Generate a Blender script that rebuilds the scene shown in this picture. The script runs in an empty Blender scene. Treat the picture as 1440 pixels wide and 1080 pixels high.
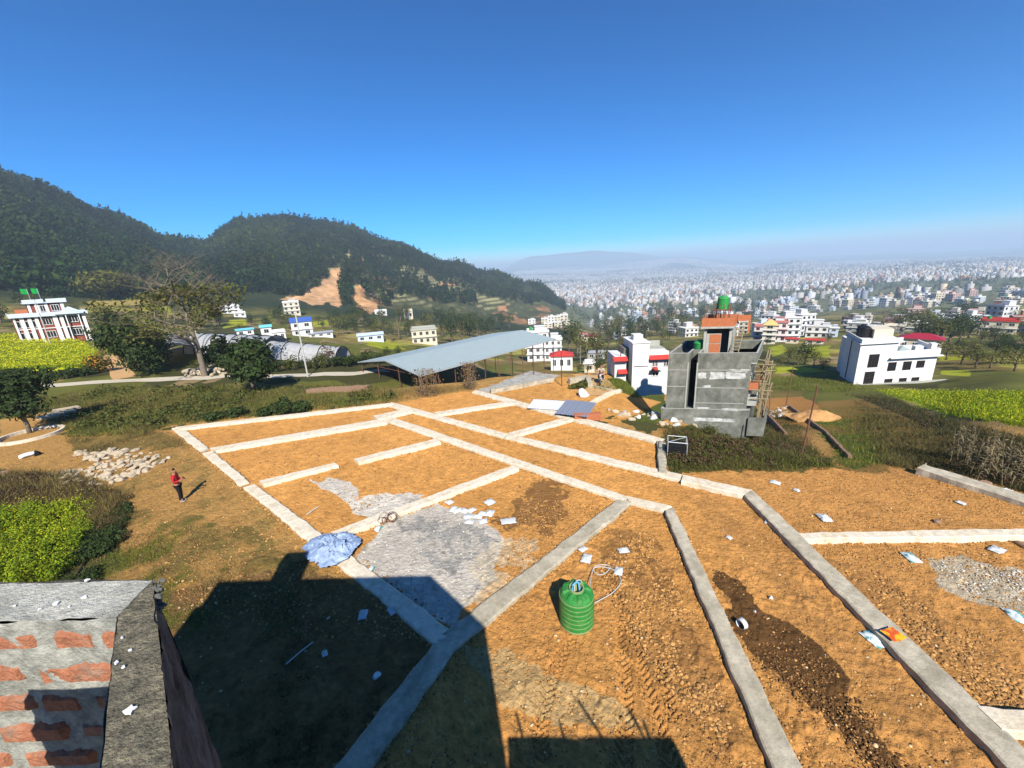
import bpy, math, random
import numpy as np
from mathutils import Vector, Matrix
R_ = math.radians
rnd = random.Random(7)
rng = np.random.default_rng(11)
scene = bpy.context.scene
COL = scene.collection

# ---------------------------------------------------------------- camera
FPX, PITCH, ROLL, CAMZ = 560.0, R_(16), R_(3), 10.0
cp, sp, cr, sr = math.cos(PITCH), math.sin(PITCH), math.cos(ROLL), math.sin(ROLL)
Fv = np.array([0, cp, -sp]); R0 = np.array([1.0, 0, 0]); U0 = np.array([0, sp, cp])
Rv = cr * R0 - sr * U0
Uv = sr * R0 + cr * U0
CAM = np.array([0, 0, CAMZ])
cd = bpy.data.cameras.new('camera'); cam = bpy.data.objects.new('camera', cd); COL.objects.link(cam)
cd.sensor_fit = 'HORIZONTAL'; cd.sensor_width = 36; cd.lens = FPX / 1440 * 36
cd.clip_start = 0.05; cd.clip_end = 60000
m = Matrix(((Rv[0], Uv[0], -Fv[0]), (Rv[1], Uv[1], -Fv[1]), (Rv[2], Uv[2], -Fv[2]))).to_4x4()
m.translation = Vector(CAM)
cam.matrix_world = m
scene.camera = cam

def ray(px, py):
    px = np.asarray(px, float); py = np.asarray(py, float)
    x = (px - 720) / FPX; y = -(py - 540) / FPX
    return Fv + x[..., None] * Rv + y[..., None] * Uv
def at(px, py, d):
    return CAM + ray(px, py) * d
def onz(px, py, z):
    r = ray(px, py); return CAM + r * ((z - CAMZ) / r[..., 2])[..., None]
def topx(p):
    q = np.asarray(p, float) - CAM
    d = q @ Fv
    d = np.where(np.abs(d) < 1e-6, 1e-6, d)
    return 720 + FPX * (q @ Rv) / d, 540 - FPX * (q @ Uv) / d, d

# ---------------------------------------------------------------- noise
def _h(ix, iy, seed):
    n = (ix.astype(np.int64) * 374761393 + iy.astype(np.int64) * 668265263 + seed * 974711) & 0x7fffffff
    n = (n ^ (n >> 13)) * 1274126177 & 0x7fffffff
    return ((n ^ (n >> 16)) & 0xffff) / 65535.0
def vnoise(x, y, seed=0):
    ix = np.floor(x); iy = np.floor(y); fx = x - ix; fy = y - iy
    fx = fx * fx * (3 - 2 * fx); fy = fy * fy * (3 - 2 * fy)
    a = _h(ix, iy, seed); b = _h(ix + 1, iy, seed); c = _h(ix, iy + 1, seed); d = _h(ix + 1, iy + 1, seed)
    return (a * (1 - fx) + b * fx) * (1 - fy) + (c * (1 - fx) + d * fx) * fy - 0.5
def fbm(x, y, scale, octv=4, seed=0):
    s = 0; a = 1.0; t = 0
    for o in range(octv):
        s = s + a * vnoise(x / scale + 17.3 * o, y / scale - 9.1 * o, seed + o); t += a; a *= 0.55; scale = scale * 0.48
    return s / t * 2

# ---------------------------------------------------------------- terrain table
def col_pix(xh, py):
    """x of the pixel on row py in the vertical plane through horizon x = xh"""
    yh = 540 - (FPX * math.tan(PITCH) ) / cr - (xh - 720) * math.tan(ROLL)
    r = ray(xh, yh); k = r[0] / r[1]
    # (F+xR+yU).x = k*(...).y
    y = -(py - 540) / FPX
    num = k * (Fv[1] + y * Uv[1]) - (Fv[0] + y * Uv[0]); den = Rv[0] - k * Rv[1]
    return 720 + FPX * num / den, math.atan2(r[0], r[1])
def col(xh, r0, pts):
    rr = [0, r0]; zz = [0, 0]; az = 0
    for py, r in pts:
        if isinstance(py, str): rr.append(r); zz.append(float(py)); continue
        px, az = col_pix(xh, py)
        q = ray(px, py); t = q[2] / math.hypot(q[0], q[1])
        rr.append(r); zz.append(CAMZ + t * r)
    return az, np.array(rr), np.array(zz)
COLS = [  # horizon x, radius of the level site, then (image row, radius)
    col(-330, 110, [(470, 160), (440, 260), (420, 330), (170, 640), (190, 1000), (400, 2500), (423, 9000)]),
    col(-80, 110, [(468, 160), (436, 240), (412, 300), (206, 620), (225, 1000), (410, 2500), (410, 9000)]),
    col(0, 110, [(468, 160), (436, 240), (410, 310), (228, 640), (250, 1000), (410, 2500), (410, 9000)]),
    col(100, 110, [(470, 150), (440, 240), (412, 320), (266, 680), (285, 1000), (405, 2500), (406, 9000)]),
    col(190, 95, [(474, 150), (440, 240), (412, 330), (310, 720), (326, 1000), (402, 2500), (402, 9000)]),
    col(262, 90, [(478, 150), (442, 240), (414, 340), (346, 720), (354, 1000), (400, 2500), (400, 9000)]),
    col(300, 60, [('-.1', 85), (480, 150), (444, 240), (416, 340), (349, 740), (358, 1000), (400, 2500), (400, 9000)]),
    col(360, 42, [('-.9', 50), ('-.5', 60), ('-.5', 80), (481, 150), (445, 240), (421, 340), (313, 760), (335, 1000), (400, 2500), (399, 9000)]),
    col(425, 39.5, [('-1.4', 47), ('-1.0', 60), ('-1.2', 80), (482, 150), (448, 240), (424, 345), (308, 770), (335, 1000), (398, 2500), (397, 9000)]),
    col(490, 38, [('-2.2', 44), ('-1.9', 60), ('-2.2', 80), (485, 150), (452, 250), (430, 350), (318, 780), (345, 1000), (396, 2500), (394, 9000)]),
    col(560, 37, [('-2.8', 43), ('-3', 60), ('-3.4', 80), (486, 150), (456, 250), (436, 360), (345, 800), (365, 1050), (396, 2500), (390, 9000)]),
    col(630, 37, [('-3.2', 44), ('-4.2', 60), ('-6', 80), (490, 150), (462, 250), (445, 380), (370, 830), (385, 1100), (396, 2500), (386, 9000)]),
    col(690, 38, [('-3.6', 46), (528, 75), (500, 140), (470, 260), (450, 400), (386, 850), (397, 1100), (400, 2500), (383, 9000)]),
    col(750, 38, [(545, 55), (530, 80), (502, 140), (475, 260), (455, 420), (404, 860), (412, 1100), (400, 3000), (380, 7000), (360, 10000), (368, 16000)]),
    col(800, 38, [(545, 55), (528, 80), (503, 140), (477, 260), (460, 420), (430, 850), (434, 1000), (412, 1600), (394, 3500), (380, 6500), (355, 9500), (366, 16000)]),
    col(835, 38, [(548, 52), (530, 75), (500, 140), (478, 260), (466, 420), (456, 700), (434, 950), (412, 1600), (394, 3500), (379, 6500), (352, 9500), (364, 16000)]),
    col(870, 38, [(553, 50), (532, 72), (500, 140), (476, 260), (461, 420), (440, 700), (412, 1500), (394, 3200), (378, 6000), (354, 9500), (364, 16000)]),
    col(950, 27, [(590, 43), (545, 66), (505, 115), (480, 200), (460, 400), (438, 700), (409, 1500), (390, 3200), (376, 5200), (364, 6500), (362, 9000), (360, 16000)]),
    col(1050, 24, [(600, 41), (545, 66), (500, 110), (476, 200), (458, 400), (434, 700), (404, 1500), (386, 3200), (376, 6000), (366, 11000), (366, 16000)]),
    col(1120, 23, [(600, 40), (548, 64), (500, 105), (472, 200), (454, 400), (428, 700), (401, 1500), (383, 3200), (366, 5200), (372, 7000), (361, 11000), (362, 16000)]),
    col(1200, 23, [(605, 39), (548, 64), (500, 105), (472, 200), (452, 380), (425, 700), (397, 1500), (379, 3200), (369, 6500), (358, 11000), (358, 16000)]),
    col(1330, 24, [(600, 40), (546, 72), (500, 110), (472, 220), (450, 400), (420, 700), (392, 1500), (373, 3200), (364, 6500), (354, 11000), (354, 16000)]),
    col(1500, 25, [(590, 40), (540, 70), (496, 120), (468, 240), (446, 420), (414, 700), (383, 1500), (366, 3200), (358, 6500), (345, 11000), (345, 16000)]),
    col(1750, 26, [(575, 45), (530, 80), (488, 130), (460, 260), (436, 450), (405, 700), (370, 1500), (354, 3200), (345, 6500), (334, 11000), (334, 16000)]),
]
LR = np.log(np.geomspace(4, 16500, 900)); AZ = np.radians(np.arange(-78, 78.01, 0.25))
caz = np.array([c[0] for c in COLS])
_tab = np.array([np.interp(np.exp(LR), c[1], c[2]) for c in COLS])          # cols x r
TAB = np.empty((len(AZ), len(LR)))
idx = np.clip(np.searchsorted(caz, AZ) - 1, 0, len(caz) - 2)
w = np.clip((AZ - caz[idx]) / (caz[idx + 1] - caz[idx]), 0, 1); w = w * w * (3 - 2 * w)
TAB = _tab[idx] * (1 - w)[:, None] + _tab[idx + 1] * w[:, None]
_far = np.clip((np.exp(LR) - 60) / 100, 0, 1)
for _ in range(6):   # soften the creases away from the site
    T2 = TAB.copy(); T2[:, 1:-1] = (TAB[:, :-2] + 2 * TAB[:, 1:-1] + TAB[:, 2:]) / 4
    T3 = T2.copy(); T3[1:-1] = (T2[:-2] + 2 * T2[1:-1] + T2[2:]) / 4
    TAB = TAB * (1 - _far) + T3 * _far

def H(x, y, detail=True):
    x = np.asarray(x, float); y = np.asarray(y, float)
    r = np.hypot(x, y); az = np.arctan2(x, y)
    u = (np.clip(az, AZ[0], AZ[-1]) - AZ[0]) / (AZ[1] - AZ[0]); v = (np.log(np.clip(r, 4.001, 16400)) - LR[0]) / (LR[1] - LR[0])
    i = np.clip(u.astype(int), 0, len(AZ) - 2); j = np.clip(v.astype(int), 0, len(LR) - 2); fu = u - i; fv = v - j
    z = (TAB[i, j] * (1 - fu) * (1 - fv) + TAB[i + 1, j] * fu * (1 - fv) + TAB[i, j + 1] * (1 - fu) * fv + TAB[i + 1, j + 1] * fu * fv)
    # undulation growing with distance
    a1 = np.clip((r - 26) / 30, 0, 1)
    z = z + fbm(x, y, 14, 3, 5) * 0.35 * a1 + fbm(x, y, 160, 4, 9) * np.clip((r - 330) / 200, 0, 1) * np.clip((1300 - r) / 300, 0, 1) * 12
    # terraces on the lower slopes of the wooded spur
    tm = np.clip((r - 360) / 40, 0, 1) * np.clip((760 - r) / 60, 0, 1) * np.clip((az - R_(-24)) / R_(3), 0, 1) * np.clip((R_(6) - az) / R_(3), 0, 1)
    st = 3.6; f = z / st; fl = np.floor(f); fr = f - fl
    zt = st * (fl + np.clip((fr - 0.72) / 0.28, 0, 1))
    z = z * (1 - tm) + zt * tm
    return z
def gp(px, py, lo=3.0, hi=15500):
    """where the sight line through a pixel meets the ground (vectorised)"""
    px = np.atleast_1d(np.asarray(px, float)); py = np.atleast_1d(np.asarray(py, float))
    out = np.full((len(px), 3), np.nan)
    ts = np.geomspace(lo, hi, 420)
    for s in range(0, len(px), 4000):
        q = ray(px[s:s + 4000], py[s:s + 4000])
        P = CAM + q[:, None, :] * ts[None, :, None]
        below = P[..., 2] < H(P[..., 0], P[..., 1])
        k = np.argmax(below, 1); ok = below.any(1) & (k > 0)
        a = ts[np.maximum(k - 1, 0)]; b = ts[k]
        for _ in range(14):
            mm = (a + b) / 2; Q = CAM + q * mm[:, None]
            bl = Q[:, 2] < H(Q[:, 0], Q[:, 1]); b = np.where(bl, mm, b); a = np.where(bl, a, mm)
        Q = CAM + q * b[:, None]; Q[:, 2] = H(Q[:, 0], Q[:, 1])
        Q[~ok] = np.nan; out[s:s + 4000] = Q
    return out
def g1(px, py):
    return Vector(gp([px], [py])[0])
def dep(p):
    return float((np.asarray(p) - CAM) @ Fv)
def inpoly(x, y, poly):
    c = np.zeros(np.shape(x), bool); n = len(poly)
    for i in range(n):
        x1, y1 = poly[i]; x2, y2 = poly[(i + 1) % n]
        if y1 == y2: continue
        c ^= ((y1 > y) != (y2 > y)) & (x < (x2 - x1) * (y - y1) / (y2 - y1) + x1)
    return c
def poly_scatter(poly, n, r=None):
    r = r or rng
    P = np.array(poly, float); lo = P.min(0); hi = P.max(0); out = []
    tot = 0
    while tot < n:
        q = lo + r.random((n * 2, 2)) * (hi - lo); q = q[inpoly(q[:, 0], q[:, 1], poly)]; out.append(q); tot += len(q)
    q = np.concatenate(out)[:n]
    g = gp(q[:, 0], q[:, 1]); return g[~np.isnan(g[:, 0])]

# ---------------------------------------------------------------- materials
def mat(name, color, rough=0.9, var=0.0, vscale=3.0, bump=0.0, bscale=30.0, island=0.0, attr=None, spec=0.2, trans=0.0, color2=None, metal=0.0, dots=None, bdist=0.02, hue=0.0, vlo=0.35, vhi=0.65):
    m = bpy.data.materials.new(name); m.use_nodes = True; nt = m.node_tree; N = nt.nodes; L = nt.links
    b = N['Principled BSDF']; b.inputs['Roughness'].default_value = rough; b.inputs['Specular IOR Level'].default_value = spec
    b.inputs['Metallic'].default_value = metal
    tc = N.new('ShaderNodeNewGeometry') if attr else N.new('ShaderNodeTexCoord')
    vec = tc.outputs['Position'] if attr else tc.outputs['Object']
    if attr:
        a = N.new('ShaderNodeAttribute'); a.attribute_name = attr; out = a.outputs['Color']
    else:
        rgb = N.new('ShaderNodeRGB'); rgb.outputs[0].default_value = (*color, 1); out = rgb.outputs[0]
    def mix(kind, fac, A, B):
        x = N.new('ShaderNodeMix'); x.data_type = 'RGBA'; x.blend_type = kind
        if hasattr(fac, 'links'): L.new(fac, x.inputs['Factor'])
        else: x.inputs['Factor'].default_value = fac
        for s, v in ((x.inputs['A'], A), (x.inputs['B'], B)):
            if hasattr(v, 'links'): L.new(v, s)
            else: s.default_value = (*v, 1)
        return x.outputs['Result']
    def noise(sc, det=5, ro=0.6):
        n = N.new('ShaderNodeTexNoise'); n.inputs['Scale'].default_value = sc; n.inputs['Detail'].default_value = det
        n.inputs['Roughness'].default_value = ro; L.new(vec, n.inputs['Vector']); return n.outputs['Fac']
    def rng_(v, a, b_, c, d):
        r = N.new('ShaderNodeMapRange'); L.new(v, r.inputs['Value'])
        for k, q in zip(('From Min', 'From Max', 'To Min', 'To Max'), (a, b_, c, d)): r.inputs[k].default_value = q
        return r.outputs['Result']
    if color2 is not None:
        out = mix('MIX', rng_(noise(vscale, 6, 0.65), vlo, vhi, 0, 1), out, color2)
    if island:
        g = N.new('ShaderNodeNewGeometry'); f = rng_(g.outputs['Random Per Island'], 0, 1, 1 - island, 1 + island)
        if hue:
            hs = N.new('ShaderNodeHueSaturation'); L.new(out, hs.inputs['Color'])
            L.new(rng_(g.outputs['Random Per Island'], 0, 1, 0.5 - hue, 0.5 + hue), hs.inputs['Hue']); out = hs.outputs['Color']
        vm = N.new('ShaderNodeVectorMath'); vm.operation = 'SCALE'; L.new(out, vm.inputs[0]); L.new(f, vm.inputs['Scale']); out = vm.outputs[0]
    if var:
        f = rng_(noise(vscale * 2.3, 6, 0.7), 0.25, 0.75, 1 - var, 1 + var)
        vm = N.new('ShaderNodeVectorMath'); vm.operation = 'SCALE'; L.new(out, vm.inputs[0]); L.new(f, vm.inputs['Scale']); out = vm.outputs[0]
    L.new(out, b.inputs['Base Color'])
    if bump:
        bp = N.new('ShaderNodeBump'); bp.inputs['Strength'].default_value = bump; bp.inputs['Distance'].default_value = bdist
        L.new(noise(bscale, 6, 0.65), bp.inputs['Height']); L.new(bp.outputs[0], b.inputs['Normal'])
    if trans:
        t = N.new('ShaderNodeBsdfTranslucent'); L.new(out, t.inputs['Color']); ms = N.new('ShaderNodeMixShader'); ms.inputs[0].default_value = trans
        L.new(b.outputs[0], ms.inputs[1]); L.new(t.outputs[0], ms.inputs[2]); L.new(ms.outputs[0], N['Material Output'].inputs['Surface'])
    return m

# ---------------------------------------------------------------- object helpers
def tag(o, label=None, cat=None, group=None, kind=None):
    if label: o['label'] = label
    if cat: o['category'] = cat
    if group: o['group'] = group
    if kind: o['kind'] = kind
    elif label: o['kind'] = 'thing'
    return o
def link(o, parent=None):
    COL.objects.link(o)
    if parent is not None: o.parent = parent
    return o
def empty(name, loc, rz=0.0, label=None, cat=None, group=None, scale=None):
    o = bpy.data.objects.new(name, None); o.location = loc; o.rotation_euler = (0, 0, rz)
    o.empty_display_size = 0.2
    if scale: o.scale = (scale,) * 3 if not hasattr(scale, '__len__') else scale
    link(o); return tag(o, label, cat, group)
def npmesh(name, V, faces_n, F, mats, parent=None, midx=None, smooth=False, vcol=None, loc=None):
    """V (n,3); F flat loop indices; faces_n loop count per face (int or array)"""
    V = np.asarray(V, np.float32); F = np.asarray(F, np.int32).ravel()
    nf = len(F) // faces_n if np.isscalar(faces_n) else len(faces_n)
    me = bpy.data.meshes.new(name); me.vertices.add(len(V)); me.vertices.foreach_set('co', V.ravel())
    me.loops.add(len(F)); me.loops.foreach_set('vertex_index', F)
    if np.isscalar(faces_n): st = np.arange(nf, dtype=np.int32) * faces_n
    else: st = np.concatenate([[0], np.cumsum(faces_n)[:-1]]).astype(np.int32)
    me.polygons.add(nf); me.polygons.foreach_set('loop_start', st)
    for mt in (mats if isinstance(mats, (list, tuple)) else [mats]): me.materials.append(mt)
    if midx is not None: me.polygons.foreach_set('material_index', np.asarray(midx, np.int32))
    me.update(calc_edges=True); me.validate()
    if smooth: me.polygons.foreach_set('use_smooth', np.ones(nf, bool))
    if vcol is not None:
        a = me.color_attributes.new('Col', 'FLOAT_COLOR', 'POINT')
        c = np.ones((len(V), 4), np.float32); c[:, :3] = vcol; a.data.foreach_set('color', c.ravel())
    o = bpy.data.objects.new(name, me)
    if loc is not None: o.location = loc
    return link(o, parent)
class MB:
    def __init__(s): s.v = []; s.f = []; s.m = []
    def add(s, vs, fs, mi=0):
        k = len(s.v); s.v += [tuple(v) for v in vs]; s.f += [tuple(i + k for i in f) for f in fs]; s.m += [mi] * len(fs); return s
    def box(s, x0, y0, z0, x1, y1, z1, mi=0, rz=0, piv=None):
        vs = [(x, y, z) for z in (z0, z1) for (x, y) in ((x0, y0), (x1, y0), (x1, y1), (x0, y1))]
        if rz:
            cx, cy = piv or ((x0 + x1) / 2, (y0 + y1) / 2); c, q = math.cos(rz), math.sin(rz)
            vs = [(cx + (x - cx) * c - (y - cy) * q, cy + (x - cx) * q + (y - cy) * c, z) for x, y, z in vs]
        return s.add(vs, [(3, 2, 1, 0), (4, 5, 6, 7), (0, 1, 5, 4), (1, 2, 6, 5), (2, 3, 7, 6), (3, 0, 4, 7)], mi)
    def tube(s, pts, rad, n=6, mi=0, caps=True):
        pts = [Vector(p) for p in pts]; rings = []
        for i, p in enumerate(pts):
            d = (pts[min(i + 1, len(pts) - 1)] - pts[max(i - 1, 0)])
            d = d.normalized() if d.length > 1e-9 else Vector((0, 0, 1))
            a = d.cross(Vector((0, 0, 1)) if abs(d.z) < 0.9 else Vector((1, 0, 0))).normalized(); b = d.cross(a)
            r = rad[i] if hasattr(rad, '__len__') else rad
            rings.append([p + (a * math.cos(2 * math.pi * k / n) + b * math.sin(2 * math.pi * k / n)) * r for k in range(n)])
        vs = [q for rg in rings for q in rg]; fs = []
        for i in range(len(rings) - 1):
            for k in range(n):
                fs.append((i * n + k, i * n + (k + 1) % n, (i + 1) * n + (k + 1) % n, (i + 1) * n + k))
        if caps: fs.append(tuple(range(n))[::-1]); fs.append(tuple((len(rings) - 1) * n + k for k in range(n)))
        return s.add(vs, fs, mi)
    def lathe(s, prof, n=24, mi=0, c=(0, 0, 0)):
        vs = []; fs = []
        for r, z in prof:
            for k in range(n):
                a = 2 * math.pi * k / n; vs.append((c[0] + r * math.cos(a), c[1] + r * math.sin(a), c[2] + z))
        for i in range(len(prof) - 1):
            for k in range(n):
                fs.append((i * n + k, i * n + (k + 1) % n, (i + 1) * n + (k + 1) % n, (i + 1) * n + k))
        return s.add(vs, fs, mi)
    def build(s, name, mats, parent=None, smooth=False, loc=None):
        me = bpy.data.meshes.new(name); me.from_pydata(s.v, [], s.f)
        for mt in (mats if isinstance(mats, (list, tuple)) else [mats]): me.materials.append(mt)
        me.polygons.foreach_set('material_index', s.m)
        if smooth: me.polygons.foreach_set('use_smooth', [True] * len(s.f))
        me.update(); o = bpy.data.objects.new(name, me)
        if loc is not None: o.location = loc
        return link(o, parent)
def copy_tree(o, parent=None):
    c = o.copy(); COL.objects.link(c)
    if parent is not None: c.parent = parent
    for ch in list(o.children): copy_tree(ch, c)
    return c
SKY_AIR, SKY_STR, SUN_STR, EXPO, HAZE, SKY_SAT, SKY_HUE, SKY_GAM, HZTOP = 1.0, 0.096, 5.0, 0.66, 0.00029, 2.1, 0.493, 1.25, 215
# ================================================================ ground sheet
AZ_S, EL_S = R_(-10.5), R_(40.8)
SUN = np.array([-math.sin(AZ_S) * math.cos(EL_S), -math.cos(AZ_S) * math.cos(EL_S), math.sin(EL_S)])
_az = np.concatenate([np.arange(-180, -62, 6.0), np.arange(-62, 60, 0.15), np.arange(60, 180, 6.0)])
_r = np.concatenate([[0.3, 1], np.arange(2, 5, 0.5), np.arange(5, 13, 0.045), np.arange(13, 40, 0.07), np.arange(40, 120, 0.32), np.arange(120, 350, 1.2),
                     np.arange(350, 900, 2.0), np.geomspace(900, 16000, 90)])
AA, RR = np.meshgrid(np.radians(_az), _r)
X = RR * np.sin(AA); Y = RR * np.cos(AA); Z = H(X, Y)
PX, PY, PD = topx(np.stack([X, Y, Z], -1)); front = PD > 0.5
PX = np.where(front, PX, -9999); PY = np.where(front, PY, 5000)
near = np.clip((45 - RR) / 10, 0, 1)
w1 = fbm(X, Y, 1.6, 4, 21); w2 = fbm(X, Y, 0.35, 3, 31); w3 = fbm(X, Y, 6, 4, 41)
wx = PX + (fbm(X, Y, 1.2, 4, 51) * 22 + w2 * 8) * near; wy = PY + (fbm(X, Y, 1.2, 4, 61) * 12 + w2 * 5) * near
_fw = np.clip((RR - 28) / 30, 0, 1) * np.where(RR < 2000, 1, 0)
wx = wx + fbm(X, Y, 22, 4, 151) * 9 * _fw; wy = wy + fbm(X, Y, 22, 4, 161) * 5 * _fw
def zone(poly, warp=1.0):
    return inpoly(PX + (wx - PX) * warp, PY + (wy - PY) * warp, poly) & front
C = np.zeros(X.shape + (3,)); Cv = lambda *a: np.array(a)
SOIL, SOILB, TAN = Cv(.60, .285, .075), Cv(.37, .18, .055), Cv(.42, .23, .068)
DRY, GRN, DVEG, CEM, WET = Cv(.17, .125, .035), Cv(.10, .12, .02), Cv(.045, .045, .014), Cv(.50, .47, .40), Cv(.075, .038, .014)
def blend(msk, c, f=1.0):
    global C
    k = (msk * f)[..., None]; C = C * (1 - k) + c * k
sm = lambda v, a, b: np.clip((v - a) / (b - a), 0, 1) ** 2 * (3 - 2 * np.clip((v - a) / (b - a), 0, 1))
C[:] = TAN
# middle distance: patchwork of fields
cell = vnoise(X / 26 + w3 * .3, Y / 17, 77) + vnoise(X / 9, Y / 30, 78) * .5
far1 = sm(RR, 34, 46)
blend(far1, GRN * .7 + DRY * .3)
blend(far1 * (cell > 0.12), DRY * 1.1)
blend(far1 * (cell > 0.33), Cv(.30, .27, .05))
blend(far1 * (cell < -0.25), DVEG * 1.3)
blend(far1 * (w3 > 0.28), Cv(.24, .17, .08))
az_ = np.degrees(AA)
hill = sm(RR, 235, 300) * (az_ < 8) * (RR < 1600)
blend(hill, Cv(.026, .036, .012))
terr = sm(RR, 350, 380) * (1 - sm(RR, 700, 780)) * (az_ > -26) * (az_ < 8)
blend(terr, Cv(.065, .068, .024) * (1 + .5 * w3[..., None]))
_st = 4.2; _f = (Z / _st) % 1.0
gz = np.abs(np.gradient(Z, axis=0)) / np.maximum(np.gradient(RR, axis=0), 1e-3)
blend(terr * sm(gz, 0.3, 0.6) * (fbm(X, Y, 60, 2, 83) > -.3), Cv(.28, .25, .12), .9)
blend(terr * (fbm(X, Y, 45, 3, 88) > 0.42), Cv(.30, .15, .07), .8)
valley = sm(RR, 420, 600) * (az_ > -2) * (1 - hill)
blend(valley * (az_ > 3), Cv(.12, .13, .07) * (1 + .4 * w3[..., None]))
# named regions of the picture, kept as soils and crops on the ground, plus one painted shadow tone
blend(zone([(393, 421), (410, 415), (428, 416), (436, 405), (450, 400), (458, 390), (467, 378), (480, 377), (483, 390), (478, 400), (480, 416), (474, 432), (458, 426), (440, 430), (428, 422), (410, 424)], 1), Cv(.50, .29, .14) * (1 + .5 * fbm(X, Y * .4, 7, 4, 171))[..., None])
blend(zone([(500, 402), (507, 398), (512, 418), (530, 428), (532, 440), (520, 442), (500, 432)], 1), Cv(.46, .25, .11) * (1 + .5 * fbm(X, Y * .4, 6, 4, 171))[..., None])
for pl in ([(620, 398), (640, 396), (643, 403), (622, 404)], [(645, 413), (660, 412), (658, 420), (646, 419)], [(697, 430), (712, 430), (712, 437), (700, 438)]):
    blend(zone(pl, .8), Cv(.42, .2, .10))
blend(zone([(0, 560), (150, 545), (500, 545), (560, 560), (400, 580), (245, 598), (200, 612), (100, 620), (0, 600)]), GRN * .62 + DRY * .3)
blend(zone([(0, 560), (500, 540), (560, 560), (245, 600), (60, 620)]) * (w1 + w3 > 0.1), DVEG * 1.2)
blend(zone([(0, 590), (90, 575), (110, 600), (60, 618), (0, 625)]), TAN)
blend(zone([(0, 618), (250, 600), (360, 690), (640, 900), (500, 1100), (150, 1100), (-300, 800), (-300, 640)]), TAN * .93)
blend(zone([(90, 620), (200, 605), (262, 615), (255, 628), (120, 640)]), DRY * .9, .8)
g = zone([(60, 700), (200, 712), (350, 745), (430, 800), (330, 850), (200, 900), (60, 820)]); blend(g * sm(w1 + .5 * w2, -.25, .35), DRY * .8, .9)
blend(zone([(100, 690), (300, 600), (420, 740), (430, 800), (300, 800)]) * sm(fbm(X, Y, .9, 4, 201), .05, .4), DRY * 1.1, .6)
blend(zone([(200, 840), (430, 790), (640, 900), (480, 1100), (150, 1100)]), Cv(.15, .085, .035), .8)  # darker brown painted into the ground where the building shadow falls
blend(g * sm(fbm(X, Y, 1.1, 4, 90), .05, .45) * (PX < 300), GRN * .75, .7)
blend(zone([(0, 660), (110, 668), (185, 700), (160, 790), (130, 830), (-300, 830), (-300, 660)]), DVEG * 1.4)
# levelled plots
blend(zone([(246, 600), (560, 566), (663, 549), (726, 563), (806, 585), (938, 620), (940, 664), (1050, 690), (1500, 1150), (500, 1150), (640, 900)], .15), SOIL)
blend(zone([(935, 664), (1000, 660), (1290, 655), (1500, 715), (1700, 1150), (1400, 1150)], .5), SOILB * 1.12 * .6 + SOIL * .4)
blend(zone([(690, 552), (850, 520), (1000, 545), (930, 600), (800, 590)], 1), SOIL * .85 + TAN * .15)
blend(zone([(835, 545), (860, 530), (935, 530), (935, 590), (905, 600), (880, 590), (930, 565)], .6), GRN * .8)
blend(zone([(820, 584), (900, 590), (935, 600), (935, 620), (880, 606)], 1) * (w1 > -.1), DVEG * 1.5)
blend(zone([(935, 600), (1080, 597), (1180, 660), (1060, 662), (940, 668)], .8), DRY * .55 + DVEG * .5)
blend(zone([(1060, 560), (1130, 555), (1200, 600), (1130, 600), (1075, 598)], 2.2), SOIL * .7)
blend(zone([(1150, 565), (1220, 560), (1340, 620), (1345, 660), (1180, 662), (1160, 620)], .8), SOILB * .55 + GRN * .35)
blend(zone([(1145, 590), (1200, 590), (1260, 650), (1180, 655)], 1) * (w1 > -.2), GRN * .9)
blend(zone([(1200, 556), (1260, 560), (1340, 600), (1500, 630), (1500, 705), (1340, 665), (1330, 610)], .4), DVEG)
blend(zone([(1230, 548), (1600, 552), (1600, 615), (1330, 583)], .3), Cv(.26, .30, .02))
blend(zone([(0, 470), (100, 470), (135, 495), (130, 520), (-200, 530), (-200, 470)], .2), Cv(.42, .42, .015))
for pl in ([(-100, 484), (20, 478), (60, 490), (-100, 500)],):
    pass
for pl in ([(440, 452), (478, 447), (478, 455), (445, 462)], [(500, 478), (545, 480), (575, 488), (540, 489)], [(325, 452), (350, 450), (350, 458), (320, 462)],
           [(1085, 488), (1100, 484), (1110, 492), (1085, 500)], [(1130, 490), (1170, 486), (1168, 502), (1140, 500)], [(1325, 498), (1370, 497), (1365, 506), (1325, 508)],
           [(1325, 522), (1365, 522), (1362, 530), (1325, 528)], [(1075, 516), (1130, 518), (1165, 524), (1080, 528)], [(200, 435), (240, 432), (245, 442), (205, 446)]):
    blend(zone(pl, 1.3), Cv(.30, .31, .02))
for pl in ([(120, 422), (235, 418), (230, 428), (130, 432)], [(0, 440), (20, 440), (15, 448), (0, 448)], [(200, 437), (250, 440), (240, 450), (205, 447)]):
    blend(zone(pl, .7), Cv(.33, .25, .07))
blend(zone([(672, 548), (700, 538), (745, 521), (786, 529), (745, 545), (690, 552)], .3), CEM * .8)
C *= (1 + .45 * fbm(X, Y, 3.0, 3, 181) * sm(RR, 45, 70) * (RR < 1500))[..., None]
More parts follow.
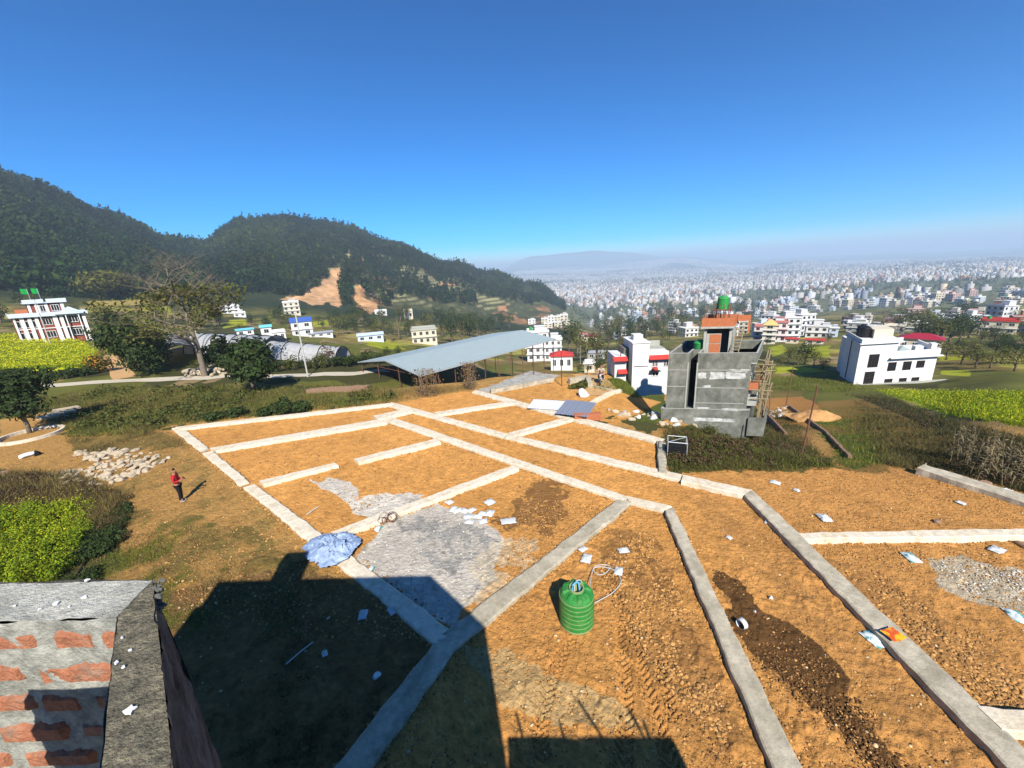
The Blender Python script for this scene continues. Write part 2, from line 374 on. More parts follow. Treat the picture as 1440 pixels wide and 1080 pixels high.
# stains and spills with outlines of their own
pl_all = zone([(246, 600), (560, 566), (663, 549), (938, 620), (940, 664), (1500, 1150), (500, 1150), (640, 900)], 0)
nearm = sm(PY, 640, 900) * pl_all
blend(nearm * (w1 > -.6), SOILB * 1.1, .5)
blend(zone([(440, 676), (480, 674), (505, 692), (500, 705), (535, 693), (590, 697), (580, 712), (530, 730), (497, 722), (492, 708)], .5), CEM * 1.15, .92)
blend(zone([(590, 702), (620, 705), (680, 735), (705, 760), (700, 800), (660, 850), (640, 880), (570, 850), (500, 800), (505, 765), (560, 725)], .8), CEM * 1.02, .9)
blend(zone([(560, 735), (650, 730), (690, 770), (640, 810), (600, 800)], 1.6) * (w1 + w2 > -.2), Cv(.24, .235, .21), .7)
blend(zone([(680, 770), (740, 760), (770, 790), (700, 850), (650, 860)], 1.6) * (w1 > -.1), Cv(.56, .46, .30), .6)
blend(zone([(745, 680), (790, 678), (800, 720), (760, 745), (700, 755), (690, 730), (730, 705)], 2.2) * (w2 > -.35), WET * 2.1, .75)
blend(zone([(1000, 800), (1030, 815), (1060, 850), (1150, 905), (1185, 950), (1200, 1000), (1260, 1060), (1290, 1090), (1240, 1090), (1190, 1030), (1130, 985), (1060, 930), (1020, 870)], 1.0), WET, .9)
blend(zone([(1300, 790), (1350, 782), (1450, 800), (1450, 860), (1390, 850), (1330, 825)], 1.0), Cv(.42, .37, .26), .85)
blend(zone([(650, 905), (700, 900), (760, 940), (860, 990), (900, 1020), (800, 1030), (700, 980)], 2.0) * (w1 > -.2), Cv(.44, .32, .15), .7)
blend(zone([(850, 760), (905, 745), (940, 800), (980, 880), (1040, 1000), (1060, 1090), (1000, 1090), (930, 960), (880, 880), (840, 830)], 1.6) * (w2 + w1 > .1), WET * 2, .6)
blend(zone([(1130, 790), (1230, 800), (1440, 960), (1440, 1000), (1340, 960), (1200, 850)], 1.4) * (w2 + w1 > .0), WET * 2.6, .5)
# speckle of the soil itself
C *= (1 + (w2 * .22 + w1 * .14) * near + w3 * .10)[..., None]
lane = zone([(560, 572), (960, 672), (1048, 694), (1430, 1090), (1130, 1090), (946, 712), (880, 695), (546, 588)], 0)
C *= (1 - .10 * lane * (vnoise(X * 3 + Y * 1.6, (Y * .12), 5) > .1))[..., None]
spk = vnoise(X / .11, Y / .11, 191) + .6 * vnoise(X / .28, Y / .28, 193)
C *= (1 - .26 * sm(spk, .18, .5) * np.clip((60 - RR) / 25, 0, 1) + .22 * sm(-spk, .25, .6) * np.clip((60 - RR) / 25, 0, 1))[..., None]
C = np.clip(C, .004, .9)
# ---- small relief near the site: clods, ruts, tyre prints
dz = np.zeros_like(Z)
rough = near * (0.35 + 0.65 * sm(PY, 620, 860)) * (1 - .8 * zone([(590, 702), (620, 705), (700, 760), (640, 880), (500, 800)], .6))
rough2 = rough * (0.5 + 0.9 * sm(w1, -.2, .4))
fine = np.maximum(fbm(X, Y, 0.16, 3, 101), -.1)
dz += rough2 * (fine * 0.065 * np.clip((26 - RR) / 14, 0, 1) + np.maximum(fbm(X, Y, .5, 3, 111), 0) * 0.07 + fbm(X, Y, 2.2, 2, 121) * 0.04)
def px_line(pts): return onz(np.array([p[0] for p in pts], float), np.array([p[1] for p in pts], float), 0.0)[:, :2]
for pts in ([(800, 895), (772, 962), (758, 1030), (765, 1070)], [(868, 868), (878, 950), (880, 1012), (875, 1080)], [(890, 900), (905, 955), (920, 1000), (945, 1080)],
            [(931, 930), (938, 990), (945, 1015)], [(850, 790), (870, 850), (895, 905)]):
    L_ = px_line(pts); acc = 0; sel = (RR < 14) & (RR > 5)
    for i in range(len(L_) - 1):
        a, b = L_[i], L_[i + 1]; d = b - a; ln = np.hypot(*d); d = d / ln
        u = (X - a[0]) * d[0] + (Y - a[1]) * d[1]; v = (X - a[0]) * -d[1] + (Y - a[1]) * d[0]
        k = sel & (u >= 0) & (u < ln) & (np.abs(v) < 0.19)
        pat = np.sin((u + acc + np.abs(v) * 0.9) * 2 * math.pi / 0.17)
        dz = np.where(k, dz * .25 + 0.03 * np.clip(pat * 2, -1, 1) - .02, dz); acc += ln
dz += lane * near * np.maximum(vnoise(X * 4.2 + Y * 2.0, Y * .10, 6), 0) * .05
Zf = Z + dz
nr, nc = X.shape
V = np.stack([X, Y, Zf], -1).reshape(-1, 3)
ii = np.arange(nr - 1)[:, None] * nc; jj = np.arange(nc)[None, :]; j2 = (jj + 1) % nc
Fq = np.stack([ii + jj, ii + j2, ii + nc + j2, ii + nc + jj], -1).reshape(-1, 4)[:, ::-1]
M_ground = mat('ground_soil', (.4, .3, .1), attr='Col', var=.22, vscale=2.2, bump=1.0, bscale=7, rough=.95, spec=.1, bdist=.11)
ground = npmesh('ground', V, 4, Fq, M_ground, smooth=True, vcol=C.reshape(-1, 3)); tag(ground, kind='structure')
# fold the middle shut
# ================================================================ light and air
world = bpy.data.worlds.new('World'); scene.world = world; world.use_nodes = True
wn = world.node_tree; bg = wn.nodes['Background']; sky = wn.nodes.new('ShaderNodeTexSky'); sky.sky_type = 'NISHITA'; sky.sun_disc = False
sky.sun_elevation = EL_S; sky.sun_rotation = math.atan2(SUN[0], SUN[1]); sky.air_density = SKY_AIR; sky.dust_density = 0.3; sky.ozone_density = 6; sky.altitude = 1400
hs = wn.nodes.new('ShaderNodeHueSaturation'); hs.inputs['Saturation'].default_value = SKY_SAT; hs.inputs['Hue'].default_value = SKY_HUE; wn.links.new(sky.outputs[0], hs.inputs['Color']); gm = wn.nodes.new('ShaderNodeGamma'); gm.inputs['Gamma'].default_value = SKY_GAM; pre = wn.nodes.new('ShaderNodeVectorMath'); pre.operation = 'SCALE'; pre.inputs['Scale'].default_value = .25; post = wn.nodes.new('ShaderNodeVectorMath'); post.operation = 'SCALE'; post.inputs['Scale'].default_value = 4; wn.links.new(hs.outputs[0], pre.inputs[0]); wn.links.new(pre.outputs[0], gm.inputs['Color']); wn.links.new(gm.outputs[0], post.inputs[0]); wn.links.new(post.outputs[0], bg.inputs['Color']); bg.inputs['Strength'].default_value = SKY_STR
sl = bpy.data.lights.new('sun', 'SUN'); sl.energy = SUN_STR; sl.angle = R_(0.5); sl.color = (1, .95, .86)
so = bpy.data.objects.new('sun', sl); COL.objects.link(so); so.rotation_euler = Vector(SUN).to_track_quat('Z', 'Y').to_euler()
scene.view_settings.view_transform = 'Standard'; scene.view_settings.look = 'None'; scene.view_settings.gamma = 1; scene.view_settings.exposure = EXPO
if HAZE:
    mh = bpy.data.materials.new('haze_air'); mh.use_nodes = True; n = mh.node_tree.nodes; n.remove(n['Principled BSDF'])
    pv = n.new('ShaderNodeVolumePrincipled'); pv.inputs['Color'].default_value = (.62, .78, .95, 1); pv.inputs['Density'].default_value = HAZE; pv.inputs['Anisotropy'].default_value = 0.0
    mh.node_tree.links.new(pv.outputs[0], n['Material Output'].inputs['Volume'])
    hb = MB().box(-17000, -17000, -420, 17000, 17000, HZTOP).build('haze', mh); tag(hb, kind='stuff')
scene.cycles.volume_bounces = 1; scene.cycles.max_bounces = 6; scene.cycles.diffuse_bounces = 1; scene.cycles.transparent_max_bounces = 8
scene.cycles.use_denoising = True
# ================================================================ concrete footings between plots
M_conc = mat('footing_concrete', (.66, .58, .44), var=.25, vscale=2.2, bump=.8, bscale=16, color2=(.52, .41, .26), rough=.9, vlo=.5, vhi=.72)
M_conc2 = mat('old_footing_concrete', (.33, .29, .205), var=.35, vscale=1.6, bump=.8, bscale=14, color2=(.49, .43, .32), rough=.9)
def strip(quad, z, mt, label, bottom=-.12):
    """quad in picture order: start left, start right, end right, end left"""
    q = [onz(float(a), float(b), z) for a, b in quad]
    a0, a1, b1, b0 = [Vector(v) for v in q]
    n = max(2, int(max((b0 - a0).length, (b1 - a1).length) / .22))
    mb = MB(); o = a0.copy(); o.z = 0; vs = []; cross = (a1 - a0).normalized()
    r = random.Random(int(quad[0][0] * 7 + quad[0][1]))
    jl = jr = 0
    for i in range(n + 1):
        t = i / n; jl = jl * .5 + r.uniform(-.032, .032); jr = jr * .5 + r.uniform(-.032, .032)
        l = a0.lerp(b0, t) - o + cross * jl; rr_ = a1.lerp(b1, t) - o + cross * jr
        c1 = l.lerp(rr_, .07); c2 = l.lerp(rr_, .93); dzz = r.uniform(-.006, .006)
        lo = l.copy() - cross * .03; lo.z = bottom; ro = rr_.copy() + cross * .03; ro.z = bottom
        l.z -= .025; rr_.z -= .025; c1.z += dzz; c2.z += dzz
        vs += [lo, l, c1, c2, rr_, ro]
    fs = []
    for i in range(n):
        for k in range(5): fs.append((i * 6 + k, i * 6 + k + 1, (i + 1) * 6 + k + 1, (i + 1) * 6 + k))
    fs.append((0, 1, 2, 3, 4, 5)); e = n * 6; fs.append((e + 5, e + 4, e + 3, e + 2, e + 1, e))
    # orient faces upward
    vv = [Vector(v) for v in vs]; nrm = (vv[3] - vv[2]).cross(vv[8] - vv[2])
    if nrm.z < 0: fs = [f[::-1] for f in fs]
    mb.add(vs, fs); ob = mb.build('concrete_footing', mt, loc=o)
    return tag(ob, label, 'concrete footing', 'concrete footings marking out the plots')
ST = [
 ([(241.5, 602), (255, 599.5), (293, 630), (282, 635)], 0, 'short pale concrete footing at the far left corner of the plots, beyond the smaller gap'),
 ([(285, 637), (299, 634), (351, 677), (337, 682)], 0, 'short pale concrete footing on the left edge, nearest the person in red'),
 ([(342, 685), (358, 680), (638, 888), (613, 906)], 0, 'long wide concrete footing running under the blue tarpaulin into the shadow'),
 ([(616, 899), (648, 899), (508, 1095), (455, 1095)], 1, 'dim concrete footing lying wholly in the building shadow'),
 ([(617, 894), (636, 914), (889, 706), (871, 700)], 1, 'greyish concrete footing slanting up behind the green water tank'),
 ([(880, 697), (944, 711), (934, 719), (887, 707)], 0, 'short concrete footing at the bend beyond the dark earth, joining the two long ones'),
 ([(935, 718), (947, 713), (1133, 1090), (1091, 1090)], 1, 'concrete footing running to the bottom edge right of the green water tank'),
 ([(538, 590), (546, 584), (884, 698), (876, 704)], 0, 'long pale footing along the left side of the bare lane'),
 ([(544, 569.5), (551, 565), (716, 610), (709, 615)], 0, 'upper stretch of the footing on the far side of the lane'),
 ([(711, 615), (717, 610), (960, 667), (957, 676)], 0, 'middle stretch of the footing on the far side of the lane'),
 ([(958, 676), (961, 667), (1058, 688), (1046, 696)], 0, 'last short stretch of the lane footing before it turns downhill'),
 ([(1047, 696), (1059, 689), (1470, 1076), (1450, 1112)], 1, 'long concrete footing on the right with the red and yellow packet on it'),
 ([(1131, 757.5), (1121, 748.5), (1520, 740.5), (1520, 752)], 0, 'bright concrete footing running level to the right edge of the view'),
 ([(1290, 657.5), (1300, 652.5), (1500, 712), (1500, 726)], 1, 'grey concrete footing in front of the dry maize stalks'),
 ([(1372, 991), (1412, 1028), (1520, 1036), (1520, 1006)], 0, 'pale concrete footing branching off at the bottom right corner'),
 ([(924, 619.5), (935, 620.5), (938, 664), (926.5, 661.5)], 1, 'short grey footing beside the black cage tank'),
 ([(664, 551), (669, 548), (727, 562.5), (720, 567)], 0, 'thin footing at the far end of the plots beside the shed floor'),
 ([(721, 567), (727, 563), (809, 584), (801, 588.5)], 0, 'thin far footing along the white and grey roofing sheets'),
 ([(801, 588.5), (809, 584.5), (936, 617), (925, 622)], 0, 'thin footing along the far edge right of the roofing sheets'),
 ([(610, 579.5), (616, 583.5), (722, 567.5), (717, 563.5)], 0, 'cross footing nearest the open shed, farthest back of the plots'),
 ([(714, 608.5), (722, 613), (809, 589), (799, 585.5)], 0, 'cross footing in front of the grey roofing sheets'),
 ([(247, 600), (256, 603), (553, 568.5), (552, 566)], 0, 'thin footing along the far left edge against the weeds'),
 ([(524, 584), (531, 590), (580, 578.5), (575, 573.5)], 0, 'stubby double footing at the head of the bare lane'),
 ([(295, 629.5), (304, 634), (545, 594), (529, 589.5)], 0, 'cross footing between the two farthest left plots'),
 ([(364, 675.5), (370, 681), (476, 654), (470, 650.5)], 0, 'broken cross footing, the left piece nearer the person in red'),
 ([(497, 644.5), (504, 650), (620, 621.5), (612, 616.5)], 0, 'broken cross footing, the right piece reaching the lane footing'),
 ([(465, 747), (480, 753), (730, 658), (721, 653.5)], 0, 'cross footing between the grey cement heap and the grey cement spill'),
]
for i, (q, k, lab) in enumerate(ST):
    strip(q, .11 + i * .0032 + (.08 if q[0][0] > 900 else 0), (M_conc, M_conc2)[k], lab)

EDGE = []
for q, k, lab in ST:
    p = [onz(float(x), float(y), 0.15) for x, y in q]
    for s, e_, o_ in ((p[0], p[3], p[1]), (p[1], p[2], p[0])):
        L_ = float(np.linalg.norm(e_ - s)); d = (e_ - s) / max(L_, .01); n_ = np.array([-d[1], d[0], 0]); n_ = n_ if (s - o_) @ n_ > 0 else -n_
        m_ = int(L_ * 26); t_ = rng.random(m_); EDGE.append(s + t_[:, None] * (e_ - s) + n_ * (np.abs(rng.normal(size=m_)) * .07 - .0)[:, None])
EDGE = np.concatenate(EDGE); EDGE[:, 2] = H(EDGE[:, 0], EDGE[:, 1])
# ================================================================ vegetation tools
def quads(P, N, size, asp=1.0, r=rng, bend=0):
    """leaf-like quads at points P with normals N"""
    n = len(P); t = r.normal(size=(n, 3)); u = np.cross(N, t); u /= np.linalg.norm(u, axis=1)[:, None] + 1e-9
    v = np.cross(N, u); v /= np.linalg.norm(v, axis=1)[:, None] + 1e-9
    s = (np.asarray(size) * (0.6 + 0.8 * r.random(n)))[:, None]
    a = P + u * s * asp; b = P + v * s * .55; c = P - u * s * asp; d = P - v * s * .55
    V = np.stack([a, b, c, d], 1).reshape(-1, 3); return V
def crown(n, blobs, leaf, r=rng, fill=.55, gap=0.0):
    P = []; Nn = []
    wts = np.array([b[3] * b[4] * b[5] for b in blobs]) ** .67; cnt = (wts / wts.sum() * n).astype(int)
    for b, k in zip(blobs, cnt):
        d = r.normal(size=(k, 3)); d /= np.linalg.norm(d, axis=1)[:, None]
        rad = fill + (1 - fill) * r.random(k) ** .5
        rad = rad * (1 + .22 * np.sin(d[:, 0] * 5 + b[0]) * np.sin(d[:, 1] * 6 + b[1] * 2 + d[:, 2] * 4))
        P.append(np.array(b[:3]) + d * rad[:, None] * np.array(b[3:6])); nn = d + r.normal(size=(k, 3)) * .55 + [0, 0, .3]; Nn.append(nn / np.linalg.norm(nn, axis=1)[:, None])
    P = np.concatenate(P); Nn = np.concatenate(Nn)
    return quads(P, Nn, leaf, 1.0, r)
def qF(V): return np.arange(len(V), dtype=np.int32)
M_leaf = [mat('leaves_dark', (.040, .060, .014), island=.55, hue=.03, rough=.7, trans=.25),
          mat('leaves_mid', (.085, .092, .018), island=.5, hue=.03, rough=.7, trans=.25),
          mat('leaves_yellowish', (.125, .12, .022), island=.5, hue=.03, rough=.7, trans=.3),
          mat('leaves_dry', (.20, .12, .05), island=.5, hue=.03, rough=.8, trans=.2)]
M_bark = mat('bark', (.17, .125, .08), var=.3, vscale=4, bump=.6, bscale=18)
M_barkp = mat('pale_bark', (.19, .155, .11), var=.3, vscale=4, bump=.6, bscale=18)
def blobs_round(w, h, n, z0, r):
    out = []
    for _ in range(n):
        a = r.uniform(0, 6.28); q = r.uniform(0, .62) * w / 2; s = r.uniform(.26, .42)
        z = z0 + (h - z0) * r.uniform(.25, .8)
        out.append((q * math.cos(a), q * math.sin(a), z, w * s * .75, w * s * .75, (h - z0) * s * .75))
    return out
def tree(loc, w, h, kind, label, cat='tree', group=None, leaves=900, z0=.28, name='tree', leaf=None, nb=9, seed=1, tr=None, bark=None, lean=(0, 0)):
    r = random.Random(seed); rg = np.random.default_rng(seed)
    e = empty(name, loc, 0, label, cat, group); z0 = h * z0
    bl = blobs_round(w, h, nb, z0, r); bl = [(b[0] + lean[0] * b[2], b[1] + lean[1] * b[2]) + b[2:] for b in bl]
    V = crown(leaves, bl, leaf or max(.09, w * .035), rg)
    npmesh('crown', V, 4, qF(V), M_leaf[kind], e)
    mb = MB(); tr = tr or h * .028
    top = Vector((lean[0] * h * .6, lean[1] * h * .6, h * .6))
    mb.tube([(0, 0, -.3), (tr * .4 + lean[0] * h * .15, 0, h * .15), top * .55, top], [tr * 1.25, tr, tr * .8, tr * .35], 7)
    for b in bl[:7]:
        s = top * r.uniform(.3, .7); mb.tube([s, s.lerp(Vector(b[:3]), .5) + Vector((0, 0, -.03 * h)), b[:3]], [tr * .5, tr * .3, tr * .12], 5)
    mb.build('trunk', bark or M_bark, e, smooth=True)
    return e
def place_copy(src, loc, sc, rz, label, cat, group):
    c = copy_tree(src); c.location = loc; c.scale = (sc,) * 3 if not hasattr(sc, '__len__') else sc; c.rotation_euler = (0, 0, rz)
    c['label'] = label; c['category'] = cat
    if group: c['group'] = group
    elif 'group' in c: del c['group']
    return c
# ---------------------------------------------------------------- woods on the two hills
def tile(protos, pts, sc, rot, which, zsc=None):
    outV = []; own = []
    for k, pv in enumerate(protos):
        ids = np.where(which == k)[0]
        if not len(ids): continue
        c = np.cos(rot[ids])[:, None]; s = np.sin(rot[ids])[:, None]; q = pv[None]
        x = q[..., 0] * c - q[..., 1] * s; y = q[..., 0] * s + q[..., 1] * c; z = np.broadcast_to(q[..., 2], x.shape)
        S = sc[ids][:, None]; Zs = S if zsc is None else zsc[ids][:, None]
        W = np.stack([x * S, y * S, z * Zs], -1) + pts[ids][:, None, :]
        outV.append(W.reshape(-1, 3)); own.append(np.repeat(ids, pv.shape[0]))
    return np.concatenate(outV), np.concatenate(own)
pr = []
for k in range(7):
    rg = np.random.default_rng(200 + k); con = k < 3
    if con:
        bl = [(0, 0, 3 + i * 2.6, 2.9 - i * .5, 2.9 - i * .5, 1.7) for i in range(5)]
    else:
        bl = [(rg.uniform(-1.6, 1.6), rg.uniform(-1.6, 1.6), rg.uniform(5, 9), rg.uniform(2, 2.9), rg.uniform(2, 2.9), rg.uniform(2, 3)) for _ in range(4)]
    pr.append(crown(54, bl, 1.15, rg, fill=.8))
N0 = 44000
aa = np.radians(rng.uniform(-66, 8, N0)); r_ = np.sqrt(rng.uniform(285 ** 2, 1020 ** 2, N0)); x = r_ * np.sin(aa); y = r_ * np.cos(aa); z = H(x, y)
P = np.stack([x, y, z], -1); qx, qy, qd = topx(P)
keep = (z > -75)
foot = np.interp(np.degrees(aa), [-66, -40, -25, -12, 0, 8], [300, 305, 335, 400, 600, 690]) + fbm(x, y, 60, 2, 3) * 60
keep &= r_ > foot
keep &= ~inpoly(qx, qy, [(393, 426), (412, 417), (428, 418), (438, 407), (450, 402), (458, 392), (467, 376), (481, 375), (482, 390), (478, 402), (480, 418), (474, 438), (440, 434), (410, 428)])
keep &= ~inpoly(qx, qy, [(498, 400), (509, 396), (514, 416), (534, 427), (535, 442), (518, 446), (498, 434)])
tz = inpoly(qx, qy, [(495, 392), (560, 378), (650, 378), (740, 398), (800, 440), (790, 462), (560, 458), (495, 448)])
keep &= ~tz | (fbm(x, y, 50, 3, 8) + rng.uniform(-.5, .5, N0) > .08)
# behind the ridge nothing shows
ridge = np.interp(np.degrees(aa), [-66, -30, -10, 0, 8], [690, 790, 880, 960, 1000]); keep &= r_ < ridge
keep &= ~((np.degrees(aa) > 5.5) & (qy > 462))
P = P[keep]; k = len(P); which = rng.integers(0, 7, k); sc = .42 + .75 * rng.random(k) ** 1.7; x, y = P[:, 0], P[:, 1]
big = (fbm(x, y, 40, 3, 15) > .1); sc = sc * np.where(big, 1.12, .9)
V, own = tile(pr, P - [0, 0, 1.2], sc, rng.uniform(0, 6.28, k), which)
tone = .85 * (1 + .8 * fbm(x, y, 90, 4, 66)) * rng.uniform(.6, 1.5, k); wm = np.clip(fbm(x, y, 45, 3, 67) + .25 + rng.normal(size=k) * .25, 0, 1)[:, None]
cc = ((1 - wm) * np.array([.016, .036, .008]) + wm * np.array([.052, .070, .012])) * tone[:, None]
lf = np.repeat(rng.uniform(.7, 1.35, len(V) // 4), 4)[:, None]
M_wood = mat('woodland_leaves', (.04, .05, .02), attr='Col', rough=.8, spec=.1, trans=.15)
colr = cc[own] * lf
a_own = np.degrees(np.arctan2(P[own, 0], P[own, 1])); fs = np.repeat(a_own[::4] < -29.5, 4)
for nm, sel in (('forest', fs), ('forest', ~fs)):
    if sel.any():
        o = npmesh(nm, V[sel], 4, qF(V[sel]), M_wood, vcol=colr[sel]); tag(o, kind='stuff')
print('forest trees', k)
# ---------------------------------------------------------------- the town
M_house = [mat('town_render', (.62, .60, .56), attr='Col', rough=.9)]
def boxes(cx, cy, z0, w, d, h, rot):
    """vectorised boxes: walls and roof, 5 faces"""
    n = len(cx); c, s = np.cos(rot), np.sin(rot); vs = []
    for zz in (z0 - 6, z0 + h):
        for sx, sy in ((-1, -1), (1, -1), (1, 1), (-1, 1)):
            lx, ly = sx * w / 2, sy * d / 2; vs.append(np.stack([cx + lx * c - ly * s, cy + lx * s + ly * c, zz], -1))
    V = np.stack(vs, 1).reshape(-1, 3); base = np.arange(n)[:, None] * 8
    f = np.array([[4, 5, 6, 7], [0, 1, 5, 4], [1, 2, 6, 5], [2, 3, 7, 6], [3, 0, 4, 7]])
    return V, (base[:, :, None] + f[None]).reshape(-1, 4)
PAL = np.array([(.66, .64, .60), (.60, .58, .54), (.70, .70, .70), (.55, .50, .42), (.62, .50, .36), (.42, .22, .14), (.50, .28, .18), (.42, .46, .55), (.60, .45, .42), (.30, .29, .27), (.38, .37, .34), (.5, .38, .24)])
n0 = 56000
aa = np.radians(rng.uniform(1, 63, n0)); r_ = rng.uniform(560 ** 1.75, 6900 ** 1.75, n0) ** (1 / 1.75); x = r_ * np.sin(aa); y = r_ * np.cos(aa)
green = fbm(x, y, 420, 4, 301) + .5 * fbm(x, y, 130, 3, 305)
k = (green < .34 - .25 * np.clip((np.degrees(aa) - 32) / 25, 0, 1)) & ~((np.degrees(aa) < 8) & (r_ < 1200)) & (green + rng.uniform(-.3, .3, n0) < .5)
k &= (r_ > 900) | (rng.random(n0) < .5)
x, y, r_ = x[k], y[k], r_[k]; z = H(x, y); n = len(x)
w_ = rng.uniform(4.5, 9, n); d_ = rng.uniform(4.5, 8, n); h_ = rng.choice([2.5, 4.5, 6.5, 8.5, 11], n, p=[.12, .3, .33, .2, .05]); rt = fbm(x, y, 500, 2, 9) * 2 + rng.normal(size=n) * .15
pc = PAL[rng.choice(len(PAL), n, p=[.2, .14, .18, .1, .07, .06, .04, .05, .05, .05, .03, .03])] * rng.uniform(.5, .9, n)[:, None]
order = np.argsort(r_); nearest = order[:150]; rest = order[150:]
V1, F1 = boxes(x[rest], y[rest], z[rest], w_[rest], d_[rest], h_[rest], rt[rest])
tr_ = rest[rng.random(len(rest)) < .7]
V2, F2 = boxes(x[tr_] + rng.uniform(-2, 2, len(tr_)), y[tr_] + rng.uniform(-1, 2, len(tr_)), z[tr_] + h_[tr_] + 5.9, w_[tr_] * .42, d_[tr_] * .45, np.full(len(tr_), -3.4), rt[tr_])
V2[:, 2] = np.maximum(V2[:, 2], 0 * V2[:, 2] - 1e9)
c1 = np.repeat(pc[rest], 8, 0); c2 = np.repeat(pc[tr_] * rng.uniform(.8, 1.1, (len(tr_), 1)), 8, 0)
V = np.concatenate([V1, V2]); F = np.concatenate([F1, F2 + len(V1)])
city = npmesh('town_houses', V, 4, F, M_house, vcol=np.clip(np.concatenate([c1, c2]), 0, .8)); tag(city, kind='stuff')
near_xy = [(x[i], y[i], z[i], rt[i], w_[i]) for i in nearest]
# far-off trees between the town houses
n1 = 34000
aa = np.radians(rng.uniform(1, 63, n1)); r_ = rng.uniform(450 ** 1.6, 5200 ** 1.6, n1) ** (1 / 1.6); x = r_ * np.sin(aa); y = r_ * np.cos(aa)
green = fbm(x, y, 420, 4, 301) + .5 * fbm(x, y, 130, 3, 305)
k = (green + rng.uniform(-.5, .5, n1) > .08) & ~((np.degrees(aa) < 7) & (r_ < 1100)); x, y, r_ = x[k], y[k], r_[k]
P = np.stack([x, y, H(x, y) - .5], -1); n = len(P); pr2 = [p.reshape(-1, 4, 3)[::3].reshape(-1, 3) for p in pr]
V, own = tile(pr2, P, rng.uniform(.5, 1.0, n) * np.clip(r_ / 1500, 1, 1.8), rng.uniform(0, 6.28, n), rng.integers(0, 7, n))
cc = np.array([.045, .06, .025])[None] * rng.uniform(.6, 1.5, n)[:, None]
o = npmesh('far_trees', V, 4, qF(V), M_wood, vcol=cc[own] * np.repeat(rng.uniform(.7, 1.3, len(V) // 4), 4)[:, None]); tag(o, kind='stuff')

# ================================================================ single trees and shrubs
def T(px, py): return g1(px, py)
def tpx(px, py, wpx, hpx, kind, label, **kw):
    p = T(px, py); s = dep(p) / FPX
    return tree(p, wpx * s, hpx * s * 1.02, kind, label, **kw)
tpx(212, 524, 90, 72, 0, 'broad dark green bushy tree beside the dirt road, left of the tall bare tree', leaves=7500, z0=.02, leaf=.2, nb=16, seed=3)
tpx(356, 548, 82, 70, 0, 'round dark leafy tree on the weedy bank in front of the plastic tunnels', leaves=5200, z0=.18, leaf=.2, nb=13, seed=4)
tpx(42, 609, 84, 86, 0, 'young dark leafy tree growing inside the round concrete ring', leaves=4200, z0=.25, leaf=.13, nb=12, seed=5, bark=M_barkp)
tpx(150, 420, 74, 42, 2, 'yellowish green tree at the foot of the dark wooded hill', leaves=1600, z0=.1, nb=10, seed=6)
tpx(316, 520, 44, 52, 0, 'narrow dark shrub immediately right of the tall bare tree trunk', leaves=2200, z0=.02, nb=8, seed=7, leaf=.22)
tpx(150, 470, 44, 38, 0, 'dark round tree beside the red and white house', leaves=900, z0=.05, seed=8)
# flowering shrub at the corner of the mustard field
def shrub(px, py, wpx, hpx, kind, label, flower=None, nfl=60, leaves=900, leaf=None, name='shrub', cat='shrub', group=None, seed=1):
    p = T(px, py); s = dep(p) / FPX; r = random.Random(seed); rg = np.random.default_rng(seed)
    e = empty(name, p, 0, label, cat, group); w, h = wpx * s, hpx * s
    bl = blobs_round(w, h, 7, 0, r); V = crown(leaves, bl, leaf or w * .045, rg, fill=.4); V[:, 2] = np.abs(V[:, 2])
    npmesh('foliage', V, 4, qF(V), M_leaf[kind], e)
    if flower is not None:
        V = crown(nfl, bl, (leaf or w * .045) * .8, rg, fill=1.0); V = V[V[:, 2].repeat(1) > -9]
        npmesh('blossom', V, 4, qF(V), flower, e)
    mb = MB()
    for b in bl[:5]: mb.tube([(0, 0, -.1), (b[0] * .5, b[1] * .5, b[2] * .6), b[:3]], [w * .012, w * .009, w * .004], 4)
    mb.build('stem', M_bark, e)
    return e
M_orange = mat('orange_petals', (.75, .28, .02), island=.3, rough=.6, trans=.3)
M_yellow = mat('mustard_petals', (.62, .60, .02), island=.25, rough=.6, trans=.3)
M_pink = mat('pink_petals', (.6, .12, .25), island=.3, rough=.6, trans=.3)
shrub(142, 524, 34, 34, 1, 'shrub covered in orange flowers at the corner of the yellow field', M_orange, 260, 900, seed=11, name='flowering_shrub')
shrub(1131, 628, 12, 16, 3, 'small orange leaved shrub at the foot of the thin pole', M_orange, 60, 250, seed=12)
shrub(1024, 613, 8, 9, 1, 'little shrub with orange flowers below the unfinished grey building', M_orange, 60, 200, seed=13, name='flowering_shrub')
for i, (px, py, w, h) in enumerate([(998, 612, 26, 14), (1022, 604, 24, 12), (972, 606, 20, 10), (1036, 612, 18, 10)]):
    shrub(px, py, w, h, 1, 'low bright green leafy plant in front of the unfinished grey building', None, 0, 500, seed=20 + i, name='leafy_plant', cat='plant', group='leafy plants below the grey building')
